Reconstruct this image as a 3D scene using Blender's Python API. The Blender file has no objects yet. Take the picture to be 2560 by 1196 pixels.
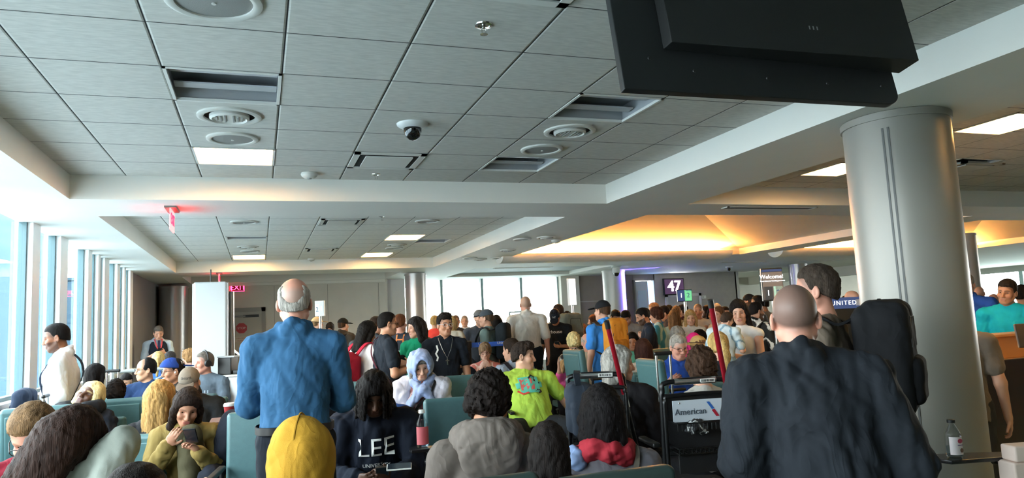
import bpy, math, random
import numpy as np
from mathutils import Vector, Matrix
from mathutils.bvhtree import BVHTree

# ------------------------------------------------------------------ camera, world, exposure
SC = bpy.context.scene
COL = SC.collection
FPX = 1805.85                      # focal length in pixels of the 2560 x 1196 frame
CF = Vector((0.331452, 0.936633, 0.113276)).normalized()
YAW, PITCH, ROLL = 0.340112, 0.113519, -0.0491081
cy, sy, cp, sp = math.cos(YAW), math.sin(YAW), math.cos(PITCH), math.sin(PITCH)
CF = Vector((sy*cp, cy*cp, sp)); R0 = Vector((cy, -sy, 0)); U0 = R0.cross(CF)
CR = math.cos(ROLL)*R0 + math.sin(ROLL)*U0
CU = -math.sin(ROLL)*R0 + math.cos(ROLL)*U0
CAMZ = 1.47
CAM = Vector((0, 0, CAMZ))
cam = bpy.data.cameras.new('camera')
cam.sensor_width = 36.0
cam.lens = FPX/2560*36.0
cam.clip_start = 0.05
cam.clip_end = 300
camo = bpy.data.objects.new('camera', cam)
COL.objects.link(camo)
M = Matrix.Identity(4)
for i in range(3):
    M[i][0] = CR[i]; M[i][1] = CU[i]; M[i][2] = -CF[i]; M[i][3] = CAM[i]
camo.matrix_world = M
SC.camera = camo

SC.view_settings.view_transform = 'Standard'
SC.view_settings.look = 'None'
SC.view_settings.gamma = 1.0
SC.view_settings.use_curve_mapping = False
SC.view_settings.exposure = 2.4
SC.cycles.use_denoising = True
SC.cycles.max_bounces = 7
SC.cycles.diffuse_bounces = 5
SC.cycles.glossy_bounces = 3
SC.cycles.transparent_max_bounces = 12
SC.cycles.caustics_reflective = False
SC.cycles.caustics_refractive = False
SC.cycles.sample_clamp_indirect = 6.0

def lin(c):
    c = c.lstrip('#')
    v = [int(c[i:i+2], 16)/255 for i in (0, 2, 4)]
    return tuple(x/12.92 if x <= .04045 else ((x+.055)/1.055)**2.4 for x in v)

world = bpy.data.worlds.new('daylight')
SC.world = world
world.use_nodes = True
wn = world.node_tree.nodes; wl = world.node_tree.links
wn.clear()
wo = wn.new('ShaderNodeOutputWorld'); bg = wn.new('ShaderNodeBackground')
tc = wn.new('ShaderNodeTexCoord'); sx = wn.new('ShaderNodeSeparateXYZ'); rp = wn.new('ShaderNodeValToRGB')
rp.color_ramp.elements[0].position = 0.0; rp.color_ramp.elements[0].color = (1, .965, .91, 1)
rp.color_ramp.elements[1].position = 0.6; rp.color_ramp.elements[1].color = (.93, .95, .97, 1)
wl.new(tc.outputs['Generated'], sx.inputs[0]); wl.new(sx.outputs['Z'], rp.inputs[0])
wl.new(rp.outputs[0], bg.inputs[0]); wl.new(bg.outputs[0], wo.inputs[0])
bg.inputs[1].default_value = 5.0

def portal(name, loc, rot, sx_, sy_):
    l = bpy.data.lights.new(name, 'AREA'); l.shape = 'RECTANGLE'; l.size = sx_; l.size_y = sy_
    l.cycles.is_portal = True
    o = bpy.data.objects.new(name, l); COL.objects.link(o); o.location = loc; o.rotation_euler = rot
    return o
PI = math.pi
portal('window_daylight', (-2.3, 6.5, 1.85), (0, -PI/2, 0), 1.9, 16.2)      # left glass wall, emits to +X
portal('window_daylight', (5.9, 19.5, 1.7), (-PI/2, 0, 0), 4.8, 2.1)
portal('window_daylight', (15.2, 19.5, 1.7), (0, PI/2, 0), 2.1, 4.0)
portal('window_daylight', (28.45, 15.5, 1.55), (0, PI/2, 0), 2.0, 15)

# ------------------------------------------------------------------ pixel helpers (give real points in the room)
def ray(x, y): return CF + CR*((x-1280)/FPX) - CU*((y-598)/FPX)
def at(x, y, D): return CAM + ray(x, y)*D
def atz(x, y, z): d = ray(x, y); return CAM + d*((z-CAMZ)/d.z)
def atY(x, y, Y): d = ray(x, y); return CAM + d*(Y/d.y)
def atX(x, y, X): d = ray(x, y); return CAM + d*(X/d.x)
SOF, CEI = 2.692, 2.905

# ------------------------------------------------------------------ materials
MATS = {}
def mat(name, col, rough=.6, metal=0., noise=0., nscale=8., bump=0., bscale=60., emit=0., ecol=None, spec=.5, stretch=(1, 1, 1), coat=0.):
    if name in MATS: return MATS[name]
    m = bpy.data.materials.new(name); m.use_nodes = True
    n = m.node_tree.nodes; l = m.node_tree.links
    b = n['Principled BSDF']
    c = lin(col) if isinstance(col, str) else col
    b.inputs['Base Color'].default_value = (*c, 1)
    b.inputs['Roughness'].default_value = rough
    b.inputs['Metallic'].default_value = metal
    b.inputs['Specular IOR Level'].default_value = spec
    if coat: b.inputs['Coat Weight'].default_value = coat
    if noise or bump:
        t = n.new('ShaderNodeTexCoord'); mp = n.new('ShaderNodeMapping')
        mp.inputs['Scale'].default_value = stretch
        l.new(t.outputs['Object'], mp.inputs[0])
    if noise:
        tx = n.new('ShaderNodeTexNoise'); tx.inputs['Scale'].default_value = nscale; tx.inputs['Detail'].default_value = 4
        rr = n.new('ShaderNodeValToRGB')
        rr.color_ramp.elements[0].position = .3; rr.color_ramp.elements[1].position = .7
        rr.color_ramp.elements[0].color = (*[x*(1-noise) for x in c], 1)
        rr.color_ramp.elements[1].color = (*[min(1, x*(1+noise)) for x in c], 1)
        l.new(mp.outputs[0], tx.inputs['Vector']); l.new(tx.outputs['Fac'], rr.inputs[0]); l.new(rr.outputs[0], b.inputs['Base Color'])
    if bump:
        tx = n.new('ShaderNodeTexNoise'); tx.inputs['Scale'].default_value = bscale; tx.inputs['Detail'].default_value = 3
        bp = n.new('ShaderNodeBump'); bp.inputs['Strength'].default_value = bump; bp.inputs['Distance'].default_value = .01
        l.new(mp.outputs[0], tx.inputs['Vector']); l.new(tx.outputs['Fac'], bp.inputs['Height']); l.new(bp.outputs[0], b.inputs['Normal'])
    if emit:
        b.inputs['Emission Color'].default_value = (*(lin(ecol) if ecol else c), 1)
        b.inputs['Emission Strength'].default_value = emit
    MATS[name] = m
    return m

def glass_mat(name, tint, gloss=.12, rough=.02):
    if name in MATS: return MATS[name]
    m = bpy.data.materials.new(name); m.use_nodes = True
    n = m.node_tree.nodes; l = m.node_tree.links; n.clear()
    o = n.new('ShaderNodeOutputMaterial'); mx = n.new('ShaderNodeMixShader'); tr = n.new('ShaderNodeBsdfTransparent'); gl = n.new('ShaderNodeBsdfGlossy')
    lw = n.new('ShaderNodeLayerWeight'); lw.inputs[0].default_value = gloss
    tr.inputs[0].default_value = (*tint, 1); gl.inputs['Roughness'].default_value = rough
    ml = n.new('ShaderNodeMath'); ml.operation = 'MULTIPLY'; ml.inputs[1].default_value = .3
    l.new(lw.outputs['Fresnel'], ml.inputs[0]); l.new(ml.outputs[0], mx.inputs[0]); l.new(tr.outputs[0], mx.inputs[1]); l.new(gl.outputs[0], mx.inputs[2]); l.new(mx.outputs[0], o.inputs[0])
    MATS[name] = m
    return m

def tile_mat(name, x0, y0, px, py, col, line):
    m = bpy.data.materials.new(name); m.use_nodes = True
    n = m.node_tree.nodes; l = m.node_tree.links; b = n['Principled BSDF']
    b.inputs['Roughness'].default_value = .85; b.inputs['Specular IOR Level'].default_value = .2
    g = n.new('ShaderNodeNewGeometry'); s = n.new('ShaderNodeSeparateXYZ'); l.new(g.outputs['Position'], s.inputs[0])
    ds = []
    for ax, o0, p in (('X', x0, px), ('Y', y0, py)):
        a = n.new('ShaderNodeMath'); a.operation = 'SUBTRACT'; a.inputs[1].default_value = o0; l.new(s.outputs[ax], a.inputs[0])
        d = n.new('ShaderNodeMath'); d.operation = 'DIVIDE'; d.inputs[1].default_value = p; l.new(a.outputs[0], d.inputs[0])
        f = n.new('ShaderNodeMath'); f.operation = 'PINGPONG'; f.inputs[1].default_value = .5; l.new(d.outputs[0], f.inputs[0])
        q = n.new('ShaderNodeMath'); q.operation = 'MULTIPLY'; q.inputs[1].default_value = p; l.new(f.outputs[0], q.inputs[0])
        ds.append(q)
    mn = n.new('ShaderNodeMath'); mn.operation = 'MINIMUM'; l.new(ds[0].outputs[0], mn.inputs[0]); l.new(ds[1].outputs[0], mn.inputs[1])
    rr = n.new('ShaderNodeMapRange'); rr.inputs['From Min'].default_value = .0025; rr.inputs['From Max'].default_value = .005
    l.new(mn.outputs[0], rr.inputs['Value'])
    tx = n.new('ShaderNodeTexNoise'); tx.inputs['Scale'].default_value = 40; tx.inputs['Detail'].default_value = 4
    mp = n.new('ShaderNodeMapping'); mp.inputs['Scale'].default_value = (.35, 1.6, 1); l.new(g.outputs['Position'], mp.inputs[0]); l.new(mp.outputs[0], tx.inputs['Vector'])
    cr = n.new('ShaderNodeValToRGB'); c = lin(col)
    cr.color_ramp.elements[0].position = .3; cr.color_ramp.elements[1].position = .7
    cr.color_ramp.elements[0].color = (*[v*.88 for v in c], 1); cr.color_ramp.elements[1].color = (*[v*1.08 for v in c], 1)
    l.new(tx.outputs['Fac'], cr.inputs[0])
    mx = n.new('ShaderNodeMix'); mx.data_type = 'RGBA'; mx.inputs['A'].default_value = (*lin(line), 1)
    l.new(rr.outputs[0], mx.inputs['Factor']); l.new(cr.outputs[0], mx.inputs['B']); l.new(mx.outputs['Result'], b.inputs['Base Color'])
    bp = n.new('ShaderNodeBump'); bp.inputs['Strength'].default_value = .5; bp.inputs['Distance'].default_value = .01
    rb = n.new('ShaderNodeMapRange'); rb.inputs['From Min'].default_value = .002; rb.inputs['From Max'].default_value = .012
    l.new(mn.outputs[0], rb.inputs['Value']); l.new(rb.outputs[0], bp.inputs['Height']); l.new(bp.outputs[0], b.inputs['Normal'])
    return m

# ------------------------------------------------------------------ mesh builder
class MB:
    def __init__(self): self.v = []; self.f = []
    def add(self, vs, fs):
        o = len(self.v); self.v += [tuple(v) for v in vs]; self.f += [tuple(i+o for i in f) for f in fs]; return self
    def quad(self, a, b, c, d): return self.add([a, b, c, d], [(0, 1, 2, 3)])
    def box(self, c, s, rz=0., rx=0., mtx=None):
        c = Vector(c); h = Vector(s)/2
        R = mtx if mtx is not None else (Matrix.Rotation(rz, 3, 'Z') @ Matrix.Rotation(rx, 3, 'X'))
        vs = [c + R @ Vector((x*h.x, y*h.y, z*h.z)) for x in (-1, 1) for y in (-1, 1) for z in (-1, 1)]
        return self.add(vs, [(0, 1, 3, 2), (4, 6, 7, 5), (0, 4, 5, 1), (2, 3, 7, 6), (0, 2, 6, 4), (1, 5, 7, 3)])
    def bx(self, x0, x1, y0, y1, z0, z1): return self.box(((x0+x1)/2, (y0+y1)/2, (z0+z1)/2), (x1-x0, y1-y0, z1-z0))
    def tube(self, pts, r, n=8, closed=False, cap=True):
        P = [Vector(p) for p in pts]; N = len(P)
        rs = r if isinstance(r, (list, tuple)) else [r]*N
        t0 = (P[1]-P[0]).normalized(); ref = Vector((0, 0, 1)) if abs(t0.z) < .9 else Vector((1, 0, 0))
        u = t0.cross(ref).normalized(); o = len(self.v)
        for i in range(N):
            if closed: t = (P[(i+1) % N]-P[i-1])
            else: t = P[min(i+1, N-1)]-P[max(i-1, 0)]
            t.normalize(); u = (u - t*u.dot(t)).normalized(); w = t.cross(u)
            for k in range(n):
                a = 2*PI*k/n; self.v.append(tuple(P[i]+(u*math.cos(a)+w*math.sin(a))*rs[i]))
        for i in range(N if closed else N-1):
            j = (i+1) % N
            for k in range(n):
                self.f.append((o+i*n+k, o+i*n+(k+1) % n, o+j*n+(k+1) % n, o+j*n+k))
        if cap and not closed:
            self.f.append(tuple(o+k for k in reversed(range(n)))); self.f.append(tuple(o+(N-1)*n+k for k in range(n)))
        return self
    def lathe(self, c, prof, n=24, mtx=None, sx=1, sy=1):
        c = Vector(c); o = len(self.v); R = mtx or Matrix.Identity(3)
        for r, z in prof:
            for k in range(n):
                a = 2*PI*k/n; self.v.append(tuple(c + R @ Vector((r*math.cos(a)*sx, r*math.sin(a)*sy, z))))
        for i in range(len(prof)-1):
            for k in range(n):
                self.f.append((o+i*n+k, o+i*n+(k+1) % n, o+(i+1)*n+(k+1) % n, o+(i+1)*n+k))
        if prof[0][0] > 1e-5: self.f.append(tuple(o+k for k in reversed(range(n))))
        if prof[-1][0] > 1e-5: self.f.append(tuple(o+(len(prof)-1)*n+k for k in range(n)))
        return self
    def prism(self, poly, ax, a0, a1):
        n = len(poly); o = len(self.v)
        for a in (a0, a1):
            for p in poly:
                self.v.append((a, p[0], p[1]) if ax == 'x' else (p[0], a, p[1]) if ax == 'y' else (p[0], p[1], a))
        self.f.append(tuple(o+i for i in reversed(range(n)))); self.f.append(tuple(o+n+i for i in range(n)))
        for i in range(n): self.f.append((o+i, o+(i+1) % n, o+n+(i+1) % n, o+n+i))
        return self
    def build(self, name, m, parent=None, smooth=False, bevel=0., seg=2, mtx=None):
        me = bpy.data.meshes.new(name); me.from_pydata(self.v, [], self.f); me.update()
        me.materials.append(m)
        if smooth:
            for p in me.polygons: p.use_smooth = True
        o = bpy.data.objects.new(name, me); COL.objects.link(o)
        if parent is not None: o.parent = parent
        if mtx is not None: o.matrix_world = mtx
        if bevel:
            b = o.modifiers.new('bevel', 'BEVEL'); b.width = bevel; b.segments = seg; b.limit_method = 'ANGLE'; b.angle_limit = .7
            for p in me.polygons: p.use_smooth = True
            try:
                e = o.modifiers.new('normals', 'WEIGHTED_NORMAL'); e.keep_sharp = True
            except Exception: pass
        elif smooth:
            try: me.set_sharp_from_angle(angle=.8)
            except Exception: pass
        return o

def tag(o, label=None, cat=None, group=None, kind=None):
    if label: o['label'] = label
    if cat: o['category'] = cat
    if group: o['group'] = group
    if kind: o['kind'] = kind
    return o
def thing(name, label, cat, loc=(0, 0, 0), rz=0., group=None):
    o = bpy.data.objects.new(name, None); COL.objects.link(o); o.empty_display_size = .1
    o.location = loc; o.rotation_euler = (0, 0, rz)
    return tag(o, label, cat, group)
def struct(name, mb, m, parent=None, **k):
    o = mb.build(name, m, parent, **k)
    if parent is None: o['kind'] = 'structure'
    return o

# scratch scene: text outlines become meshes there
TMP = bpy.data.scenes.new('scratch')
def text_mesh(body, size, depth=0., spacing=1.):
    cu = bpy.data.curves.new('t', 'FONT'); cu.body = body; cu.size = size; cu.align_x = 'CENTER'; cu.align_y = 'CENTER'
    cu.extrude = depth; cu.space_character = spacing; cu.resolution_u = 3
    o = bpy.data.objects.new('t', cu); TMP.collection.objects.link(o)
    me = o.to_mesh()
    vs = [tuple(v.co) for v in me.vertices]; fs = [tuple(p.vertices) for p in me.polygons]
    o.to_mesh_clear(); bpy.data.objects.remove(o); bpy.data.curves.remove(cu)
    return vs, fs
def text_on(body, size, origin, xdir, updir, m, name='lettering', parent=None, depth=.002, bold=1.0, spacing=1.):
    """flat lettering at origin, reading along xdir"""
    vs, fs = text_mesh(body, size, depth, spacing)
    X = Vector(xdir).normalized(); U = Vector(updir).normalized(); N = X.cross(U); O = Vector(origin)
    mb = MB(); mb.add([O + X*v[0]*bold + U*v[1] + N*v[2] for v in vs], fs)
    return mb.build(name, m, parent)
# ------------------------------------------------------------------ the room
m_wall = mat('painted wall grey', '#cfc9bf', .7, noise=.03, nscale=3)
m_wallbrown = mat('taupe wall covering', '#8d8078', .7, noise=.05, nscale=5)
m_white = mat('white painted soffit', '#e3e1da', .7, noise=.02, nscale=2)
m_frame = mat('white window metal', '#e6eaea', .35, noise=.02)
m_steel = mat('brushed steel', '#b9bab8', .28, .9, noise=.06, nscale=20, stretch=(1, 1, .05))
m_glass = glass_mat('window glass', (.8, .87, .9))
m_black = mat('black plastic', '#141516', .45, noise=.1)
m_dark = mat('dark shadow gap', '#0c0c0d', .9)

# carpet: green with cream flecks
m_carpet = bpy.data.materials.new('green fleck carpet'); m_carpet.use_nodes = True
n = m_carpet.node_tree.nodes; l = m_carpet.node_tree.links; b = n['Principled BSDF']; b.inputs['Roughness'].default_value = .95
g = n.new('ShaderNodeNewGeometry'); vt = n.new('ShaderNodeTexVoronoi'); vt.inputs['Scale'].default_value = 9
mp = n.new('ShaderNodeMapping'); mp.inputs['Scale'].default_value = (.7, 1.6, 1); l.new(g.outputs['Position'], mp.inputs[0]); l.new(mp.outputs[0], vt.inputs['Vector'])
cr = n.new('ShaderNodeValToRGB'); cr.color_ramp.elements[0].position = .2; cr.color_ramp.elements[0].color = (*lin('#b9b9a4'), 1)
cr.color_ramp.elements[1].position = .42; cr.color_ramp.elements[1].color = (*lin('#627a6e'), 1)
e = cr.color_ramp.elements.new(.75); e.color = (*lin('#53695f'), 1)
l.new(vt.outputs['Distance'], cr.inputs[0]); l.new(cr.outputs[0], b.inputs['Base Color'])

struct('floor', MB().quad((-2.6, -6, 0), (30, -6, 0), (30, 23, 0), (-2.6, 23, 0)), m_carpet)

def plane_with_holes(z, x0, x1, y0, y1, holes, down=True):
    xs = sorted({x0, x1, *[h[0] for h in holes], *[h[1] for h in holes]}); ys = sorted({y0, y1, *[h[2] for h in holes], *[h[3] for h in holes]})
    xs = [x for x in xs if x0 <= x <= x1]; ys = [y for y in ys if y0 <= y <= y1]
    mb = MB()
    for i in range(len(xs)-1):
        for j in range(len(ys)-1):
            cx, cy_ = (xs[i]+xs[i+1])/2, (ys[j]+ys[j+1])/2
            if any(h[0] < cx < h[1] and h[2] < cy_ < h[3] for h in holes): continue
            mb.quad((xs[i], ys[j], z), (xs[i], ys[j+1], z), (xs[i+1], ys[j+1], z), (xs[i+1], ys[j], z))
    return mb
def sides(mb, x0, x1, y0, y1, z0, z1):
    mb.quad((x0, y0, z0), (x0, y0, z1), (x0, y1, z1), (x0, y1, z0)); mb.quad((x1, y0, z0), (x1, y1, z0), (x1, y1, z1), (x1, y0, z1))
    mb.quad((x0, y0, z0), (x1, y0, z0), (x1, y0, z1), (x0, y0, z1)); mb.quad((x0, y1, z0), (x0, y1, z1), (x1, y1, z1), (x1, y1, z0))
    return mb
H1 = (-1.52, 3.58, -4, 6.976); H2 = (-1.48, 3.5, 7.93, 15.0); H3 = (-1.47, 3.0, 16.05, 18.2)
H4 = (4.59, 11.0, -4, 6.95); H5 = (4.52, 10.0, 7.75, 13.3); H6 = (4.6, 8.1, 15.6, 18.3); H7 = (10.7, 16.5, 8.2, 13.1)
sof = plane_with_holes(SOF, -2.25, 29, -6, 23, [H1, H2, H3, H4, H5, H6, H7])
struct('ceiling', sof, m_white)
drops = MB()
for h in (H1, H2, H3, H4): sides(drops, *h, SOF, CEI+.003)
sides(drops, *H6, SOF, SOF+.09)
struct('ceiling_drop', drops, m_white)
CELLX, CELLY = -1.0865, 3.4987
m_tile = tile_mat('ceiling tile', CELLX, CELLY, .61, .5846, '#cac6bf', '#1d1d1e')
def cell(i, j): return (CELLX+.61*i, CELLX+.61*(i+1), CELLY+.5846*j, CELLY+.5846*(j+1))
cells1 = {'off': [cell(1, 1), cell(5, 1), cell(5, 4), cell(1, -2), cell(5, -2)], 'lit': [cell(1, 4)]}
struct('ceiling', plane_with_holes(CEI, *H1, cells1['off']+cells1['lit']), m_tile)
cells2 = {'off': [(-.45, .13, 11.25, 11.6), (2.52, 3.1, 11.76, 12.3)], 'lit': [(-.46, .13, 13.92, 14.68), (1.94, 2.52, 11.16, 11.84), (1.92, 2.48, 13.85, 14.62)]}
m_tile_lit = tile_mat('ceiling tile', CELLX, 9.49, .61, .57, '#e2dfd9', '#3a3a3a')  # paler copy of the tile, bounced floor light put into its colour
struct('ceiling', plane_with_holes(CEI, *H2, cells2['off']+cells2['lit']), m_tile_lit)
struct('ceiling', plane_with_holes(CEI, *H3, []), m_tile_lit)
cells4 = {'off': [(6.8, 7.4, 5.3, 5.85)], 'lit': [(5.63, 6.2, 3.88, 4.47), (5.57, 6.1, 5.66, 6.28), (5.63, 6.2, 1.6, 2.2)]}
struct('ceiling', plane_with_holes(CEI, *H4, cells4['off']+cells4['lit']), m_tile_lit)
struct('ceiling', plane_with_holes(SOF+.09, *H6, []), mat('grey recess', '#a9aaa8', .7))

# hipped light cove right of the long beam
SL = .14
def cove(h, name, zr):
    x0, x1, y0, y1 = h; k = 3.0; mb = MB(); z1 = SOF+zr
    a, b_, c, d = (x0, y0), (x1, y0), (x1, y1), (x0, y1)
    ins = [(x0+.3, y0+.3), (x1-k, y0+.3), (x1-k, y1-k), (x0+.3, y1-k)]
    P0 = [(*p, SOF) for p in (a, b_, c, d)]; P = [(*p, SOF+.13) for p in (a, b_, c, d)]; Q = [(*p, z1) for p in ins]
    for i in range(4): mb.quad(P[i], Q[i], Q[(i+1) % 4], P[(i+1) % 4]); mb.quad(P0[i], P[i], P[(i+1) % 4], P0[(i+1) % 4])
    mb.quad(*Q)
    return struct(name, mb, m_white)
cove(H5, 'ceiling_cove', .5)
cove(H7, 'ceiling_cove', .5)
# trough along the far edge of each cove with a warm strip lamp lying in it
for x0, x1, y in ((4.35, 9.45, 13.05), (10.6, 16.3, 12.85)):
    mb = MB()
    pts = [(y-.26*math.cos(PI*i/14), SOF+.05-.17*math.sin(PI*i/14)) for i in range(15)]
    pts += [(y-.24*math.cos(PI*i/14), SOF+.05-.15*math.sin(PI*i/14)) for i in reversed(range(15))]
    mb.prism(pts, 'x', x0, x1)
    for xe in (x0, x1): mb.prism(pts[:15], 'x', xe-.01, xe+.01)
    struct('trim_1' if x0 < 5 else 'trim_2', mb, m_white, smooth=True)
    lm = thing('cove_lamp', 'warm strip lamp hidden in the trough of the ' + ('near' if x0 < 5 else 'farther') + ' ceiling cove', 'lamp', (x0, y, SOF+.06))
    MB().bx(.25, x1-x0-.2, -.05, .08, -.06, -.03).build('strip', mat('warm strip lamp', '#ffb45a', .5, emit=75., ecol='#ffb05c'), lm)

# ---- left glass wall
XW = -2.15
edges = [(-6, -5.86)]
mull = [(8.36, 8.62), (9.44, 9.78), (10.86, 11.1), (11.5, 11.66), (11.95, 12.3), (12.95, 13.2), (13.6, 13.75), (14.2, 14.5)]
mull = [(-1.6, -1.4), (.5, .7), (2.6, 2.8), (4.4, 4.6), (6.2, 6.4)] + mull
struct('wall_left', MB().bx(XW-.25, XW, -6, -1.58, .9, SOF), m_wall)  # unseen stretch made solid to cut light from behind the camera
sill = struct('wall_left', MB().bx(XW-.25, XW, -6, 14.6, 0, .93), m_frame)
struct('trim_3', MB().bx(XW-.2, XW+.07, -6, 14.55, .93, .975), m_frame, bevel=.006)
for k, (a, b_) in enumerate(mull):
    w = 'window_%d' % (k+1)
    o = struct(w, MB().bx(XW-.14, XW+.02, a, b_, .97, SOF+.1), m_frame)
    if k < len(mull)-1:
        c = mull[k+1][0]
        MB().bx(XW-.075, XW-.06, b_, c, .97, SOF+.1).build('pane', m_glass, o)
        fr = MB(); fr.bx(XW-.1, XW-.03, b_, b_+.035, .97, SOF+.1); fr.bx(XW-.1, XW-.03, c-.035, c, .97, SOF+.1); fr.bx(XW-.1, XW-.03, b_, c, .97, 1.01)
        fr.build('pane_frame', mat('dark teal gasket', '#3c5a60', .4), o)
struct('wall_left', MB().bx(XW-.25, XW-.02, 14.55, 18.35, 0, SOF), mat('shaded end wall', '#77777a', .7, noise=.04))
struct('wall_back', MB().bx(XW-.25, 3.08, 18.35, 18.5, 0, SOF), m_wall)
struct('trim_4', MB().bx(-1.9, 3.02, 18.3, 18.36, SOF-.07, SOF), m_white)
for x in (.35, 1.6, 2.85): struct('trim_5', MB().bx(x, x+.008, 18.345, 18.352, 0, 2.6), mat('panel joint', '#8b8780', .7))
struct('wall_rear', MB().bx(-2.4, 30, -6.2, -6, 0, SOF), m_wall)
# far glass wall
struct('wall_far', MB().bx(3.0, 3.55, 18.5, 19.4, 0, SOF), m_wall)
struct('wall_far', MB().bx(3.5, 8.2, 19.35, 19.5, 0, .35), m_frame)
m_mull2 = mat('grey green mullion', '#8fa3a6', .4)
for k, x in enumerate((3.52, 4.68, 5.84, 7.0, 8.14)):
    o = struct('window_%d' % (20+k), MB().bx(x, x+.07, 19.3, 19.42, .35, SOF), m_mull2)
    if x < 8:
        MB().bx(x+.07, x+1.16, 19.37, 19.385, .35, SOF).build('pane', glass_mat('clear glass', (.95, .98, .98)), o)
struct('wall_far', MB().bx(8.18, 8.75, 19.1, 19.4, 0, SOF), m_wall)
struct('wall_far', MB().bx(8.75, 10.62, 19.3, 19.45, 0, SOF), m_wallbrown)
struct('trim_6', MB().bx(8.75, 10.4, 19.29, 19.3, 1.93, 1.95), mat('panel joint light', '#b5aca4', .6))
struct('wall_far', MB().bx(11.32, 14.3, 19.3, 19.45, 0, SOF), mat('warm grey wall covering', '#a39b92', .7, noise=.04))
struct('wall_far', MB().bx(10.6, 11.35, 19.3, 19.45, 2.5, SOF), m_wallbrown)
# right wall with its window, then farther windows
struct('wall_right', MB().bx(15.0, 15.15, 21.1, 23, 0, SOF), m_wall)
struct('wall_far', MB().bx(14.28, 15.1, 21.1, 21.25, 0, SOF), m_wall)
struct('wall_right', MB().bx(14.25, 14.4, 19.3, 21.2, 0, SOF), m_wall)
struct('wall_right', MB().bx(15.0, 15.15, 17.3, 21.1, 0, .5), m_wall)
struct('wall_right', MB().bx(15.0, 15.15, 16.6, 17.4, 0, SOF), m_wall)
for k, y in enumerate((17.4, 19.0, 20.95)):
    o = struct('window_%d' % (30+k), MB().bx(15.02, 15.12, y, y+.09, .5, SOF), m_mull2)
    if y < 20: MB().bx(15.06, 15.08, y+.09, (19.0, 20.95)[k], .5, SOF).build('pane', MATS['clear glass'], o)
struct('wall_right', MB().bx(28.2, 28.4, -6, 23, 0, .6), m_wall)
struct('wall_right', MB().bx(28.2, 28.4, -6, 8.2, .6, 2.45), m_wall)  # unseen stretch closed off to limit the daylight coming in
struct('wall_right', MB().bx(28.2, 28.4, -6, 23, 2.45, SOF), mat('grey header', '#8b8c8a', .7))
for k in range(7, 15):
    y = -5.9+k*2.0
    o = struct('window_%d' % (40+k), MB().bx(28.22, 28.36, y, y+.16, .6, 2.45), m_mull2)
    MB().bx(28.28, 28.3, y+.16, y+2.0, .6, 2.45).build('pane', MATS['clear glass'], o)
struct('wall_far', MB().bx(15.1, 28.4, 22.9, 23, 0, SOF), m_wall)
struct('trim_7', MB().bx(17.5, 17.9, 16.5, 22.9, 2.4, SOF), m_white)

# ---- columns
def column(name, x, y, r, z1, m, seam=None):
    prof = [(r, 0), (r, z1)]
    o = struct(name, MB().lathe((x, y, 0), prof, 64), m, smooth=True)
    struct('trim_8', MB().lathe((x, y, z1-.05), [(r+.012, 0), (r+.012, .045), (r, .05)], 64), m, smooth=True)
    if seam is not None:
        mb = MB()
        for s in (-.05, .05):
            mb.box((x+(r+.001)*math.sin(seam+s), y-(r+.001)*math.cos(seam+s), z1/2-.05), (.012, .006, z1-.12), rz=seam+s)
        mb.build('seam', mat('column seam', '#5b5c5c', .5), o)
    return o
m_column = mat('satin metallic column paint', '#918e88', .38, .1, noise=.015, nscale=3)
column('pillar', 4.055, 3.62, .325, SOF, m_column, seam=-1.02)
m_col2 = mat('steel column cladding', '#b3b1b0', .3, .55, noise=.03, stretch=(1, 1, .1))
pc = at(1041, 760, 16.6); column('pillar', pc.x, pc.y, .245, SOF-.02, m_col2)
pc = at(433, 800, 16.4); column('pillar', pc.x, pc.y, .305, SOF-.06, m_col2)
pc = at(1538, 760, 19.2); column('pillar', pc.x, pc.y, .3, SOF, mat('pale painted column', '#bdbbb8', .35, .05)); CBX, CBY = pc.x, pc.y
pc = at(2000, 730, 20.5); column('pillar', pc.x, pc.y, .26, SOF, m_col2)
pc = at(2424, 720, 13.5); column('pillar', pc.x, pc.y, .2, SOF, m_col2)

# ---- ceiling fittings
def troffer(h, z, lit, label):
    x0, x1, y0, y1 = h; cx, cy_ = (x0+x1)/2, (y0+y1)/2; w, d = (x1-x0)/2, (y1-y0)/2
    t = thing('recessed_light', label, 'ceiling light', (cx, cy_, z), 0, 'recessed ceiling lights')
    hs = mat('troffer housing lit', '#ffe2ab', .5, emit=1.3, ecol='#ffc873') if lit else mat('troffer housing grey', '#a9a9ab', .45)
    mb = MB(); sides(mb, -w, w, -d, d, 0, .12); mb.quad((-w, -d, .12), (-w, d, .12), (w, d, .12), (w, -d, .12)); mb.build('housing', hs, t)
    fr = MB()
    for a, b_, c, e_ in ((-w, w, -d, -d+.018), (-w, w, d-.018, d), (-w, -w+.018, -d, d), (w-.018, w, -d, d)): fr.bx(a, b_, c, e_, -.006, .012)
    fr.build('frame', mat('white light trim', '#dcdad4', .5), t)
    mb = MB()
    for s in (-1, 1):
        pr = [(s*d*.93, .11), (s*d*.78, .06), (s*d*.55, .04), (s*d*.32, .045), (s*d*.3, .052), (s*d*.55, .05), (s*d*.75, .07), (s*d*.9, .118)]
        mb.prism(pr if s > 0 else pr[::-1], 'x', -w+.02, w-.02)
    mb.build('reflector', mat('lit reflector', '#ffe9bd', .5, emit=3.2, ecol='#ffd58a') if lit else mat('grey reflector', '#b9b9bb', .4), t)
    if lit:
        MB().bx(-w+.03, w-.03, -d*.3, d*.3, .058, .075).build('lamp', mat('warm lamp', '#fff0cf', .5, emit=11., ecol='#ffdd9a'), t)
    return t
troffer(cell(1, 1), CEI, 0, 'unlit recessed ceiling light nearest the window side, two tiles in front of the lit one')
troffer(cell(5, 1), CEI, 0, 'unlit recessed ceiling light beside the black hanging screen')
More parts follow.
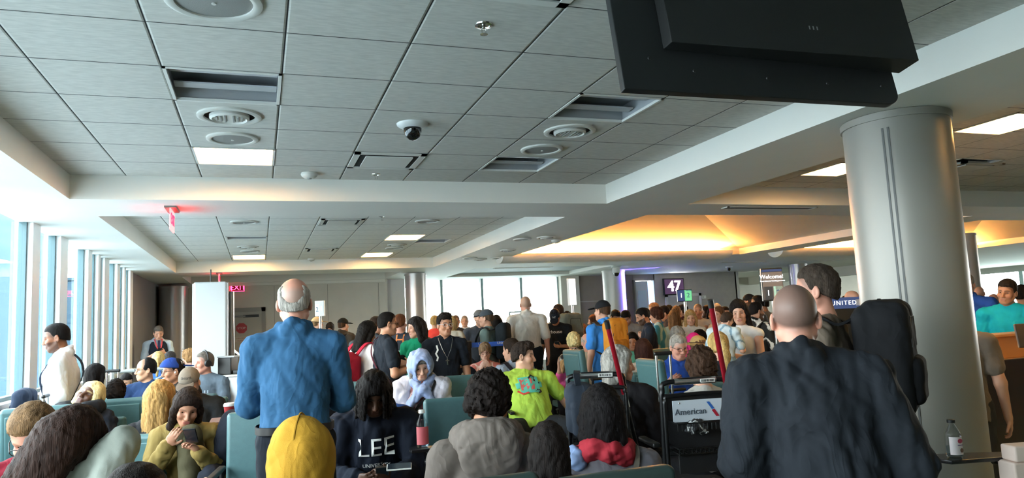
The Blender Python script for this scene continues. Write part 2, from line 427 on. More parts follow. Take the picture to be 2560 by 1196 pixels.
troffer(cell(5, 4), CEI, 0, 'unlit recessed light with curved baffle right of the air vent, near ceiling bay')
troffer(cell(1, 4), CEI, 1, 'lit warm square recessed light in the near ceiling bay')
for h in (cell(1, -2), cell(5, -2)): troffer(h, CEI, 0, 'unlit recessed ceiling light overhead')
for h, lb in zip(cells2['lit'], ('left lit light of the far ceiling bay', 'nearer of the two lit lights right of the far ceiling bay vents', 'farther of the two lit lights right of the far ceiling bay vents')): troffer(h, CEI, 1, lb)
for h, lb in zip(cells2['off'], ('unlit recessed light left in the far ceiling bay', 'unlit recessed light right in the far ceiling bay')): troffer(h, CEI, 0, lb)
for h, lb in zip(cells4['lit'], ('large lit warm ceiling light at the right picture edge, right of the big column', 'lit warm ceiling light just left of the big column', 'lit warm ceiling light over the right bay')): troffer(h, CEI, 1, lb)
troffer(cells4['off'][0], CEI, 0, 'unlit recessed light in the right bay behind the big column')

m_spk = mat('speaker grille', '#8f8d89', .6, bump=.3, bscale=400)
m_ring = mat('off white plastic', '#d3d0c9', .5)
def speaker(x, y, z, r, label, slots=False):
    t = thing('ceiling_speaker', label, 'ceiling speaker' if not slots else 'air diffuser', (x, y, z), 0, 'round ceiling speakers and diffusers')
    if slots: t.name = 'round_diffuser'
    MB().lathe((0, 0, 0), [(r, 0), (r, -.012), (r*.9, -.02), (r*.8, -.014), (r*.8, 0)], 40).build('ring', m_ring, t, smooth=True)
    if slots:
        MB().lathe((0, 0, 0), [(r*.62, 0), (r*.62, -.02), (r*.55, -.03), (r*.5, -.02), (r*.05, -.022)], 40).build('inner_ring', m_ring, t, smooth=True)
        mb = MB()
        for s in (-1, 1):
            for q in range(3): mb.box((s*(r*.13+q*r*.13), 0, -.0245), (r*.05, r*.7-q*r*.15, .006))
        mb.build('slot', mat('slot grey', '#9a9894', .6), t)
    else:
        MB().lathe((0, 0, 0), [(r*.8, -.006), (r*.4, -.012), (.012, -.014)], 40).build('grille', m_spk, t, smooth=True)
        MB().lathe((0, 0, -.015), [(.001, -.004), (.01, -.004), (.01, .002)], 12).build('badge', m_ring, t)
    return t
def cc(i, j): h = cell(i, j); return (h[0]+h[1])/2, (h[2]+h[3])/2
speaker(*cc(1, -1), CEI, .2, 'big round ceiling speaker cut by the top picture edge')
speaker(*cc(1, 2), CEI, .2, 'round slotted diffuser just in front of the round speaker near the lit square light', True)
speaker(*cc(1, 3), CEI, .18, 'round grey ceiling speaker touching the lit square light')
speaker(*cc(5, 2), CEI, .2, 'round slotted diffuser behind the unlit light beside the black screen', True)
speaker(*cc(5, 3), CEI, .18, 'round ceiling speaker in front of the curved baffle light')
for (px_, py_, r, sl, lb) in ((610, 555, .17, 0, 'round speaker at left of the far ceiling bay, near its front edge'), (1068, 553, .17, 0, 'round speaker right in the far ceiling bay, near its front edge'),
        (620, 617, .17, 1, 'round diffuser at left of the far ceiling bay before the lit light'), (625, 628, .16, 0, 'round speaker at left of the far ceiling bay before the lit light'),
        (993, 612, .17, 1, 'round diffuser between the two lit lights of the far ceiling bay'), (985, 620, .16, 0, 'round speaker between the two lit lights of the far ceiling bay')):
    p = atz(px_, py_, CEI); speaker(p.x, p.y, CEI, r, lb, sl)
for px_, py_, sl, lb in ((1305, 598, 0, 'round speaker on the long beam, left of three'), (1365, 593, 1, 'round diffuser on the long beam, nearest to the camera of its cluster'), (1270, 625, 1, 'single round diffuser halfway along the long beam'),
        (1175, 645, 0, 'round speaker far along the long beam'), (1200, 648, 1, 'round diffuser far along the long beam'), (1245, 645, 0, 'round speaker far along the long beam by the cove')):
    p = atz(px_, py_, SOF); speaker(p.x, p.y, SOF, .14, lb, sl)

def vent(cx, cy_, z, w, d, label):
    t = thing('air_vent', label, 'air vent', (cx, cy_, z), 0, 'ceiling air vents')
    mb = MB()
    for k, (q, zz) in enumerate(((1, 0), (.86, .02))):
        a, b_ = w*q, d*q; i = .05
        for x0, x1, y0, y1 in ((-a, a, -b_, -b_+i), (-a, a, b_-i, b_), (-a, -a+i, -b_, b_), (a-i, a, -b_, b_)): mb.bx(x0, x1, y0, y1, zz-.012, zz)
    mb.build('frame', m_ring, t)
    MB().bx(-w*.66, w*.66, -d*.66, d*.66, -.02, -.008).build('plaque', m_ring, t)
    MB().bx(-w*.9, w*.9, -d*.9, d*.9, -.004, -.002).build('throat', m_dark, t)
    return t
x, y = cc(3, 4); vent(x, y, CEI, .3, .29, 'square air vent in the near ceiling bay behind the dome camera')
x, y = cc(3, -2); vent(x, y, CEI, .3, .29, 'square air vent cut by the top picture edge')
vent(1.05, 9.77, CEI, .28, .28, 'front square air vent of the far ceiling bay')
vent(1.05, 13.2, CEI, .28, .28, 'rear square air vent of the far ceiling bay')
for x, y, lb in ((.2, 17, 'air vent over the back wall, left'), (1.6, 17, 'air vent over the back wall, right')): vent(x, y, CEI, .3, .29, lb)
p = atz(2420, 417, CEI); vent(p.x, p.y, CEI, .3, .2, 'air vent in the right bay behind the big column')
def slot_vent(px0, px1, py_, z, label, dep=.12, m=None):
    a = atz(px0, py_, z); b_ = atz(px1, py_, z); w = (b_.x-a.x)
    t = thing('linear_diffuser', label, 'air diffuser', ((a.x+b_.x)/2, a.y, z), 0, 'long slot diffusers')
    fr = MB(); fr.bx(-w/2, w/2, -dep/2, -dep/2+.02, -.01, 0); fr.bx(-w/2, w/2, dep/2-.02, dep/2, -.01, 0); fr.bx(-w/2, -w/2+.02, -dep/2, dep/2, -.01, 0); fr.bx(w/2-.02, w/2, -dep/2, dep/2, -.01, 0); fr.build('frame', m or m_ring, t)
    MB().bx(-w/2+.02, w/2-.02, -dep/2+.02, dep/2-.02, -.004, -.001).build('slot', mat('slot dark', '#55544f', .6), t)
slot_vent(1810, 2040, 519, SOF, 'long slot diffuser on the cross beam left of the big column', .16)
slot_vent(1235, 1365, 671, SOF, 'long slot diffuser before the far windows', .14)
slot_vent(1800, 1900, 657, SOF, 'long slot diffuser above the welcome sign', .14)
slot_vent(1995, 2092, 652, SOF, 'long slot diffuser left of the big column, far back', .14)

def sprinkler(px_, py_, z, label):
    p = atz(px_, py_, z)
    t = thing('sprinkler', label, 'sprinkler', (p.x, p.y, z), 0, 'ceiling sprinklers')
    MB().lathe((0, 0, 0), [(.045, 0), (.043, -.006), (.03, -.008), (.028, -.002)], 28).build('escutcheon', mat('chrome', '#c9c7c0', .2, 1.), t, smooth=True)
    mb = MB(); mb.tube([(0, 0, -.002), (0, 0, -.02)], .009, 10); mb.tube([(-.011, 0, -.018), (-.009, 0, -.045)], .0025, 6); mb.tube([(.011, 0, -.018), (.009, 0, -.045)], .0025, 6); mb.lathe((0, 0, -.05), [(.019, 0), (.019, .003), (.004, .004)], 16)
    mb.build('head', MATS['chrome'], t)
sprinkler(1209, 62, CEI, 'chrome sprinkler head nearest the camera, left of the black screen')
sprinkler(940, 436, CEI, 'sprinkler head behind the square vent of the near ceiling bay')
sprinkler(955, 541, CEI, 'sprinkler head at the front of the far ceiling bay')
for px_, py_, z, lb in ((773, 433, CEI, 'white smoke detector at the far edge of the near ceiling bay'), (778, 647, CEI, 'white smoke detector at the far edge of the far ceiling bay'), (1390, 600, SOF, 'white smoke detector on the long beam beside the cove')):
    p = atz(px_, py_, z)
    t = thing('smoke_detector', lb, 'smoke detector', (p.x, p.y, z))
    MB().lathe((0, 0, 0), [(.07, 0), (.075, -.015), (.068, -.03), (.05, -.045), (.02, -.05)], 32).build('base', m_ring, t, smooth=True)
    MB().lathe((0, 0, -.048), [(.022, 0), (.02, -.008), (.002, -.009)], 20).build('sensor', mat('sensor grey', '#9b9994', .5), t, smooth=True)
def dome(p, z, label, r=.09, pend=0.):
    t = thing('dome_camera', label, 'security camera', (p.x, p.y, z))
    MB().lathe((0, 0, 0), [(r*1.25, 0), (r*1.22, -.012), (r*.9, -.03), (r*.72, -.035)], 36).build('base', mat('camera white', '#d8d8d6', .4), t, smooth=True)
    if pend: MB().lathe((0, 0, -.02), [(r*.8, 0), (r*.95, -.04), (r*.95, -.13), (r*.8, -.14)], 32).build('shroud', MATS['camera white'], t, smooth=True)
    MB().lathe((0, 0, -.03-pend), [(r*.72, 0), (r*.7, -.03), (r*.55, -.065), (r*.3, -.085), (.002, -.092)], 32).build('dome', mat('smoked dome', '#0b0c0e', .08, spec=.8), t, smooth=True)
x, y = cc(3, 2); dome(atz(1031, 310, CEI), CEI, 'dome security camera in the middle of the near ceiling bay')
dome(atz(1540, 667, SOF), SOF, 'pendant dome security camera before the blue lit column', .1, .12)
dome(atz(1822, 667, SOF), SOF, 'small dome security camera near the right far window', .08)

# edge-lit hanging exit signs and the wall exit sign
m_red = mat('red lit acrylic', '#ff6a6a', .3, emit=1.6, ecol='#ff4a4a')
def hang_exit(px_, py_, z, label, h=.2, w=.3):
    p = atz(px_, py_, z)
    t = thing('hanging_exit_sign', label, 'exit sign', (p.x, p.y, z), 0)
    MB().box((0, 0, -.008), (.1, .34, .016)).build('mount_plate', mat('grey plate', '#77716c', .4), t)
    o = MB().box((0, 0, -.016-h/2), (.012, w, h)).build('panel', m_red, t, bevel=.003)
    text_on('EXIT', .15, (.0075, 0, -.016-h/2), (0, 1, 0), (0, 0, 1), mat('exit red', '#d3122a', .4, emit=1.5, ecol='#ff1030'), parent=o)
    text_on('EXIT', .15, (-.0075, 0, -.016-h/2), (0, -1, 0), (0, 0, 1), MATS['exit red'], parent=o)
hang_exit(430, 522, SOF, 'red edge-lit exit sign hanging edge-on under the first cross beam')
hang_exit(548, 684, SOF, 'small red hanging exit sign behind the white totem, far back', .18, .26)
ex = thing('exit_sign', 'red EXIT sign on the back wall above the door', 'exit sign', (-.465, 18.34, 2.58))
MB().box((0, 0, 0), (.3, .03, .19)).build('case', mat('exit case', '#5b1320', .4), ex, bevel=.006)
text_on('EXIT', .17, (0, -.018, 0), (1, 0, 0), (0, 0, 1), mat('exit lit', '#ff2040', .4, emit=3.5, ecol='#ff2444'), parent=ex, bold=1.0)
lx = MB()
for a, b_, c, d in ((-.145, .145, .075, .088), (-.145, .145, -.088, -.075), (-.145, -.132, -.088, .088), (.132, .145, -.088, .088)): lx.bx(a, b_, -.018, -.015, c, d)
lx.build('border', MATS['exit lit'], ex)

# back wall door
dr = struct('door_1', MB().bx(-.62, .06, 18.315, 18.35, 0, 2.0), mat('door grey', '#a9a6a0', .6))
fr = MB(); fr.bx(-.72, -.62, 18.31, 18.36, 0, 2.1); fr.bx(.06, .15, 18.31, 18.36, 0, 2.1); fr.bx(-.72, .15, 18.31, 18.36, 2.0, 2.1); fr.build('door_frame', mat('frame grey', '#8f8d88', .5), dr)
MB().bx(-.35, .0, 18.27, 18.315, 1.87, 1.93).build('door_closer', m_black, dr)
MB().bx(-.6, -.3, 18.25, 18.315, 1.88, 1.92).build('closer_arm', mat('grey metal', '#6e6c68', .4, .6), dr)
sg = MB(); sg.lathe((-.39, 18.312, 1.62), [(.13, 0), (.13, .004)], 8, Matrix.Rotation(PI/2, 3, 'X') @ Matrix.Rotation(PI/8, 3, 'Z')); so = sg.build('stop_sign', mat('stop red', '#a8242f', .5), dr)
text_on('STOP', .075, (-.39, 18.3, 1.62), (1, 0, 0), (0, 0, 1), mat('stop white', '#d9c8c5', .5), parent=so)
MB().bx(-.58, .03, 18.308, 18.315, 1.3, 1.42).build('notice', mat('notice grey', '#b9b5ae', .6), dr)
text_on('EMERGENCY EXIT ONLY', .045, (-.27, 18.305, 1.385), (1, 0, 0), (0, 0, 1), mat('notice red', '#8d5552', .6), parent=dr)
text_on('ALARM WILL SOUND', .045, (-.27, 18.305, 1.33), (1, 0, 0), (0, 0, 1), MATS['notice red'], parent=dr)
MB().bx(-.6, .04, 18.24, 18.3, .98, 1.05).build('push_bar', MATS['grey metal'], dr)

# gate door with blue light and the 47 screen
gd = struct('door_2', MB().bx(10.62, 11.05, 19.2, 19.24, 0, 2.48), mat('open gate door', '#cfd3d6', .4))
MB().bx(10.7, 10.98, 19.19, 19.2, .9, 2.2).build('door_window', mat('pale door glass', '#c8dbe2', .2), gd)
MB().bx(10.58, 10.63, 19.18, 19.3, 0, 2.52).build('door_frame', m_steel, gd)
MB().bx(11.06, 11.3, 19.32, 19.35, .1, 2.45).build('door_light_panel', mat('blue light panel', '#7fb2ff', .4, emit=1.6, ecol='#7fb4ff'), gd)
d3 = struct('door_3', MB().bx(11.75, 12.85, 19.27, 19.3, 0, 1.98), mat('gate door grey', '#b0aaa3', .6))
fr = MB(); fr.bx(11.67, 11.75, 19.25, 19.3, 0, 2.06); fr.bx(12.85, 12.93, 19.25, 19.3, 0, 2.06); fr.bx(11.67, 12.93, 19.25, 19.3, 1.98, 2.06); fr.build('door_frame', mat('pale frame', '#c9c5be', .5), d3)
bl = bpy.data.lights.new('gate_led', 'AREA'); bl.shape = 'RECTANGLE'; bl.size = .12; bl.size_y = 1.6; bl.energy = 12; bl.color = (.16, .1, 1.0); bl.spread = .55
bo = bpy.data.objects.new('gate_led', bl); COL.objects.link(bo); bo.location = (CBX+1.0, CBY-.55, 2.0); bo.rotation_euler = (PI/2+.08, 0, math.atan2(1.0, .55))
gs = thing('gate_screen', 'black gate number screen reading 47 on the far wall', 'screen', (11.97, 19.25, 2.285))
MB().box((0, 0, 0), (.72, .07, .51)).build('case', m_black, gs, bevel=.01)
MB().box((0, -.037, 0), (.66, .004, .45)).build('display', mat('screen dark purple', '#1b1420', .25, emit=.25, ecol='#4a3550'), gs)
text_on('47', .46, (0, -.041, 0), (1, 0, 0), (0, 0, 1), mat('screen white', '#ffffff', .4, emit=2.6, ecol='#ffffff'), parent=gs, bold=1.0, name='digits')
sv, sf = text_mesh('47', .46)
tb = MB()
for dx_ in (-.012, .012): tb.add([Vector((v[0]+dx_, -.0435, v[1])) for v in sv], sf)
tb.build('digits', MATS['screen white'], gs)
sw = thing('wall_switch', 'small white switch plate on the wall right of the lane sign', 'switch', (13.05, 19.295, 1.93)); MB().box((0, 0, 0), (.16, .012, .09)).build('plate', m_ring, sw, bevel=.003); MB().box((-.03, -.008, 0), (.03, .01, .05)).build('rocker', mat('rocker grey', '#8d8b86', .5), sw)

# outside: apron, passenger bridges
m_jb = mat('bridge cladding', '#2c4656', .6, noise=.05, nscale=1.5)
def jet_bridge(name, x0, x1, y0, y1, z0, z1, label):
    t = thing(name, label, 'jet bridge', (0, 0, 0))
    MB().bx(x0, x1, y0, y1, z0, z1).build('tunnel', m_jb, t, bevel=.05)
    rb = MB()
    k = y0+.3
    while k < y1: rb.bx(x1, x1+.03, k, k+.05, z0+.1, z1-.1); k += .45
    rb.build('ribs', mat('bridge rib', '#263f4e', .6), t)
    MB().bx(x1, x1+.04, y0+.5, y1-.5, z1-.5, z1-.2).build('stripe', mat('bridge stripe', '#456575', .5), t)
    MB().bx(x0-.05, x1+.06, y0-.05, y1+.05, z1, z1+.1).build('roof', mat('bridge roof', '#2a4450', .6), t)
    lg = MB(); lg.bx((x0+x1)/2-.25, (x0+x1)/2+.25, (y0+y1)/2-.25, (y0+y1)/2+.25, -4, z0); lg.build('leg', mat('bridge leg', '#6b7b85', .6), t)
jet_bridge('jet_bridge', -11, -3.4, 27, 30, -.6, 3.5, 'blue grey passenger bridge far outside the left glass wall')
jet_bridge('jet_bridge', -7.3, -6.1, 25, 26.4, -4, 8.2, 'tall pale blue bridge tower outside the second pane of the left glass wall')
jet_bridge('jet_bridge', -5.6, -5.1, 31.5, 34, -4, 7.5, 'slim blue service tower far outside the left glass wall')
struct('ground', MB().quad((-120, -60, -4), (120, -60, -4), (120, 160, -4), (-120, 160, -4)), mat('concrete apron', '#8d979c', .9, noise=.1, nscale=.4))
# ------------------------------------------------------------------ organic surfaces: blended primitives turned into one skin
def V3(*a): return np.array(a if len(a) > 1 else a[0], dtype=np.float64)
def rotm(rx=0., ry=0., rz=0.):
    return np.array(Matrix.Rotation(rz, 3, 'Z') @ Matrix.Rotation(ry, 3, 'Y') @ Matrix.Rotation(rx, 3, 'X'))
def cone(a, b, ra, rb=None, k=.02): return ('c', V3(a), V3(b), ra, ra if rb is None else rb, k)
def ell(c, r, R=None, k=.02, op='u'): return ('e', V3(c), V3(r), R, k, op)
def rbox(c, h, R=None, rd=.01, k=.005, op='u'): return ('b', V3(c), V3(h), R, rd, k, op)
def cut(p, nrm, k=.004): return ('p', V3(p), V3(nrm)/np.linalg.norm(nrm), k)
def axis_pts(lo, hi, h, fine):
    xs = [lo]
    while xs[-1] < hi:
        x = xs[-1]; st = h
        for a, b, hf in fine:
            if a-h*.5 <= x <= b: st = min(st, hf)
        xs.append(x+st)
    return np.array(xs)
def prim_box(p):
    if p[0] == 'c':
        r = max(p[3], p[4]); return np.minimum(p[1], p[2])-r, np.maximum(p[1], p[2])+r
    if p[0] == 'e':
        r = p[2] if p[3] is None else np.sqrt((p[3]**2 * p[2]**2).sum(1)); return p[1]-r, p[1]+r
    if p[0] == 'b':
        r = p[2] if p[3] is None else np.abs(p[3]) @ p[2]; return p[1]-r, p[1]+r
def skin(prims, h, fine=((), (), ()), wrinkle=None, seed=0):
    """surface of the blended primitives -> vertices, quads"""
    adds = [p for p in prims if p[0] == 'c' or (p[0] in 'eb' and p[-1] == 'u')]
    bs = [prim_box(p) for p in adds]
    pad = 2.5*h + (wrinkle[0]*2 if wrinkle else 0)
    lo = np.min([b[0] for b in bs], 0)-pad; hi = np.max([b[1] for b in bs], 0)+pad
    ax = [axis_pts(lo[i], hi[i], h, fine[i]) for i in range(3)]
    shp = tuple(len(a) for a in ax)
    D = np.full(shp, .25, np.float32)
    for p in prims:
        if p[0] == 'p':
            d = ((ax[0][:, None, None]-p[1][0])*p[2][0] + (ax[1][None, :, None]-p[1][1])*p[2][1] + (ax[2][None, None, :]-p[1][2])*p[2][2]).astype(np.float32)
            k = p[3]; m = np.clip(.5+.5*(D-d)/k, 0, 1) if k else None
            D = np.maximum(D, d) if not k else (d*(1-m)+D*m + k*m*(1-m))
            continue
        b0, b1 = prim_box(p); k = p[5] if p[0] == 'c' else p[4] if p[0] == 'e' else p[5]
        mg = max(k, .004)+2.2*h
        ix = [(max(0, np.searchsorted(ax[i], b0[i]-mg)-1), min(shp[i], np.searchsorted(ax[i], b1[i]+mg)+1)) for i in range(3)]
        if any(b <= a for a, b in ix): continue
        sl = tuple(slice(a, b) for a, b in ix)
        X = ax[0][sl[0]][:, None, None]; Y = ax[1][sl[1]][None, :, None]; Z = ax[2][sl[2]][None, None, :]
        op = 'u'
        if p[0] == 'c':
            a = p[1]; v = p[2]-p[1]; L = v @ v
            qx, qy, qz = X-a[0], Y-a[1], Z-a[2]
            t = np.clip((qx*v[0]+qy*v[1]+qz*v[2])/max(L, 1e-9), 0, 1)
            d = np.sqrt((qx-t*v[0])**2+(qy-t*v[1])**2+(qz-t*v[2])**2) - (p[3]+(p[4]-p[3])*t)
        else:
            c = p[1]; qx, qy, qz = X-c[0], Y-c[1], Z-c[2]; R = p[3]
            if R is not None:
                qx, qy, qz = (R[0, 0]*qx+R[1, 0]*qy+R[2, 0]*qz, R[0, 1]*qx+R[1, 1]*qy+R[2, 1]*qz, R[0, 2]*qx+R[1, 2]*qy+R[2, 2]*qz)
            r = p[2]; op = p[-1]
            if p[0] == 'e':
                k0 = np.sqrt((qx/r[0])**2+(qy/r[1])**2+(qz/r[2])**2); k1 = np.sqrt((qx/r[0]**2)**2+(qy/r[1]**2)**2+(qz/r[2]**2)**2)
                d = k0*(k0-1)/np.maximum(k1, 1e-6)
            else:
                rd = p[4]; ux, uy, uz = np.abs(qx)-r[0]+rd, np.abs(qy)-r[1]+rd, np.abs(qz)-r[2]+rd
                d = np.sqrt(np.maximum(ux, 0)**2+np.maximum(uy, 0)**2+np.maximum(uz, 0)**2)+np.minimum(np.maximum(np.maximum(ux, uy), uz), 0)-rd
        d = d.astype(np.float32); S_ = D[sl]
        if op == 'u':
            if k > 0:
                m = np.clip(.5+.5*(S_-d)/k, 0, 1); S_ = S_*(1-m)+d*m-k*m*(1-m)
            else: S_ = np.minimum(S_, d)
        else:
            d = -d
            if k > 0:
                m = np.clip(.5+.5*(d-S_)/k, 0, 1); S_ = S_*(1-m)+d*m+k*m*(1-m)
            else: S_ = np.maximum(S_, d)
        D[sl] = S_
    if wrinkle:
        amp, fr, st = wrinkle; rg = np.random.RandomState(seed)
        near = np.nonzero(np.abs(D) < amp*3+h)
        P = np.stack([ax[i][near[i]] for i in range(3)], -1); w = np.zeros(len(P))
        for oc, (fm, am) in enumerate(((1., 1.), (2.2, .5))):
            for q in range(4):
                dv = rg.normal(size=3); dv[2] *= st; dv *= fr*fm*(.6+.8*rg.rand())/np.linalg.norm(dv)
                w += am*(1.2-2.4*np.abs(np.sin(.5*(P @ dv) + rg.rand()*6.28 + 1.4*np.sin(P @ (rg.normal(size=3)*fr*fm*.3)+rg.rand()*6))))
        D[near] += (amp*.45*w).astype(np.float32)
    D[0] = D[-1] = .2; D[:, 0] = D[:, -1] = .2; D[:, :, 0] = D[:, :, -1] = .2
    ins = D < 0
    nx, ny, nz = shp
    cnt = np.zeros((nx-1, ny-1, nz-1), np.int8)
    for a in (0, 1):
        for b in (0, 1):
            for c in (0, 1): cnt += ins[a:nx-1+a, b:ny-1+b, c:nz-1+c]
    act = np.nonzero((cnt > 0) & (cnt < 8)); N = len(act[0])
    if N == 0: return np.zeros((0, 3)), np.zeros((0, 4), int)
    ids = np.full(cnt.shape, -1, np.int32); ids[act] = np.arange(N)
    offs = [(a, b, c) for a in (0, 1) for b in (0, 1) for c in (0, 1)]
    vals = [D[act[0]+a, act[1]+b, act[2]+c] for a, b, c in offs]
    pos = [np.stack([ax[0][act[0]+a], ax[1][act[1]+b], ax[2][act[2]+c]], -1) for a, b, c in offs]
    S = np.zeros((N, 3)); C = np.zeros(N)
    for i in range(8):
        for j in range(i+1, 8):
            if sum(abs(offs[i][q]-offs[j][q]) for q in range(3)) != 1: continue
            m = (vals[i] < 0) != (vals[j] < 0)
            t = vals[i]/np.where(m, vals[i]-vals[j], 1); t = np.where(m, t, 0)
            S += (pos[i]+(pos[j]-pos[i])*t[:, None])*m[:, None]; C += m
    Vt = S/C[:, None]
    quads = []
    for axn in range(3):
        a0 = [slice(None)]*3; a1 = [slice(None)]*3; a0[axn] = slice(0, -1); a1[axn] = slice(1, None)
        s0 = ins[tuple(a0)]; s1 = ins[tuple(a1)]
        i, j, k = np.nonzero(s0 != s1); ii = [i, j, k]
        u, v = [(1, 2), (2, 0), (0, 1)][axn]
        def g(du, dv):
            q = [i.copy(), j.copy(), k.copy()]; q[u] = q[u]-du; q[v] = q[v]-dv
            return ids[q[0], q[1], q[2]]
        Q = np.stack([g(1, 1), g(0, 1), g(0, 0), g(1, 0)], -1)
        fl = ~s0[i, j, k]; Q[fl] = Q[fl][:, ::-1]
        quads.append(Q)
    return Vt, np.concatenate(quads)

def np_mesh(name, V, Q, m, parent=None, cols=None, mats=None):
    me = bpy.data.meshes.new(name); nv, nf = len(V), len(Q)
    me.vertices.add(nv); me.vertices.foreach_set('co', V.astype(np.float32).ravel())
    me.loops.add(nf*4); me.loops.foreach_set('vertex_index', Q.astype(np.int32).ravel())
    me.polygons.add(nf); me.polygons.foreach_set('loop_start', np.arange(nf, dtype=np.int32)*4)
    try: me.polygons.foreach_set('loop_total', np.full(nf, 4, np.int32))
    except Exception: pass
    me.polygons.foreach_set('use_smooth', np.ones(nf, bool)); me.update(calc_edges=True); me.validate()
    me.materials.append(m)
    if cols is not None:
        at_ = me.color_attributes.new('tone', 'FLOAT_COLOR', 'POINT')
        at_.data.foreach_set('color', np.concatenate([cols, np.ones((nv, 1))], 1).astype(np.float32).ravel())
    o = bpy.data.objects.new(name, me); COL.objects.link(o)
    if parent is not None: o.parent = parent
    return o

m_skin = bpy.data.materials.new('skin'); m_skin.use_nodes = True
n = m_skin.node_tree.nodes; l = m_skin.node_tree.links; b = n['Principled BSDF']
va = n.new('ShaderNodeVertexColor'); va.layer_name = 'tone'; l.new(va.outputs[0], b.inputs['Base Color'])
b.inputs['Roughness'].default_value = .5; b.inputs['Specular IOR Level'].default_value = .35
tx = n.new('ShaderNodeTexNoise'); tx.inputs['Scale'].default_value = 220; bp = n.new('ShaderNodeBump'); bp.inputs['Strength'].default_value = .08; bp.inputs['Distance'].default_value = .003
l.new(tx.outputs[0], bp.inputs['Height']); l.new(bp.outputs[0], b.inputs['Normal'])
m_pat = bpy.data.materials.new('figured cloth'); m_pat.use_nodes = True
n = m_pat.node_tree.nodes; l = m_pat.node_tree.links; b = n['Principled BSDF']; b.inputs['Roughness'].default_value = .85
va = n.new('ShaderNodeVertexColor'); va.layer_name = 'tone'; l.new(va.outputs[0], b.inputs['Base Color'])
m_eye_w = mat('eye white', '#d8d2cc', .25); m_eye_d = mat('iris dark', '#22160f', .2)

def cloth(c, kind='cotton'):
    nm = '%s %s' % (kind, c)
    if nm in MATS: return MATS[nm]
    m = mat(nm, c, .85 if kind != 'satin' else .5, noise=.06, nscale=14, bump=.3 if kind == 'knit' else .12, bscale=700, spec=.2)
    n = m.node_tree.nodes; l = m.node_tree.links; b = n['Principled BSDF']
    old = [x for x in n if x.type == 'BUMP'][0]
    t = n.new('ShaderNodeTexCoord'); mp = n.new('ShaderNodeMapping'); mp.inputs['Scale'].default_value = (1, 1, .55); mp.inputs['Rotation'].default_value = (.3, .4, .2)
    tx = n.new('ShaderNodeTexNoise'); tx.inputs['Scale'].default_value = 8; tx.inputs['Detail'].default_value = 2.5; tx.inputs['Distortion'].default_value = 1.2
    rg = n.new('ShaderNodeMath'); rg.operation = 'PINGPONG'; rg.inputs[1].default_value = .5
    bp = n.new('ShaderNodeBump'); bp.inputs['Strength'].default_value = .55 if kind != 'nylon' else .4; bp.inputs['Distance'].default_value = .024
    l.new(t.outputs['Object'], mp.inputs[0]); l.new(mp.outputs[0], tx.inputs['Vector']); l.new(tx.outputs['Fac'], rg.inputs[0]); l.new(rg.outputs[0], bp.inputs['Height'])
    l.new(old.outputs[0], bp.inputs['Normal']); l.new(bp.outputs[0], b.inputs['Normal'])
    return m
def hairmat(c):
    nm = 'hair '+c
    if nm in MATS: return MATS[nm]
    m = mat(nm, c, .7, spec=.12); n = m.node_tree.nodes; l = m.node_tree.links; b = n['Principled BSDF']; k = lin(c)
    t = n.new('ShaderNodeTexCoord'); mp = n.new('ShaderNodeMapping'); mp.inputs['Scale'].default_value = (1, 1, .07)
    tx = n.new('ShaderNodeTexNoise'); tx.inputs['Scale'].default_value = 260; tx.inputs['Detail'].default_value = 3
    t2 = n.new('ShaderNodeTexNoise'); t2.inputs['Scale'].default_value = 40; t2.inputs['Detail'].default_value = 2
    ad = n.new('ShaderNodeMath'); ad.operation = 'ADD'; l.new(tx.outputs['Fac'], ad.inputs[0]); l.new(t2.outputs['Fac'], ad.inputs[1])
    rr = n.new('ShaderNodeValToRGB'); rr.color_ramp.elements[0].position = .35; rr.color_ramp.elements[1].position = .68
    hv = n.new('ShaderNodeMath'); hv.operation = 'MULTIPLY'; hv.inputs[1].default_value = .5; l.new(ad.outputs[0], hv.inputs[0])
    rr.color_ramp.elements[0].color = (*[x*.4 for x in k], 1); rr.color_ramp.elements[1].color = (*[min(1, x*1.5) for x in k], 1)
    bp = n.new('ShaderNodeBump'); bp.inputs['Strength'].default_value = .7; bp.inputs['Distance'].default_value = .006
    l.new(t.outputs['Object'], mp.inputs[0]); l.new(mp.outputs[0], tx.inputs['Vector']); l.new(mp.outputs[0], t2.inputs['Vector']); l.new(hv.outputs[0], rr.inputs[0]); l.new(rr.outputs[0], b.inputs['Base Color']); l.new(tx.outputs['Fac'], bp.inputs['Height']); l.new(bp.outputs[0], b.inputs['Normal'])
    return m
def figured(V, kind, c0, c1, sc=26., seed=1):
    rg = np.random.RandomState(seed); w = np.zeros(len(V))
    for q in range(7):
        dv = rg.normal(size=3); dv *= sc*(.7+.6*rg.rand())/np.linalg.norm(dv); w += np.sin(V @ dv + rg.rand()*6.28)
    if kind == 'stripe': t = (np.sin(V[:, 2]*sc*6) > .2).astype(float)
    elif kind == 'lines': t = (np.abs(w) < .55).astype(float)
    elif kind == 'block': t = (V[:, 2] > sc).astype(float)
    else: t = np.clip(.5+w*.9, 0, 1)
    a, b_ = np.array(lin(c0)), np.array(lin(c1))
    return a[None]*(1-t[:, None])+b_[None]*t[:, None]

SKIN = {'light': '#c99a82', 'pale': '#d3a894', 'tan': '#b17f63', 'olive': '#a9785a', 'brown': '#7a4f38', 'dark': '#4f3426', 'ruddy': '#c48c78', 'asian': '#c79a7c'}
RES = {'near': (.013, .0052, .006, .0085, .0055), 'mid': (.017, .0068, .008, .0125, .008), 'far': (.021, .0095, .012, .017, .012)}
HEADTOP = .121

class Person: pass

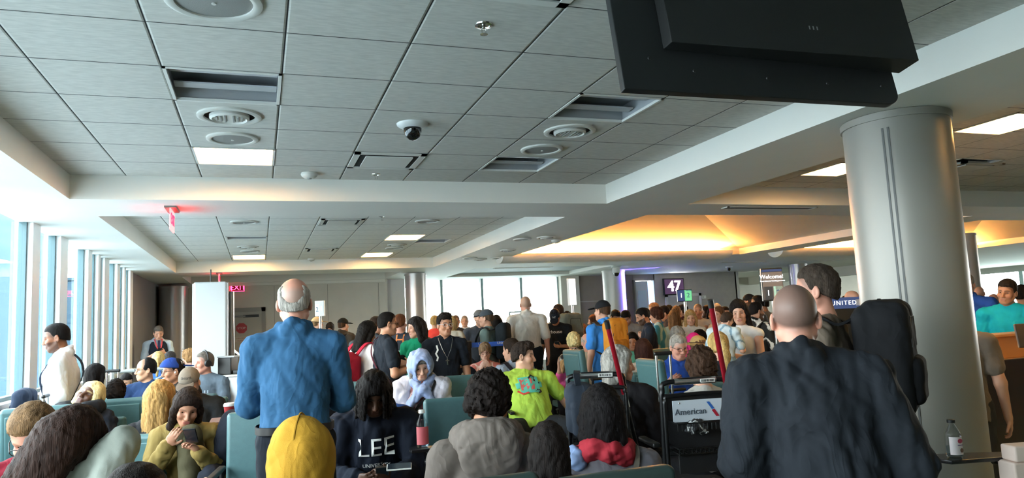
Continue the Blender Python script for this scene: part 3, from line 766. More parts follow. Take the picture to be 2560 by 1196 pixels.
def head_prims(fem=False):
    P = [ell((0, -.014, .032), (.075, .097, .088), k=.01), ell((0, .024, -.043), (.058 if not fem else .055, .062, .075), k=.03),
         ell((0, .058, -.094), (.027 if not fem else .023, .025, .022), k=.025)]
    for s in (-1, 1):
        P += [cone((s*.05, .0, -.055), (s*.02, .06, -.095), .02, .018, .025),
              ell((s*.041, .058, -.028), (.024, .024, .024), k=.02), cone((s*.012, .067, .022), (s*.042, .052, .02), .0135, .012, .014),
              ell((s*.0325, .079, .002), (.018, .0145, .011), k=.01, op='s')]
    P += [cone((0, .078, .014), (0, .102, -.032), .009, .0125, .012)]
    for s in (-1, 1): P.append(ell((s*.0125, .094, -.037), (.009, .012, .008), k=.007))
    P += [cone((-.017, .083, -.0605), (.017, .083, -.0605), .008, .008, .01), cone((-.015, .083, -.073), (.015, .083, -.073), .0085, .0085, .01),
          ell((0, .101, -.0668), (.024, .012, .0022), k=.003, op='s')]
    for s in (-1, 1):
        P += [ell((s*.0775, -.008, -.012), (.01, .019, .032), rotm(rz=s*.35), k=.006), ell((s*.086, -.004, -.008), (.007, .01, .018), rotm(rz=s*.35), k=.004, op='s')]
    return P

def xform(prims, R, o, s=1.):
    out = []
    for p in prims:
        if p[0] == 'c': out.append(('c', o+R @ (p[1]*s), o+R @ (p[2]*s), p[3]*s, p[4]*s, p[5]*s))
        elif p[0] == 'e': out.append(('e', o+R @ (p[1]*s), p[2]*s, R if p[3] is None else R @ p[3], p[4]*s, p[5]))
        elif p[0] == 'b': out.append(('b', o+R @ (p[1]*s), p[2]*s, R if p[3] is None else R @ p[3], p[4]*s, p[5]*s, p[6]))
        else: out.append(('p', o+R @ (p[1]*s), R @ p[2], p[3]*s))
    return out

def hair_prims(style, rg):
    """hair in the head's own frame"""
    P = []; wr = (.002, 150, .25)
    def cap(t, back=.0): return [ell((0, -.016, .034), (.0755+t*.7, .098+t*.8, .088+t*1.25), k=.012), ell((0, -.04, -.018), (.066+t*.7, .066+t*.8+back, .066), k=.02)]
    def mens(t, top): return cap(t) + [cut((0, .017, .0), (0, .93, -.37), .01), cut((0, 0, -.008), (0, .42, -.9), .008), ell((0, -.008, .072), (.067+t*.4, .0815+t*.4, .049+top), k=.012)]
    front = cut((0, .0, -.03), (0, .74, -.67), .008)
    if style in ('short', 'buzz', 'crop'):
        P = mens(.0065 if style == 'short' else .0025, .0045 if style == 'short' else .0)
        wr = (.002 if style == 'short' else .0005, 210, .6)
    elif style == 'quiff':
        P = mens(.009, .008) + [ell((0, .05, .105), (.056, .04, .028), rotm(-.4), k=.03)]; wr = (.0028, 170, .5)
    elif style == 'fringe':
        P = cap(.0035) + [cut((0, -.02, .062), (0, .45, .89), .012), cut((0, .02, -.02), (0, .9, -.45), .006), cut((0, 0, -.012), (0, .4, -.91), .01), ell((0, -.13, .055), (.05, .1, .062), k=.03, op='s')]; wr = (.0015, 170, .5)
    elif style == 'recede':
        P = cap(.009) + [cut((0, .025, .06), (0, .95, .3), .02), cut((0, .025, -.01), (0, .9, -.45), .006), cut((0, 0, -.012), (0, .4, -.91), .01)]; wr = (.0015, 170, .5)
    elif style in ('curly', 'afro', 'messy'):
        t = {'curly': .026, 'afro': .04, 'messy': .018}[style]
        P = cap(t) + [cut((0, .02, -.03), (0, .74, -.67), .012), cut((0, 0, -.075), (0, -.3, -1), .02)]; wr = (.006 if style != 'messy' else .0045, 150, .9)
    elif style in ('long', 'bob', 'lob', 'longside'):
        L = {'long': .36, 'bob': .065, 'lob': .19, 'longside': .3}[style]
        P = cap(.016) + [cut((0, .0, -.03), (0, .76, -.65), .01)]
        for s in (-1, 1):
            P += [cone((s*.05, .03, .075), (s*.078, .012, -.02), .03, .028, .02), cone((s*.078, .012, -.02), (s*.082, -.005, -.06-L*.55), .028, .028, .02), cone((s*.08, -.015, -.06-L*.5), (s*.07, -.04, -.06-L), .028, .018, .02),
                  cone((s*.045, -.07, .02), (s*.06, -.075, -.06-L*.95), .045, .032, .03)]
        P += [cone((0, -.08, .03), (0, -.095, -.06-L), .055, .034, .03)]
        if style == 'longside': P += [cone((.05, .02, -.06), (.06, .09, -.3), .03, .02, .02)]
        wr = (.0022, 210, .1)
    elif style == 'pony':
        P = cap(.01) + [cut((0, .0, -.034), (0, .76, -.65), .008), cut((0, 0, -.055), (0, -.25, -1), .01), ell((0, -.118, .03), (.026, .026, .026), k=.01), cone((0, -.12, .03), (0, -.155, -.07), .022, .03, .01), cone((0, -.155, -.07), (0, -.14, -.2), .03, .012, .01)]; wr = (.002, 150, .2)
    elif style == 'bun':
        P = cap(.009) + [cut((0, .0, -.034), (0, .76, -.65), .008), cut((0, 0, -.055), (0, -.25, -1), .01), ell((0, -.115, .06), (.045, .04, .042), k=.012)]; wr = (.002, 150, .3)
    elif style == 'dreads':
        P = cap(.018) + [cut((0, .025, -.02), (0, .8, -.6), .01)]
        for i in range(34):
            a = -2.55+5.1*i/33 + rg.uniform(-.06, .06); el = rg.uniform(.25, .75)
            d = np.array([math.sin(a), -math.cos(a), 0.]); top = np.array([d[0]*.05, d[1]*.06-.01, .115])*1.0
            mid = np.array([d[0]*.097, d[1]*.115-.012, .03+.02*rg.rand()]); ln = .13+.07*rg.rand()
            end = mid+np.array([d[0]*.012, d[1]*.012, -ln])
            P += [cone(top, mid, .014, .012, .006), cone(mid, end, .012, .009, .005)]
        wr = (.002, 260, 1.)
    elif style == 'short_f':
        P = cap(.019, .008) + [ell((0, .04, .094), (.066, .052, .034), k=.02), cut((0, .018, -.04), (0, .76, -.65), .01), cut((0, 0, -.075), (0, -.2, -1), .02)]; wr = (.004, 150, .5)
    return P, wr

ARMS = {  # elbow and wrist from the shoulder: outward, forward, up
    'down': ((.055, -.03, -.285), (.075, .03, -.535)), 'phone': ((.055, .05, -.28), (-.10, .27, -.16)), 'lowphone': ((.06, .03, -.285), (-.09, .25, -.27)), 'lap': ((.06, .05, -.28), (-.07, .27, -.33)),
    'cross': ((.05, .09, -.275), (-.22, .19, -.20)), 'hip': ((.16, -.09, -.24), (.02, .02, -.40)), 'rest': ((.09, .03, -.28), (.1, .28, -.30)), 'face': ((.05, .17, -.22), (-.10, .22, .00)),
    'behind': ((.07, -.13, -.26), (-.10, -.19, -.42)), 'pocket': ((.13, -.06, -.27), (.03, .02, -.45)), 'hold': ((.07, .02, -.29), (-.02, .25, -.10)), 'ear': ((.10, .18, -.14), (-.06, .13, .10)),
    'reach': ((.10, .16, -.20), (.10, .42, -.16)), 'up': ((.16, .08, .12), (-.02, .02, .28)), 'cart': ((.04, .03, -.28), (.0, .27, -.33)), 'side': ((.2, .06, -.17), (.3, .25, -.3)), 'downout': ((.09, .0, -.28), (.15, .06, -.52))}

def hand_prims(w, d, palm, s, curl, side, thin=1.):
    """palm, four separate bent fingers and a thumb from wrist w along d; palm normal; side gives the thumb's side"""
    d = d/np.linalg.norm(d); palm = palm - d*(palm @ d); palm = palm/np.linalg.norm(palm)
    acr = np.cross(d, palm)*side; P = []
    base = w + d*.012*s; kn = w + d*.088*s
    P.append(cone(w-d*.01*s, w+d*.03*s, .024*s*thin, .022*s*thin, .01))
    R = np.stack([acr, palm, d], 1)
    P.append(ell(w+d*.052*s, (.038*s*thin, .0155*s*thin, .047*s), R, .012))
    for i, (o, L, r) in enumerate(((.028, .072, .0085), (.0095, .08, .009), (-.0095, .075, .0085), (-.027, .06, .0075))):
        p = kn + acr*o*s - d*abs(o)*.25*s; dd = d; c = curl*(1+.12*i); r = r*s*thin
        for q, fl in enumerate((.46, .3, .24)):
            ang = c*(.55+.35*q) if q else c*.5
            dd = dd*math.cos(ang)+np.cross(np.cross(dd, palm), dd)*0 + (palm if q == 0 else palm-dd*(palm @ dd))*math.sin(ang)
            dd = dd/np.linalg.norm(dd); e = p+dd*L*fl*s
            P.append(cone(p, e, r, r*.92, .0035)); p = e; r *= .92
    p = w+d*.03*s+acr*.028*s; td = d*.62+acr*.62+palm*.35; td /= np.linalg.norm(td)
    e = p+td*.035*s; P.append(cone(p, e, .0125*s*thin, .0105*s*thin, .008)); td = td*.8+d*.45+palm*.25*curl; td /= np.linalg.norm(td)
    P.append(cone(e, e+td*.03*s, .0105*s*thin, .0085*s*thin, .003))
    return P

EYES = {}
def eye_mesh():
    if 'm' in EYES: return EYES['m']
    mb = MB(); n_ = 12; prof = [(.0125*math.sin(PI*i/8), -.0125*math.cos(PI*i/8)) for i in range(9)]
    mb.lathe((0, 0, 0), [(max(r, 1e-6), z) for r, z in prof], n_, Matrix.Rotation(-PI/2, 3, 'X'))
    o = mb.build('eye', m_eye_w, None, smooth=True); me = o.data; me.materials.append(m_eye_d)
    for p in me.polygons:
        if p.center.y > .0085: p.material_index = 1
    bpy.data.objects.remove(o); EYES['m'] = me
    return me

PEOPLE = []
SPOTS = []
def person(label, px, py, D, face=180, pose='stand', s=1., w=1., belly=0., skin_='light', fem=False, hair=('short', '#2a1d15'), head=(0, 0, 0), lean=0., arms=('down', 'down'),
           top=('tee', '#303338'), bottom=('trousers', '#23252b'), res='far', brow=None, beard=0., cap=None, eyes=None, seat=None, group=None, knees=.1, curl=.5, sleeve=None, shoes='#1d1d1f', hem=None, legs=None, feet=True, tz=None, seed=None, cat='person', hat=None, lips=None, twist=0., sway=0.):
    rg = np.random.RandomState(seed if seed is not None else int(px*7+py*3) % 99991)
    hb, hf, hh, hc, hhair = RES[res]
    if res != 'near' and pose == 'stand':
        for dd in (0, .2, -.2, .4, -.4, .6, .8, -.6, 1.0, 1.3, 1.6, 2.0):
            q_ = at(px, py, D+dd)
            if q_.x < XW+.42 or q_.y > 18.4 and q_.x < 3.6: continue
            if all((q_.x-c[0])**2+(q_.y-c[1])**2 > c[2]**2 for c in SPOTS): D = D+dd; break
    target = at(px, py, D)
    SPOTS.append((target.x, target.y, .5))
    vr = ray(px, 598); a0 = (math.atan2(vr.x, vr.y) if pose == 'stand' else math.radians(19.487))+math.radians(face)
    root = thing('person', label, cat, (0, 0, 0), -a0, group)
    # skeleton in the person's own frame (x right, y forward)
    le = math.radians(lean); t = V3(sway, math.sin(le), math.cos(le)); t /= np.linalg.norm(t); fw = V3(0, math.cos(le), -math.sin(le))
    tw = math.radians(twist); cx = V3(math.cos(tw), math.sin(tw)*-1, 0)   # shoulders turned towards +x for positive twist
    pel = V3(0, 0, 0)
    chest = pel+t*.34*s; neck = pel+t*.512*s; sh_c = pel+t*.435*s
    wS = .178*s*w*(.92 if fem else 1.)
    SH = {q: sh_c+cx*q*wS for q in (-1, 1)}
    hy, hp_, hr = [math.radians(a) for a in head]
    HR = rotm(rz=-hy) @ rotm(rx=-hp_) @ rotm(ry=hr)
    skull = .97*s if fem else s
    hc0 = neck + t*.03*s + V3(0, .018*s, .0) + HR @ (V3(0, .012, .115)*skull)
    crown = hc0 + HR @ (V3(0, -.014, HEADTOP)*skull)
    pz = target.z - crown[2]
    if pose == 'stand': pz_t = pz
    shift = V3(0, 0, pz)
    R_ = np.array(Matrix.Rotation(-a0, 3, 'Z'))
    off = R_ @ V3(crown[0], crown[1], 0)
    root.location = (target.x-off[0], target.y-off[1], 0)
    pel, chest, neck, sh_c, hc0 = [v+shift for v in (pel, chest, neck, sh_c, hc0)]
    SH = {q: v+shift for q, v in SH.items()}
    HIP = {q: pel+V3(q*.085*s*w, .0, -.02*s) for q in (-1, 1)}
    KN, AN, TOE = {}, {}, {}
    for q in (-1, 1):
        if legs and legs[0 if q < 0 else 1]:
            k_, a_ = legs[0 if q < 0 else 1]; KN[q] = pel+V3(q*k_[0], k_[1], k_[2])*s; AN[q] = pel+V3(q*a_[0], a_[1], a_[2])*s
        elif pose == 'sit':
            KN[q] = HIP[q]+V3(q*knees*s, .41*s, .03*s); AN[q] = KN[q]+V3(q*.01, .06*s, 0); AN[q][2] = .09*s
        else:
            zk = pel[2]*.52; KN[q] = V3(q*(.095+knees*.1)*s, .02*s, zk); AN[q] = V3(q*(.10+knees*.2)*s, -.02*s, .085*s)
        TOE[q] = AN[q]+V3(q*.02, .16*s, -.045*s)
    EL, WR, HD = {}, {}, {}
    for q, nm in ((-1, arms[0]), (1, arms[1])):
        sp = ARMS[nm] if isinstance(nm, str) else nm
        e, r_ = sp[0], sp[1]
        tox = lambda v: cx*v[0]*q*s + np.cross(V3(0, 0, 1), cx)*v[1]*s + V3(0, 0, v[2]*s)
        EL[q] = SH[q]+tox(e); WR[q] = SH[q]+tox(r_)
    aw = s*(.85+.15*w)*(.86 if fem else 1.)
    body = [ell(chest-t*.03*s, (.14*s*w, .10*s+belly*.2, .19*s), rotm(-le, 0, 0), .04), ell(pel+t*.16*s, (.135*s*w, .095*s+belly*.6, .15*s), rotm(-le), .04), ell(pel, (.15*s*w, .105*s, .12*s), rotm(-le), .04),
            cone(SH[-1], SH[1], .045*aw, .045*aw, .03), cone(neck-t*.01, hc0+HR @ (V3(0, -.022, -.06)*skull), .056*s*(.85 if fem else 1), .05*s*(.85 if fem else 1), .03)]
    for q in (-1, 1):
        body += [cone(neck-t*.0*s, SH[q]+V3(0, 0, .0), .046*s, .045*aw, .03)]
        body += [cone(SH[q], EL[q], .05*aw, .04*aw, .03), cone(EL[q], WR[q], .04*aw, .026*aw, .02), cone(HIP[q], KN[q], .08*s*w, .055*s, .03), cone(KN[q], AN[q], .055*s, .036*s, .02), cone(AN[q], TOE[q], .036*s, .028*s, .02)]
    hdir = {}
    for i, q in enumerate((-1, 1)):
        d = WR[q]-EL[q]; d /= np.linalg.norm(d)
        sp = arms[i]
        pn = V3(-q, 0, 0) if isinstance(sp, str) and sp in ('down', 'downout', 'behind', 'pocket') else V3(-q*.55, -.35, .25) if isinstance(sp, str) and sp in ('phone', 'lowphone', 'hold') else V3(-q*.2, .1, -1.)
        if isinstance(sp, str) and sp == 'cross': pn = V3(-q*.1, -1, 0)
        if isinstance(sp, str) and sp == 'face': pn = V3(-q*.3, -1, .2)
        if len(sp) > 2 and not isinstance(sp, str): pn = V3(q*sp[2][0], sp[2][1], sp[2][2])
        if isinstance(sp, str) and sp in ('phone', 'lowphone', 'lap', 'hold'): d = d*.6+V3(-q*.45, .35, .12 if sp != 'lap' else -.1); d /= np.linalg.norm(d)
        body += hand_prims(WR[q], d, pn, s*(.92 if fem else 1.), curl if not (isinstance(sp, str) and sp in ('phone', 'lowphone', 'hold')) else .85, -1, 1. if res != 'far' else 1.12)
        hdir[q] = (WR[q], d, pn)
    body += xform(head_prims(fem), HR, hc0, skull)
    fine = []
    for i in range(3):
        L = [(hc0[i]-.14*s, hc0[i]+.15*s, hf)]
        for q in (-1, 1):
            c = WR[q]+hdir[q][1]*.07*s; L.append((c[i]-.10*s, c[i]+.10*s, hh))
        fine.append(L)
    Vb, Qb = skin(body, hb, fine)
    c0 = np.array(lin(SKIN.get(skin_, skin_))); cols = np.repeat(c0[None], len(Vb), 0)
    H = ((Vb-hc0) @ HR)/skull
    hcol = np.array(lin(hair[1])) if hair else c0*.4
    bcol = np.array(lin(brow)) if brow else hcol*.7+c0*.15
    f = H[:, 1] > .045
    def blend(mask, c, a):
        m = np.clip(mask, 0, 1)[:, None]*a; cols[:] = cols*(1-m)+c[None]*m
    dist = np.linalg.norm(H, axis=1) < .2
    ax_ = np.abs(H[:, 0])
    lipc = np.array(lin(lips)) if lips else c0*np.array([.80, .58, .58])
    blend(((ax_/.025)**2+((H[:, 2]+.0667)/.0125)**2 < 1) & f, lipc, .75)
    blend(np.clip(1.4-np.abs(H[:, 2]-.0245+ (ax_-.03)**2*9)/.0055, 0, 1)*((ax_ > .01) & (ax_ < .05) & f & dist), bcol, .8 if not fem else .65)
    showeye = res != 'far' if eyes is None else eyes
    if True:
        em = ((ax_-.0325)/.0155)**2+((H[:, 2]-.001)/.0068)**2
        blend(np.clip(1.5-em, 0, 1)*f, np.array([.03, .02, .015]), .75 if not showeye else .5)
        blend(np.clip(1.5-((ax_-.0325)/.02)**2-((H[:, 2]+.006)/.016)**2, 0, 1)*f, c0*np.array([.78, .66, .62]), .45)
    blend(np.clip(1.2-((ax_-.045)/.02)**2-((H[:, 2]+.033)/.02)**2, 0, 1)*f, c0*np.array([1.06, .82, .76]), .5)
    blend(np.clip(1.2-(ax_/.016)**2-((H[:, 2]+.033)/.014)**2, 0, 1)*(H[:, 1] > .09), c0*np.array([1.04, .8, .74]), .5)
    if beard:
        bm = (H[:, 2] < -.038+.25*np.clip(ax_-.03, 0, .05)) & (H[:, 2] > -.135) & (H[:, 1] > -.005) & dist & ~(((ax_/.021)**2+((H[:, 2]+.0667)/.0095)**2 < 1))
        bm2 = bm & ~((H[:, 2] > -.052) & (ax_ < .013))
        blend(bm2.astype(float), hcol*.8, beard)
    if hair and hair[0] in ('buzz', 'crop', 'short', 'fringe', 'recede', 'quiff'):
        hz, hyy = H[:, 2], H[:, 1]
        m1 = np.clip((-(.8*(hyy-.04)-.6*(hz-.0)))/.014, 0, 1); m2 = np.clip((-(.45*hyy-.89*(hz+.03)))/.03, 0, 1)
        mk = m1*m2*dist*(H[:, 2] > -.09)
        ear = (ax_ > .077) & (hz < .024)
        mk = mk*(~ear)
        if hair[0] == 'fringe': mk = mk*np.clip((.075-hz)/.03, 0, 1)
        if hair[0] == 'recede': mk = mk*np.clip((.06-hyy)/.03, 0, 1)
        nz = .5+.5*np.sin(H @ np.array([310., 170, 90]))*np.sin(H @ np.array([-120., 290, 210]))
        blend(mk, hcol*(.9 if hair[0] != 'buzz' else 1.), .8 if hair[0] == 'buzz' else .55)
    if res != 'far':   # nails and knuckle tint
        for q in (-1, 1):
            hp = Vb-WR[q]; ln = hp @ hdir[q][1]
            m = (ln > .02*s) & (np.linalg.norm(hp, axis=1) < .2*s)
            blend(np.clip(np.abs(np.sin(ln*95))-.75, 0, 1)*m*2, c0*np.array([.93, .72, .66]), .5)
    np_mesh('body', Vb, Qb, m_skin, root, cols)
    if showeye:
        for q in (-1, 1):
            eo = bpy.data.objects.new('eye', eye_mesh()); COL.objects.link(eo); eo.parent = root
            mm = Matrix([list(r) for r in HR]).to_4x4(); mm.translation = Vector(hc0+HR @ (V3(q*.0325, .0555, .0015)*skull))
            eo.matrix_local = mm @ Matrix.Scale(skull*.93, 4)
    # hair and caps
    if hair and hair[0] not in ('bald', 'hidden', 'buzz'):
        hp, wr = hair_prims(hair[0], rg)
        Vh, Qh = skin(xform(hp, HR, hc0, skull), hhair, wrinkle=wr, seed=int(px))
        if len(Vh): np_mesh('hair', Vh, Qh, hairmat(hair[1]), root)
    if cap:
        cc_, back = cap[0], cap[1] if len(cap) > 1 else 0
        tl = .12
        cpz = [ell((0, -.014, .034), (.086, .108, .1), k=.01), cut((0, 0, .032), (0, -.16, -1), .004)]
        Rb = rotm(rz=math.radians(back))
        Vc, Qc = skin(xform(xform(cpz, Rb, V3(0, 0, 0)), HR, hc0, skull), hhair*.8)
        co = np_mesh('cap', Vc, Qc, cloth(cc_), root)
        br = [ell((0, .125, .037), (.072, .085, .0075), rotm(-.18), k=.004), ell((0, .02, .03), (.078, .1, .05), k=.002, op='s')]
        Vc, Qc = skin(xform(xform(br, Rb, V3(0, 0, 0)), HR, hc0, skull), hhair*.55)
        np_mesh('brim', Vc, Qc, cloth(cap[2] if len(cap) > 2 else cc_), co)
    if hat:
        Vc, Qc = skin(xform([ell((0, -.01, .075), (.092, .108, .08), k=.02), ell((0, -.01, .055), (.17, .19, .008), rotm(.08), k=.03)], HR, hc0, skull), hhair*.7)
        ho = np_mesh('hat', Vc, Qc, mat('straw', hat, .8, noise=.12, nscale=60, bump=.5, bscale=200), root)
        rb = [(Vector(hc0+HR @ (V3(.099*math.cos(a), -.01+.116*math.sin(a), .072)*skull))) for a in [2*PI*i/28 for i in range(28)]]
        MB().tube(rb, .006, 6, True).build('hat_band', cloth('#4a3826'), ho, smooth=True)
    # clothes
    kind, tc_ = top[0], top[1]
    if kind != 'none':
        g = {'tee': .016, 'polo': .017, 'shirt': .02, 'hoodie': .03, 'jacket': .034, 'tank': .012, 'sweater': .026, 'vest': .02}[kind]*s
        sl_ = sleeve if sleeve is not None else {'tee': .62, 'polo': .66, 'shirt': 2., 'hoodie': 2., 'jacket': 2., 'tank': 0., 'sweater': 2., 'vest': .6}[kind]
        dn = hem if hem is not None else (-.06 if pose == 'stand' else -.03)
        C = [ell(chest-t*.03*s, (.148*s*w+g*.7, .10*s+belly*.2+g, .19*s+g*.3), rotm(-le), .05), ell(pel+t*.16*s+fw*belly*.25, (.138*s*w+g, .097*s+belly*.6+g, .16*s), rotm(-le), .05),
             ell(pel+t*.02*s, (.15*s*w+g, .105*s+g+belly*.3, .14*s), rotm(-le), .05), cone(SH[-1], SH[1], .042*aw+g, .042*aw+g, .03)]
        if fem and kind not in ('jacket', 'hoodie'):
            for q in (-1, 1): C.append(ell(chest+fw*.085*s+cx*q*.07*s-t*.02*s, (.065*s, .055*s, .065*s), None, .03))
        for q in (-1, 1):
            C.append(cone(neck-t*.015*s, SH[q], .05*s+g*.5, .043*aw+g, .03))
            if sl_ > 0:
                u = min(sl_, 1.); e_ = SH[q]+(EL[q]-SH[q])*u; ex = g*(1.25 if sl_ < 1 else 1.)
                C.append(cone(SH[q], e_, .047*aw+g, .047*aw+(-.008*aw)*u+ex, .02))
                if sl_ > 1:
                    u2 = min(sl_-1, 1.)*.93; C.append(cone(EL[q], EL[q]+(WR[q]-EL[q])*u2, .039*aw+g, .03*aw+g*.9, .015))
        C += [('e', neck+t*.068*s+fw*.034*s, V3(.06, .058, .055)*s, rotm(-le), .008, 's')]
        if kind in ('hoodie',) : C += [ell(neck-fw*.078*s+t*.015*s, (.125*s, .07*s, .085*s), None, .04), cone(neck-fw*.05*s+cx*.08*s, neck+fw*.06*s-t*.06*s, .035*s, .03*s, .03), cone(neck-fw*.05*s-cx*.08*s, neck+fw*.06*s-t*.06*s, .035*s, .03*s, .03)]
        if kind in ('jacket', 'polo', 'shirt', 'vest'):
            C += [cone(neck-fw*.048*s+cx*.035*s+t*.012*s, neck-fw*.048*s-cx*.035*s+t*.012*s, .036*s, .036*s, .015)]
            for q in (-1, 1): C += [cone(neck-fw*.06*s+t*.05*s, neck+cx*q*.064*s+t*.03*s, .018*s+g*.15, .016*s+g*.15, .01), cone(neck+cx*q*.064*s+t*.03*s, neck+fw*.065*s+cx*q*.02*s-t*.04*s, .014*s+g*.2, .012*s+g*.2, .012)]
        if not legs or True: C.append(cut(pel+t*dn*s, -t, .004))
        if pose == 'stand' and dn < -.1: C.insert(3, cone(pel, pel+t*(dn-.02)*s, .14*s*w+g, .15*s*w+g, .05))
        wr = {'tee': (.0044, 40, .45), 'polo': (.0044, 40, .45), 'shirt': (.0036, 58, .4), 'hoodie': (.008, 40, .7), 'jacket': (.0065, 46, .5), 'tank': (.003, 30, .9), 'sweater': (.006, 34, .9), 'vest': (.003, 26, 1.)}[kind]
        Vc, Qc = skin(C, hc, wrinkle=wr, seed=int(py))
        nm = {'tee': 'shirt', 'polo': 'polo_shirt', 'tank': 'tank_top'}.get(kind, kind)
        if len(top) > 2:
            so = np_mesh(nm, Vc, Qc, m_pat, root, figured((Vc-pel), *top[2:]))
        else: so = np_mesh(nm, Vc, Qc, cloth(tc_), root)
    else: so, Vc, Qc = None, None, None
    bk, bc = bottom[0], bottom[1]
    g = .018*s; B_ = [ell(pel, (.15*s*w+.012*s, .105*s+.012*s, .12*s), rotm(-le), .04), cut(pel+t*.11*s, t, .004)]
    for q in (-1, 1):
        if bk == 'shorts': B_.append(cone(HIP[q], HIP[q]+(KN[q]-HIP[q])*.8, .08*s*w+g, .066*s+g*1.3, .02))
        elif bk == 'skirt': B_.append(cone(HIP[q], KN[q], .09*s*w+g, .1*s+g, .06))
        else: B_ += [cone(HIP[q], KN[q], .08*s*w+g, .055*s+g, .02), cone(KN[q], AN[q], .055*s+g, .042*s+g, .02)]
    Vt, Qt = skin(B_, hc*1.15, wrinkle=(.005, 24, .8), seed=int(px*3))
    if len(bottom) > 2: np_mesh('trousers' if bk == 'trousers' else bk, Vt, Qt, m_pat, root, figured(Vt, *bottom[2:]))
    else: np_mesh('trousers' if bk == 'trousers' else bk, Vt, Qt, cloth(bc, 'denim' if bk == 'jeans' else 'cotton'), root)
    if feet:
        for q in (-1, 1):
            d = TOE[q]-AN[q]; d[2] = 0; d /= max(np.linalg.norm(d), 1e-6); fl = min(AN[q][2], .09*s); bz = AN[q][2]-fl
            hl = V3(AN[q][0], AN[q][1], bz+.035*s)-d*.03*s; tp = hl+d*.2*s; tp[2] = bz+.03*s
            Vs, Qs = skin([cone(hl, tp, .038*s, .034*s, .02), cone(hl+V3(0, 0, .01), V3(AN[q][0], AN[q][1], AN[q][2]), .04*s, .046*s, .02), cut((0, 0, bz+.002), (0, 0, -1), .003)], hc*.9)
            np_mesh('shoe', Vs, Qs, mat('shoe '+shoes, shoes, .5), root)
    P = Person(); P.root, P.pel, P.chest, P.neck, P.hc, P.HR, P.s, P.sk = root, pel, chest, neck, hc0, HR, s, skull
    P.SH, P.EL, P.WR, P.hd, P.KN, P.t, P.fw, P.cx, P.shirt, P.Vc, P.Qc, P.res, P.hp, P.w, P.belly = SH, EL, WR, hdir, KN, t, fw, cx, so, Vc, Qc, hp_, res, w, belly
    P.res = res; P.a0 = a0; P.face = face
    P.Vt = Vt
    P.M = Matrix.Translation(root.location) @ Matrix.Rotation(-a0, 4, 'Z')
    if pose == 'sit':
        print('SIT %-38s pelvis %.2f' % (label[:38], pel[2]))
        if seat: gate_seat(P, seat)
    else: print('STD %-38s crown %.2f pelvis %.2f' % (label[:38], target.z, pel[2]))
    PEOPLE.append(P)
    return P
def H2L(P, v): return Vector(P.hc+P.HR @ (V3(v)*P.sk))
def W(P, v): return P.M @ Vector(v)

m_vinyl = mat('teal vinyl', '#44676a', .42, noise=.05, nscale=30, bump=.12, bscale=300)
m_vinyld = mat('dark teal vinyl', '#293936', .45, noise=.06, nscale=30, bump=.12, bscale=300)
m_frameblk = mat('black seat metal', '#17181a', .35, .5)
SEATG = 'teal gate seats'
def seat_at(loc, rz, label, zp=.45, top=1.0, vinyl=None, arm=(1, 1), wd=.58):
    t = thing('waiting_chair', label, 'seat', loc, rz, SEATG); v = vinyl or m_vinyl
    MB().box((0, .03, zp-.045), (wd-.03, .48, .09)).build('seat_pan', v, t, bevel=.03, seg=4)
    hb_ = top-zp+.02
    MB().box((0, -.27, zp+hb_/2-.03), (wd-.03, .075, hb_), rx=.1).build('backrest', v, t, bevel=.028, seg=4)
    MB().box((0, -.31, zp+hb_/2-.02), (wd-.1, .02, hb_-.12), rx=.1).build('back_shell', v, t, bevel=.01)
    for q, on in zip((-1, 1), arm):
        if on:
            mb = MB(); mb.box((q*wd/2, -.02, zp+.2), (.045, .4, .028)); a = mb.build('armrest', m_black, t, bevel=.012, seg=3)
            MB().tube([(q*wd/2, -.2, zp+.19), (q*wd/2, -.19, zp-.08), (q*wd/2, .02, zp-.11)], .014, 8).build('arm_support', m_frameblk, a, smooth=True)
    MB().box((0, -.04, zp-.13), (wd+.02, .07, .06)).build('beam', m_frameblk, t, bevel=.008)
    mb = MB(); mb.tube([(0, -.03, zp-.14), (0, -.03, .06)], .03, 10); mb.build('post', m_frameblk, t, smooth=True)
    mb = MB(); mb.tube([(0, -.3, .02), (0, -.03, .07), (0, .26, .02)], .02, 8); mb.build('foot', mat('polished aluminium', '#b7bab9', .25, .9), t, smooth=True)
    return t
def gate_seat(P, who):
    c = P.M @ Vector((P.pel[0], P.pel[1]+.05-.42*max(0., -P.t[1])-.08*P.belly, 0)); zp = min(max(P.pel[2]-max(.134*P.s, (.042+.08*P.w)*P.s)-.012, .22), .62)
    kw = {}
    if isinstance(who, tuple): who, kw = who
    lb = who
    return seat_at((c.x, c.y, 0), -P.a0, lb, zp, kw.get('top', zp+.56), kw.get('vinyl'), kw.get('arm', (1, 1)))

# ---- things people wear or hold
def glasses(P, dark=False, m=None):
    m = m or m_black; mb = MB()
    for q in (-1, 1):
        c = V3(q*.033, .098, .001)
        ring = [H2L(P, c+V3(.024*math.cos(a), -.004*math.cos(a)*q, .0175*math.sin(a))) for a in [2*PI*i/16 for i in range(16)]]
        mb.tube(ring, .0018*P.sk, 6, True)
        mb.tube([H2L(P, (q*.056, .094, .006)), H2L(P, (q*.078, .04, .006)), H2L(P, (q*.082, -.005, .003)), H2L(P, (q*.08, -.02, -.012))], .002*P.sk, 6)
    mb.tube([H2L(P, (-.01, .1, .006)), H2L(P, (0, .103, .009)), H2L(P, (.01, .1, .006))], .0018*P.sk, 6)
    o = mb.build('glasses' if not dark else 'sunglasses', m, P.root, smooth=True)
    if dark:
        l_ = MB()
        for q in (-1, 1):
            v = [H2L(P, V3(q*.033, .0985, .001)+V3(.0235*math.cos(a), 0, .017*math.sin(a))) for a in [2*PI*i/14 for i in range(14)]]
            l_.add(v, [tuple(range(14))])
        l_.build('lens', mat('dark lens', '#0a0a0b', .1), o)
    return o
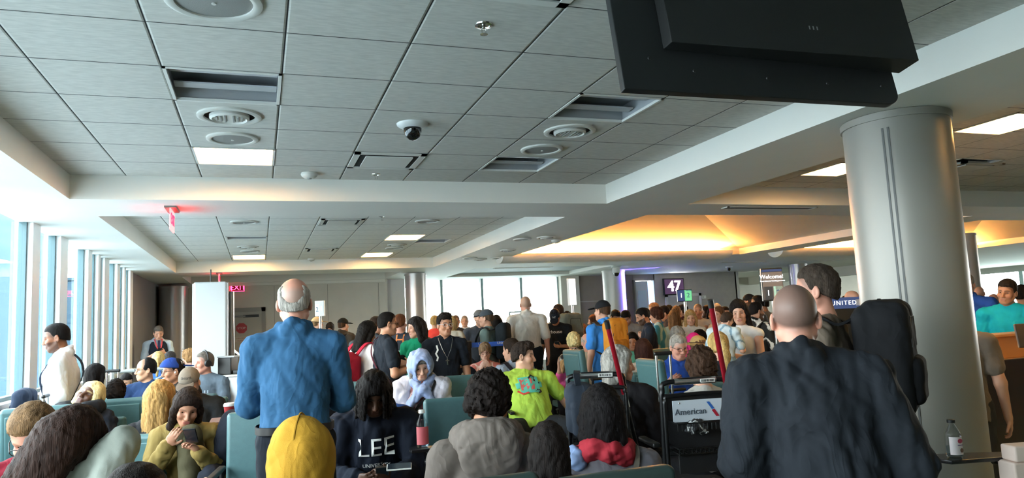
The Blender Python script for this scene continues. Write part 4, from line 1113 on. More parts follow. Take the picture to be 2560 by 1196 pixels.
def print_on(P, body, size, up, side=0., m=None, back=False, bold=0., name='shirt_lettering'):
    """lettering laid on the cloth of chest or back"""
    if P.shirt is None: return
    bv = BVHTree.FromPolygons([Vector(v) for v in P.Vc], [tuple(q) for q in P.Qc.tolist()])
    if isinstance(body, str): vs, fs = text_mesh(body, size)
    else: vs, fs = body
    sg = 1 if back else -1; out = []; hs = []; o = P.chest+P.t*up*P.s; d = Vector(P.fw*sg)
    for v in vs:
        p0 = Vector(o+P.cx*sg*(v[0]+side)+P.t*v[1]+(-sg)*P.fw*.6)
        h_ = bv.ray_cast(p0, d); hs.append((h_[0]-p0).length if h_[0] is not None else None)
    good = [x for x in hs if x is not None]; md = sorted(good)[len(good)//2] if good else .45
    for v, x in zip(vs, hs):
        p0 = Vector(o+P.cx*sg*(v[0]+side)+P.t*v[1]+(-sg)*P.fw*.6)
        out.append(p0+d*((x if x is not None and abs(x-md) < .07 else md)-.009))
    mb = MB(); mb.add(out, fs)
    return mb.build(name, m, P.shirt)
def grid_patch(w_, h_, nx=6, ny=6, shape=None):
    vs = [(-w_/2+w_*i/nx, -h_/2+h_*j/ny) for j in range(ny+1) for i in range(nx+1)]
    fs = [(j*(nx+1)+i, j*(nx+1)+i+1, (j+1)*(nx+1)+i+1, (j+1)*(nx+1)+i) for j in range(ny) for i in range(nx)]
    if shape: fs = [f for f in fs if shape(sum(vs[q][0] for q in f)/4/w_*2, sum(vs[q][1] for q in f)/4/h_*2)]
    return vs, fs
def line_patch(pts, wd=.012, n_=10):
    vs = []; fs = []
    P_ = []
    for i in range(len(pts)-1):
        for k in range(n_): P_.append(Vector(pts[i]).lerp(Vector(pts[i+1]), k/n_))
    P_.append(Vector(pts[-1]))
    for i, p in enumerate(P_):
        d = P_[min(i+1, len(P_)-1)]-P_[max(i-1, 0)]; nn = Vector((-d.y, d.x)).normalized()*wd/2
        vs += [p+nn, p-nn]
        if i: fs.append((2*i-2, 2*i-1, 2*i+1, 2*i))
    return [(v.x, v.y) for v in vs], fs
def cap_text(P, body, size, m, back=False, z=.062, dx=0.):
    vs, fs = text_mesh(body, size); out = []
    for v in vs:
        a = (v[0]+dx)/.1; zz = z+v[1]; k = math.sqrt(max(0, 1-((zz-.034)/.104)**2))
        p = V3(-.089*k*math.sin(a), -.014+.112*k*math.cos(a), zz) if not back else V3(.089*k*math.sin(a), -.014-.112*k*math.cos(a), zz)
        out.append(H2L(P, p))
    return MB().add(out, fs).build('cap_lettering', m, P.root)
def phone(P, q=1, label='', tilt=.0, col='#15171b', dz=0.):
    w_, d, pn = P.hd[q]; c = W(P, w_+d*.085+(V3(0, 0, .02+dz)))
    t = thing('phone', label, 'phone', c, 0)
    up = P.M.to_3x3() @ Vector((0, .75, .65)).normalized(); xx = P.M.to_3x3() @ Vector((1, 0, 0)); zz = xx.cross(up)
    m3 = Matrix((xx, up, zz)).transposed().to_4x4(); m3.translation = c; t.matrix_world = m3
    MB().box((0, 0, 0), (.074, .15, .009)).build('case', mat('phone '+col, col, .35), t, bevel=.004)
    MB().box((0, 0, -.0055), (.066, .14, .001)).build('screen', mat('phone screen', '#2b333c', .15), t)
    return t
def backpack(P, label, c0, c1, dims=(.16, .09, .24), up=-.06, gap=.0, cat='backpack', name='backpack', strapc=None, pocket=True, slip=0.):
    t = thing(name, label, cat, P.root.location, -P.a0); s = P.s
    c = P.chest-P.fw*(.115*s+dims[1]+gap+.02)+P.t*up*s+P.cx*slip
    R = np.stack([P.cx, P.fw, P.t], 1); h = RES[P.res][3]
    Vp, Qp = skin([rbox(c, dims, R, .055, .01), rbox(c-P.fw*.02+P.t*.03, (dims[0]*.9, dims[1]*.9, dims[2]), R, .06, .02)], h, wrinkle=(.004, 26, 1.), seed=3)
    np_mesh('bag_body', Vp, Qp, cloth(c0, 'nylon'), t)
    if pocket:
        Vp, Qp = skin([rbox(c-P.fw*dims[1]*.95-P.t*dims[2]*.35, (dims[0]*.72, dims[1]*.42, dims[2]*.42), R, .035, .01)], h, wrinkle=(.003, 26, 1.), seed=5)
        np_mesh('pocket', Vp, Qp, cloth(c1, 'nylon'), t)
        a = c-P.fw*(dims[1]+.012); mb = MB()
        mb.tube([Vector(a+P.cx*dims[0]*.7+P.t*dims[2]*.25), Vector(a+P.cx*dims[0]*.5+P.t*dims[2]*.8), Vector(a-P.cx*dims[0]*.5+P.t*dims[2]*.8), Vector(a-P.cx*dims[0]*.7+P.t*dims[2]*.25)], .004, 6); mb.build('zip', m_black, t, smooth=True)
    for q in (-1, 1):
        sh = P.SH[q]*.72+P.neck*.28; tp = .068*s
        pts = [c+P.cx*q*dims[0]*.55+P.t*dims[2]*.9+P.fw*dims[1]*.6, sh-P.fw*.085*s+P.t*.03*s, sh+P.t*tp, sh+P.fw*.08*s+P.t*.02*s, sh+P.fw*(.15*s+P.belly*.1)-P.t*.12*s, P.chest+P.cx*q*.155*s*P.w+P.fw*.10*s-P.t*.08*s, c+P.cx*q*dims[0]*.8-P.t*dims[2]*.75+P.fw*dims[1]]
        mb = MB(); strap_mesh(mb, [Vector(x_) for x_ in pts], .055*s, .012, Vector(P.cx))
        mb.build('strap', cloth(strapc or c1, 'nylon'), t, smooth=True)
    MB().tube([Vector(c+P.t*dims[2]*.98+P.cx*.035), Vector(c+P.t*(dims[2]+.035)+P.cx*.025), Vector(c+P.t*(dims[2]+.035)-P.cx*.025), Vector(c+P.t*dims[2]*.98-P.cx*.035)], .008, 6).build('grab_handle', cloth(strapc or c1, 'nylon'), t, smooth=True)
    return t
def smooth_pts(pts, n_=5):
    out = []; N = len(pts)
    for i in range(N-1):
        p0, p1, p2, p3 = pts[max(i-1, 0)], pts[i], pts[i+1], pts[min(i+2, N-1)]
        for k in range(n_):
            u = k/n_; out.append(.5*((2*p1)+(-p0+p2)*u+(2*p0-5*p1+4*p2-p3)*u*u+(-p0+3*p1-3*p2+p3)*u**3))
    out.append(pts[-1]); return out
def strap_mesh(mb, pts, wd, th, side):
    pts = smooth_pts(pts); o = len(mb.v)
    for i, p in enumerate(pts):
        d = (pts[min(i+1, len(pts)-1)]-pts[max(i-1, 0)]).normalized(); sd = (side-d*side.dot(d)).normalized(); nn = d.cross(sd)
        for a, b_ in ((-1, -1), (1, -1), (1, 1), (-1, 1)): mb.v.append(tuple(p+sd*a*wd/2+nn*b_*th/2))
        if i:
            q = o+4*(i-1)
            for k in range(4): mb.f.append((q+k, q+(k+1) % 4, q+4+(k+1) % 4, q+4+k))
    mb.f.append((o+3, o+2, o+1, o)); e = len(mb.v)-4; mb.f.append((e, e+1, e+2, e+3))
def crossbody(P, m, wd=.03, q=1, name='strap', parent=None, down=-.1):
    """a strap from one shoulder across to the other hip, front and back"""
    s = P.s; sh = P.SH[q]*.7+P.neck*.3; g = .13*s+P.belly*.2; hp = P.pel+P.t*down*s-P.cx*q*.19*s*P.w
    pts = [hp, P.chest-P.cx*q*.06*s+P.fw*(g+.01)-P.t*.08*s, P.chest+P.cx*q*.07*s+P.fw*g+P.t*.06*s, sh+P.fw*.07*s+P.t*.035*s, sh+P.t*.068*s, sh-P.fw*.07*s+P.t*.035*s, P.chest+P.cx*q*.07*s-P.fw*(g)+P.t*.06*s, P.chest-P.cx*q*.06*s-P.fw*(g+.005)-P.t*.08*s, hp]
    mb = MB(); strap_mesh(mb, [Vector(x_) for x_ in pts], wd, .006, Vector(P.t)*.3+Vector(P.cx))
    return mb.build(name, m, parent or P.root, smooth=True)
def part_skin(P, name, prims, h, m, parent=None, wrinkle=None, cols=None):
    Vp, Qp = skin(prims, h, wrinkle=wrinkle, seed=7)
    return np_mesh(name, Vp, Qp, m, parent or P.root)
def hood_up(P, m, open_=True, big=1.0):
    pr = [ell((0, -.02, .025), (.108*big, .125*big, .125*big), k=.03), ell((0, -.05, .09), (.06, .06, .07), k=.05), cone((0, -.05, -.06), (0, -.03, -.17), .1*big, .11*big, .05), ell((0, .12, -.01), (.072, .1, .105), k=.02, op='s')]
    return part_skin(P, 'hood', xform(pr, P.HR, P.hc, P.sk), RES[P.res][4]*1.1, m, wrinkle=(.003, 30, .7))
# ------------------------------------------------------------------ the crowd
FA, FT = -19.5, 160.5
BLK, DBR, BRN, GRY, WHT, BLO, PLA, SAN = '#15110f', '#2b1d15', '#4a3222', '#7d7873', '#c4bfb6', '#b0905c', '#d9c48f', '#7d6448'
m_white_p = mat('print white', '#d9d9d6', .7); m_red_p = mat('print red', '#b0162c', .7); m_black_p = mat('print black', '#17181a', .7)

# -- nearest standing figures
P = person('man in blue long sleeved shirt standing with his back turned, bald crown with white fringe', 735, 697, 3.62, face=4, s=1.0, w=1.0, skin_='ruddy', hair=('fringe', '#98938c'), arms=('cross', 'cross'), top=('shirt', '#2b5273'), bottom=('jeans', '#151a22'), res='near', hem=.035, head=(2, 3, 0), lean=1)
m_belt = mat('black leather', '#131212', .4)
tv = P.Vt-P.pel; bl_ = []
for i in range(40):
    a = 2*PI*i/40; dv = V3(math.cos(a), math.sin(a), 0); m_ = (np.abs(tv[:, 2]-.055) < .03) & ((tv @ dv) > .93*np.linalg.norm(tv[:, :2], axis=1)); r_ = np.linalg.norm(tv[m_][:, :2], axis=1).max() if m_.any() else .17
    bl_.append(Vector(P.pel+dv*(r_+.002)+V3(0, 0, .055)))
mb = MB(); o_ = 0
for i in range(40):
    q = bl_[i]; d_ = Vector((math.cos(2*PI*i/40), math.sin(2*PI*i/40), 0)); mb.v += [tuple(q-Vector((0, 0, .019))), tuple(q+d_*.004-Vector((0, 0, .017))), tuple(q+d_*.004+Vector((0, 0, .017))), tuple(q+Vector((0, 0, .019)))]
    j = (i+1) % 40; mb.f += [(4*i+k, 4*j+k, 4*j+k+1, 4*i+k+1) for k in range(3)]
mb.build('belt', m_belt, P.root, smooth=True)
BLUE = P
P = person('broad man in black jacket standing with back turned beside the big column, cropped grey hair', 1980, 712, 2.62, face=-8, sway=-.15, s=1.0, w=1.08, belly=.05, skin_='ruddy', hair=('buzz', '#4d4642'), arms=(((.045, .0, -.28), (-.02, .16, -.44)), ((.11, -.03, -.28), (.02, .12, -.44))), top=('jacket', '#1b1f25'), bottom=('jeans', '#15181d'), res='near', head=(4, 6, 0), hem=-.16, lean=3)
P = person('tall man in profile with taupe tee and big black backpack, leaning at the column', 2040, 665, 3.75, face=-80, s=1.04, w=1.1, skin_='ruddy', hair=('short', '#3f352e'), arms=('down', 'down'), top=('tee', '#6c6055'), bottom=('trousers', '#23252a'), res='near', head=(-6, 0, 0))
backpack(P, 'big black backpack on the tall man in the taupe tee', '#17181b', '#121316', (.17, .12, .26), -.03)

# -- foreground row
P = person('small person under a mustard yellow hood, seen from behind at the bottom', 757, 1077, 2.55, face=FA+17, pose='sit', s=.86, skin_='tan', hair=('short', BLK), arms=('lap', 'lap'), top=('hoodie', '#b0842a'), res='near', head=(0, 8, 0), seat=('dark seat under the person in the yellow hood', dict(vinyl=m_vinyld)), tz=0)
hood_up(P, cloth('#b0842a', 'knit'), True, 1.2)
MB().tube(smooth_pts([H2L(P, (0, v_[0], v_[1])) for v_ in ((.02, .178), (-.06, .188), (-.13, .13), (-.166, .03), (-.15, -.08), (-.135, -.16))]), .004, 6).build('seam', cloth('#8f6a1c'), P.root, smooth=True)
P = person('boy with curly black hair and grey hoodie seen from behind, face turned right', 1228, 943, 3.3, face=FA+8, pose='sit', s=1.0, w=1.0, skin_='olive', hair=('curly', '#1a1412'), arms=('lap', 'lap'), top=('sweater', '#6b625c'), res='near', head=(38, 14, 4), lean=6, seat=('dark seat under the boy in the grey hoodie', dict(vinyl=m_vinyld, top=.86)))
glasses(P, m=mat('clear frame', '#b7bcc2', .2))
hr_ = [P.neck+V3(.105*math.sin(a), -.02-.095*math.cos(a), .03-.045*(1-math.cos(a))*.5) for a in [-2.3+i*.46 for i in range(11)]]
part_skin(P, 'hood', [cone(hr_[i], hr_[i+1], .046, .046, .05) for i in range(10)]+[ell(P.neck+V3(0, -.13, -.06), (.13, .05, .12), None, .08)], .007, cloth('#6b625c'), wrinkle=(.0032, 70, .5))
P = person('girl with straight black hair seen from behind, between the hoodie boy and the scarf woman', 1368, 1062, 2.62, face=FA+5, s=.72, fem=True, skin_='asian', hair=('longside', '#17110f'), arms=('lap', 'lap'), top=('tee', '#28262b'), res='near', head=(5, 10, 0))
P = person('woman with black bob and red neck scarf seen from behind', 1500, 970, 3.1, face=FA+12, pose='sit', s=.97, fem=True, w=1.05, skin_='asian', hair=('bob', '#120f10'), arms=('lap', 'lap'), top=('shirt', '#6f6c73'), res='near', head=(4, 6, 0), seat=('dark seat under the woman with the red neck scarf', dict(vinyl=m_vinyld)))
part_skin(P, 'scarf', [cone(P.neck+V3(.085*math.cos(a), .07*math.sin(a)-.01, .02*math.sin(a*2)), P.neck+V3(.085*math.cos(a+.8), .07*math.sin(a+.8)-.01, .02*math.sin(a*2+1.6)), .034, .034, .02) for a in [i*.785 for i in range(8)]] + [cone(P.neck+V3(-.08, -.05, 0), P.neck+V3(-.15, -.02, -.06), .03, .02, .02)], .007, cloth('#9c2a35'), wrinkle=(.006, 60, 1.))
part_skin(P, 'shawl', [cone(P.SH[-1]+V3(.02, -.03, .045), P.SH[-1]+V3(-.05, .02, -.09), .05, .055, .04), cone(P.SH[-1]+V3(-.05, .02, -.08), P.EL[-1], .058, .05, .04)], .008, cloth('#7f93b8'), wrinkle=(.007, 50, 1.))
crossbody(P, cloth('#5c564d'), .02, 1, 'bag_strap')
P = person('long dark haired woman leaning on her raised arm, seen from behind at lower left', 215, 1030, 2.4, face=FA+14, pose='sit', s=.98, fem=True, skin_='tan', hair=('long', '#2a1b15'), arms=('lap', ((.05, .09, .19), (-.10, .05, .10))), top=('shirt', '#8d928a'), sleeve=1.9, res='near', head=(6, 14, 26), lean=8, seat=('dark seat under the woman leaning on her raised arm', dict(vinyl=m_vinyld, top=.86)))
P = person('man with glasses and maroon lettered tee bowing his sandy haired head at lower left', 62, 1026, 2.9, face=FT-6, pose='sit', s=1.0, w=1.1, skin_='ruddy', hair=('short', '#6b5238'), arms=('lap', 'lap'), top=('tee', '#6e1524'), res='near', head=(14, 36, 6), lean=14, brow='#6b5238', seat=('teal seat under the man in the maroon tee', dict(top=.9)))
glasses(P); print_on(P, 'VANS', .13, -.02, 0, mat('maroon print', '#20161a', .7))
print_on(P, 'VANS', .125, -.02, .004, mat('grey print', '#b4aaa4', .7))
P = person('dark haired head just showing at the bottom edge, right of the long haired woman', 336, 1168, 1.75, face=FA+10, pose='sit', s=.92, skin_='tan', hair=('short', '#17120f'), arms=('lap', 'lap'), top=('tee', '#2c2e33'), res='mid', seat=('dark seat at the bottom edge under the dark haired head', dict(vinyl=m_vinyld, top=.85)))
P = person('young woman with dark hair holding up a phone, yellow top', 474, 979, 4.75, face=FT+6, pose='sit', s=.97, fem=True, skin_='#a5765e', hair=('lob', '#231813'), arms=(((.07, .12, -.25), (-.03, .33, -.06)), ((.05, .13, -.25), (-.10, .25, -.02), (-.4, -.5, .4))), top=('sweater', '#7f6b3c'), bottom=('trousers', '#4f4a36'), res='near', head=(-14, 26, -6), lean=12, lips='#9c4f4f', legs=(((.06, .28, .44), (.08, .36, -.1)), ((.14, .42, .10), (.16, .46, -.40))), seat=('teal seat under the young woman holding up a phone', dict(top=.82)))
phone(P, -1, 'dark phone with pale edge held up by the young woman in yellow', dz=.03)
P = person('person in black hoodie with LEE lettering and dreadlocks bent over a phone', 937, 942, 4.2, face=FT+8, pose='sit', s=.98, w=1.06, skin_='dark', hair=('dreads', '#14100f'), arms=('lowphone', 'lowphone'), top=('hoodie', '#151a26'), bottom=('trousers', '#1d1e24'), res='near', head=(-6, 34, 0), lean=16, seat='teal seat under the person with dreadlocks')
print_on(P, 'LEE', .15, .0, .01, m_white_p); print_on(P, 'UNIVERSITY', .03, -.1, .01, m_white_p)
phone(P, -1, 'phone in the hands of the person with dreadlocks', col='#4a4038')
for k, (dx, wh) in enumerate(((-.62, 'left of the person with dreadlocks, half behind the blue shirt man'), (.60, 'right of the person with dreadlocks'))):
    c = P.M @ Vector((-dx, .05, 0)); seat_at((c.x, c.y, 0), -P.a0, 'empty teal seat '+wh, .47, 1.0)
LEE = P

# -- left cluster
P = person('man in white dress shirt standing at the left windows looking down', 137, 810, 6.7, face=-80, s=1.0, w=1.08, belly=.05, skin_='brown', hair=('crop', '#0f0c0b'), arms=('down', ((.07, -.05, -.27), (.02, .1, -.48))), top=('shirt', '#c3c8ce'), bottom=('trousers', '#3a424d'), res='mid', head=(-8, 12, 0), beard=.6, brow='#0f0c0b', hem=-.04)
crossbody(P, cloth('#1d2636'), .035, 1)
t = thing('shoulder_bag', 'navy shoulder bag hanging on the man in the white dress shirt', 'bag', P.root.location, -P.a0)
part_skin(P, 'bag_body', [rbox(P.pel+V3(-.03, .27, .06), (.19, .06, .17), None, .05, .01)], .012, cloth('#1d2738', 'nylon'), t, wrinkle=(.005, 26, 1.)); part_skin(P, 'pocket', [rbox(P.pel+V3(-.05, .33, .02), (.13, .02, .1), None, .018, .01)], .012, cloth('#18202e', 'nylon'), t)
t = thing('suitcase_handle_frame', 'grey suitcase with raised handle beside the man in the white dress shirt', 'suitcase', (*P.M @ Vector((-.28, .12, 0)),), -P.a0); t.name = 'suitcase'
MB().box((0, 0, .36), (.36, .24, .6)).build('shell', mat('suitcase charcoal', '#2c3038', .4), t, bevel=.04, seg=3)
mb = MB(); [mb.tube([(x_, -.05, .6), (x_, -.05, 1.04)], .009, 8) for x_ in (-.08, .08)]; mb.build('telescopic_handle', m_steel, t, smooth=True); MB().box((0, -.05, 1.045), (.2, .03, .028)).build('grip', m_black, t, bevel=.01)
[MB().lathe((sx_*.14, sy_*.08, .03), [(.03, -.012), (.03, .012)], 14, Matrix.Rotation(PI/2, 3, 'Y')).build('wheel', m_black, t, smooth=True) for sx_ in (-1, 1) for sy_ in (-1, 1)]

P = person('airline employee in navy vest and tie with red lanyard, standing by the far left column', 397, 817, 13.4, face=172, s=1.0, w=1.0, belly=.03, skin_='light', hair=('short', '#57504a'), arms=('phone', 'phone'), top=('shirt', '#a9bccd'), bottom=('trousers', '#1c2028'), res='mid', head=(0, 22, 0), sleeve=.8, eyes=False)
part_skin(P, 'vest', [ell(P.chest, (.155+.04, .158, .2)), ell(P.pel+P.t*.16, (.15+.035, .15, .16)), ('e', P.neck+V3(0, .1, .0), V3(.075, .12, .17), None, .01, 's'), cut(P.neck-P.t*.02, (0, 0, 1)), cut(P.pel+P.t*.02, (0, 0, -1))] + [('e', P.SH[q]+V3(q*.05, 0, -.03), V3(.085, .2, .15), None, .02, 's') for q in (-1, 1)], .012, cloth('#161d2b'))
mb = MB(); [strap_mesh(mb, [Vector(P.neck+V3(q*.06, -.02, .03)), Vector(P.neck+V3(q*.06, .08, 0)), Vector(P.neck+V3(q*.03, .165, -.14)), Vector(P.neck+V3(0, .185, -.27))], .018, .006, Vector((1, 0, 0))) for q in (-1, 1)]; mb.build('lanyard', mat('red ribbon', '#c4303c', .6), P.root, smooth=True)
MB().add([Vector(P.neck+V3(*v)) for v in ((-.02, .135, .0), (.02, .135, .0), (.032, .165, -.24), (0, .17, -.28), (-.032, .165, -.24))], [(0, 1, 2, 3, 4)]).build('tie', cloth('#2b2f4a'), P.root)
phone(P, 1, 'phone held by the airline employee in the vest')

person('woman with long black hair seated by the left windows, back turned', 240, 913, 7.9, face=FA+10, pose='sit', s=.97, fem=True, skin_='tan', hair=('lob', '#14100f'), arms=('lap', 'lap'), top=('tee', '#2a2d33'), res='mid', head=(30, 4, 0), seat='teal seat under the woman with long black hair by the windows')
P = person('sleepy woman with platinum hair, black jacket and neck pillow, head tipped back', 248, 962, 6.0, face=FT+6, pose='sit', s=.98, fem=True, w=1.12, skin_='dark', hair=('bob', PLA), arms=('cross', 'cross'), top=('jacket', '#1c2029'), res='mid', head=(12, -26, -24), lean=-16, lips='#5a3a38', seat='teal seat under the sleepy woman with platinum hair')
t = thing('neck_pillow', 'black neck pillow around the sleepy woman with platinum hair', 'neck pillow', P.root.location, -P.a0)
part_skin(P, 'cushion', [cone(P.neck+V3(.13*math.sin(a), .05-.14*math.cos(a)+.0, .035), P.neck+V3(.13*math.sin(b_), .05-.14*math.cos(b_), .035), .062, .062, .01) for a, b_ in [(-2.5+i*.5, -2.0+i*.5) for i in range(10)]], .01, cloth('#15171c', 'nylon'), t)
person('child with curly dark hair peeking over a seat right of the sleepy woman', 290, 956, 6.55, face=FA, pose='sit', s=.8, skin_='brown', hair=('curly', '#1b1512'), arms=('lap', 'lap'), top=('tee', '#363a41'), res='mid', seat=('teal seat under the child with curly dark hair', dict(top=.98)))
person('dark haired person low behind a seat, left of the man in the navy tee', 318, 936, 8.7, face=FT-30, pose='sit', s=.82, skin_='asian', hair=('short', '#15110f'), arms=('lap', 'lap'), top=('tee', '#4a3a36'), res='mid', head=(0, 20, 0), seat='teal seat under the dark haired person near the rail')
P = person('man in navy tee with glasses and receding black hair gazing toward the left windows', 366, 897, 8.0, face=FT+25, pose='sit', s=1.0, w=1.08, skin_='asian', hair=('recede', '#171413'), arms=('lap', 'lap'), top=('tee', '#1f3457'), res='mid', head=(42, 2, 0), seat=('teal seat under the man in the navy tee', dict(top=.9)))
glasses(P)
P = person('blonde woman with ponytail seated before the airline employee, back turned', 396, 881, 9.7, face=FA, pose='sit', s=1., fem=True, skin_='light', hair=('pony', '#c4a56c'), arms=('lap', 'lap'), top=('tee', '#3c68ae'), res='mid', seat='teal seat under the blonde woman with the ponytail')
person('grey haired head low beside the blonde ponytail', 425, 880, 10.7, face=FA+20, pose='sit', s=1., skin_='tan', hair=('short', '#3e3b3c'), arms=('lap', 'lap'), top=('tee', '#33363c'), res='far', seat='teal seat under the grey haired person beside the ponytail')
P = person('person in blue cap worn backwards with glasses and white earbud', 434, 897, 7.2, face=FT+40, pose='sit', s=1.0, w=1.06, skin_='tan', hair=('crop', '#1a1412'), arms=('lap', 'lap'), top=('hoodie', '#26221f'), res='mid', head=(28, 4, 0), cap=('#233f86', 180, '#233f86'), seat='teal seat under the person in the backwards blue cap')
glasses(P); cap_text(P, 'NY', .05, m_white_p, True, .075, -.075); cap_text(P, 'NY', .05, m_red_p, True, .068, -.03)
MB().lathe(H2L(P, (-.09, .005, -.012)), [(.001, -.011), (.009, -.006), (.009, .006), (.001, .011)], 10).build('earbud', mat('earbud white', '#e3e3e1', .3), P.root, smooth=True)
P = person('woman with short curly auburn hair and sunglasses pushed up, in profile by the totem', 474, 875, 10.2, face=-70, pose='sit', s=1.0, fem=True, skin_='light', hair=('short_f', '#8d6a44'), arms=('lap', 'lap'), top=('tee', '#c9d2d6'), res='mid', head=(0, 5, 0), seat='teal seat under the woman with sunglasses on her head')
mb = MB(); [mb.tube([H2L(P, (q*.035+.028*math.cos(a), .075+.0, .125+.02*math.sin(a))) for a in [2*PI*i/14 for i in range(14)]], .003, 6, True) for q in (-1, 1)]; mb.build('sunglasses', mat('tortoise', '#5a4630', .3), P.root)
P = person('man in grey tee wearing black headphones, looking left, before the totem', 512, 880, 8.4, face=FT+14, pose='sit', s=1.03, w=1.05, skin_='ruddy', hair=('crop', '#6d655e'), arms=('cross', 'cross'), top=('tee', '#5d6a76'), bottom=('trousers', '#3d4450'), res='mid', head=(48, 2, 0), seat='teal seat under the man with headphones')
hp_o = MB().tube([H2L(P, (.088*math.cos(a), -.012, .03+.105*math.sin(a))) for a in [PI*i/16 for i in range(17)]], .009, 8).build('headphones', m_black, P.root, smooth=True)
for q in (-1, 1):
    Rm = Matrix([list(r) for r in P.HR]) @ Matrix.Rotation(PI/2, 3, 'Y'); MB().lathe(H2L(P, (q*.092, -.006, -.008)), [(.034, -.016), (.042, -.006), (.042, .008), (.03, .018)], 24, Rm).build('ear_cup', m_black, hp_o, smooth=True)
print_on(P, 'ILHI', .12, -.03, -.03, mat('pale print', '#a9bccb', .7))
P = person('man in taupe carhartt cap and black tee looking down', 470, 924, 6.2, face=FT+4, pose='sit', s=1.0, w=1.16, belly=.06, skin_='light', hair=('crop', '#6a5844'), arms=('lap', 'rest'), top=('tee', '#1d1e20'), res='near', head=(6, 24, 0), cap=('#6f655a', 0, '#5f564d'), beard=.35, seat=('teal seat under the man in the taupe cap', dict(top=.93)))
cap_text(P, 'carhartt', .034, mat('cap print', '#1b1a19', .7), False, .085); print_on(P, 'c', .05, .02, -.09, m_white_p)
P = person('woman with long blonde hair seen from behind beside the taupe cap', 402, 956, 5.1, face=FA+16, pose='sit', s=.98, fem=True, skin_='light', hair=('lob', '#a57f4c'), arms=('lap', 'lap'), top=('tee', '#1a1a1d'), res='near', head=(8, 5, 0), seat=('teal seat under the long blonde haired woman', dict(top=.86)))
P = person('seated person in navy jacket with grey fleece, mostly hidden by the blue shirted man', 652, 925, 4.9, face=FT+10, pose='sit', s=1.0, skin_='light', hair=('short', BRN), arms=('lap', 'rest'), top=('jacket', '#20232d'), bottom=('trousers', '#1d2230'), res='mid', seat='teal seat hidden behind the man in the blue shirt')
part_skin(P, 'fleece', [cone(P.EL[1]+V3(.05, .0, -.08), P.EL[1]+V3(.12, .14, -.22), .075, .08, .05), cone(P.EL[1]+V3(.12, .14, -.2), P.EL[1]+V3(.1, .2, -.34), .08, .06, .05)], .01, cloth('#8d8a86', 'knit'), wrinkle=(.008, 45, 1.))
P = person('brown skinned person with gold glasses and phone, half behind the blue shirt man', 836, 890, 5.3, face=FT-30, pose='sit', s=1.0, skin_='brown', hair=('crop', '#17110e'), arms=('lowphone', 'lowphone'), top=('tee', '#1c1b20'), res='mid', head=(0, 24, 0), lean=10, seat='teal seat under the person with gold glasses')
glasses(P, m=mat('gold metal', '#b08d4a', .25, 1.)); phone(P, 1, 'phone in the hands of the person with gold glasses', col='#8a6d35')
t = thing('tote_bag', 'cream cloth bag on the lap of the person with gold glasses', 'bag', P.root.location, -P.a0); part_skin(P, 'bag_body', [ell(P.pel+V3(-.04, .3, .14), (.17, .13, .09), k=.03), ell(P.pel+V3(.08, .32, .11), (.1, .12, .08), k=.04)], .011, cloth('#cdbfae'), t, wrinkle=(.009, 40, 1.))

# -- middle cluster, seated
P = person('woman in pale blue head scarf and white cardigan looking down at her phone', 1050, 885, 6.4, face=FT+10, pose='sit', s=.98, fem=True, w=1.08, skin_='light', hair=('lob', '#77706a'), arms=('lowphone', 'lowphone'), top=('tee', '#5a3a38', 'lines', '#8b5a58', '#d0b4ae', 34.), bottom=('jeans', '#8f9fba'), res='near', head=(-8, 24, 4), lean=4, knees=.08, seat='teal seat under the woman in the pale blue head scarf')
part_skin(P, 'hood', xform([ell((0, -.015, .025), (.117, .136, .128), k=.03), cone((0, -.05, -.06), (0, -.05, -.16), .1, .112, .05), ell((0, .13, -.03), (.07, .13, .14), k=.015, op='s')], P.HR, P.hc, P.sk), .008, cloth('#8f9fc4'), wrinkle=(.006, 46, .5))
part_skin(P, 'scarf', [cone(P.neck+V3(-.09, .02, .02), P.neck+V3(-.02, .10, -.08), .03, .036, .03), cone(P.neck+V3(.09, .02, .02), P.neck+V3(.02, .10, -.08), .03, .036, .03), cone(P.neck+V3(.02, .11, -.09), P.neck+V3(.10, .13, -.2), .032, .03, .04), cone(P.neck+V3(-.03, .11, -.09), P.neck+V3(-.13, .13, -.26), .034, .034, .04), cone(P.neck+V3(-.09, -.03, -.02), P.neck+V3(.09, -.03, -.02), .05, .05, .03)], .008, cloth('#8f9fc4'), wrinkle=(.007, 50, 1.))
cg = []
for q in (-1, 1): cg += [cone(P.neck+V3(q*.03, -.03, 0), P.SH[q]+V3(0, 0, .0), .07, .085, .03), cone(P.SH[q], P.EL[q], .082, .078, .03), cone(P.EL[q], P.EL[q]+(P.WR[q]-P.EL[q])*.8, .07, .055, .03), cone(P.SH[q]+V3(-q*.02, .04, -.05), P.pel+V3(q*.17, .08, .08), .07, .07, .04)]
cg += [ell(P.chest+V3(0, -.05, 0), (.17, .09, .22), k=.04)]
part_skin(P, 'cardigan', cg, .009, cloth('#c6c2cc', 'knit'), wrinkle=(.008, 34, 1.))
phone(P, 1, 'dark phone in the hands of the woman in the head scarf')
crossbody(P, m_belt, .022, -1, 'bag_strap')
t = thing('handbag', 'black handbag on the lap of the woman in the head scarf', 'bag', P.root.location, -P.a0); part_skin(P, 'bag_body', [rbox(P.pel+V3(-.13, .25, .13), (.17, .09, .12), rotm(.3, .25, .2), .05, .01)], .009, cloth('#1d1c20', 'satin'), t, wrinkle=(.004, 30, 1.)); MB().tube([Vector(P.pel+V3(-.24, .2, .2)), Vector(P.pel+V3(-.2, .24, .3)), Vector(P.pel+V3(-.08, .26, .3)), Vector(P.pel+V3(-.02, .24, .22))], .008, 8).build('handle', m_belt, t, smooth=True)
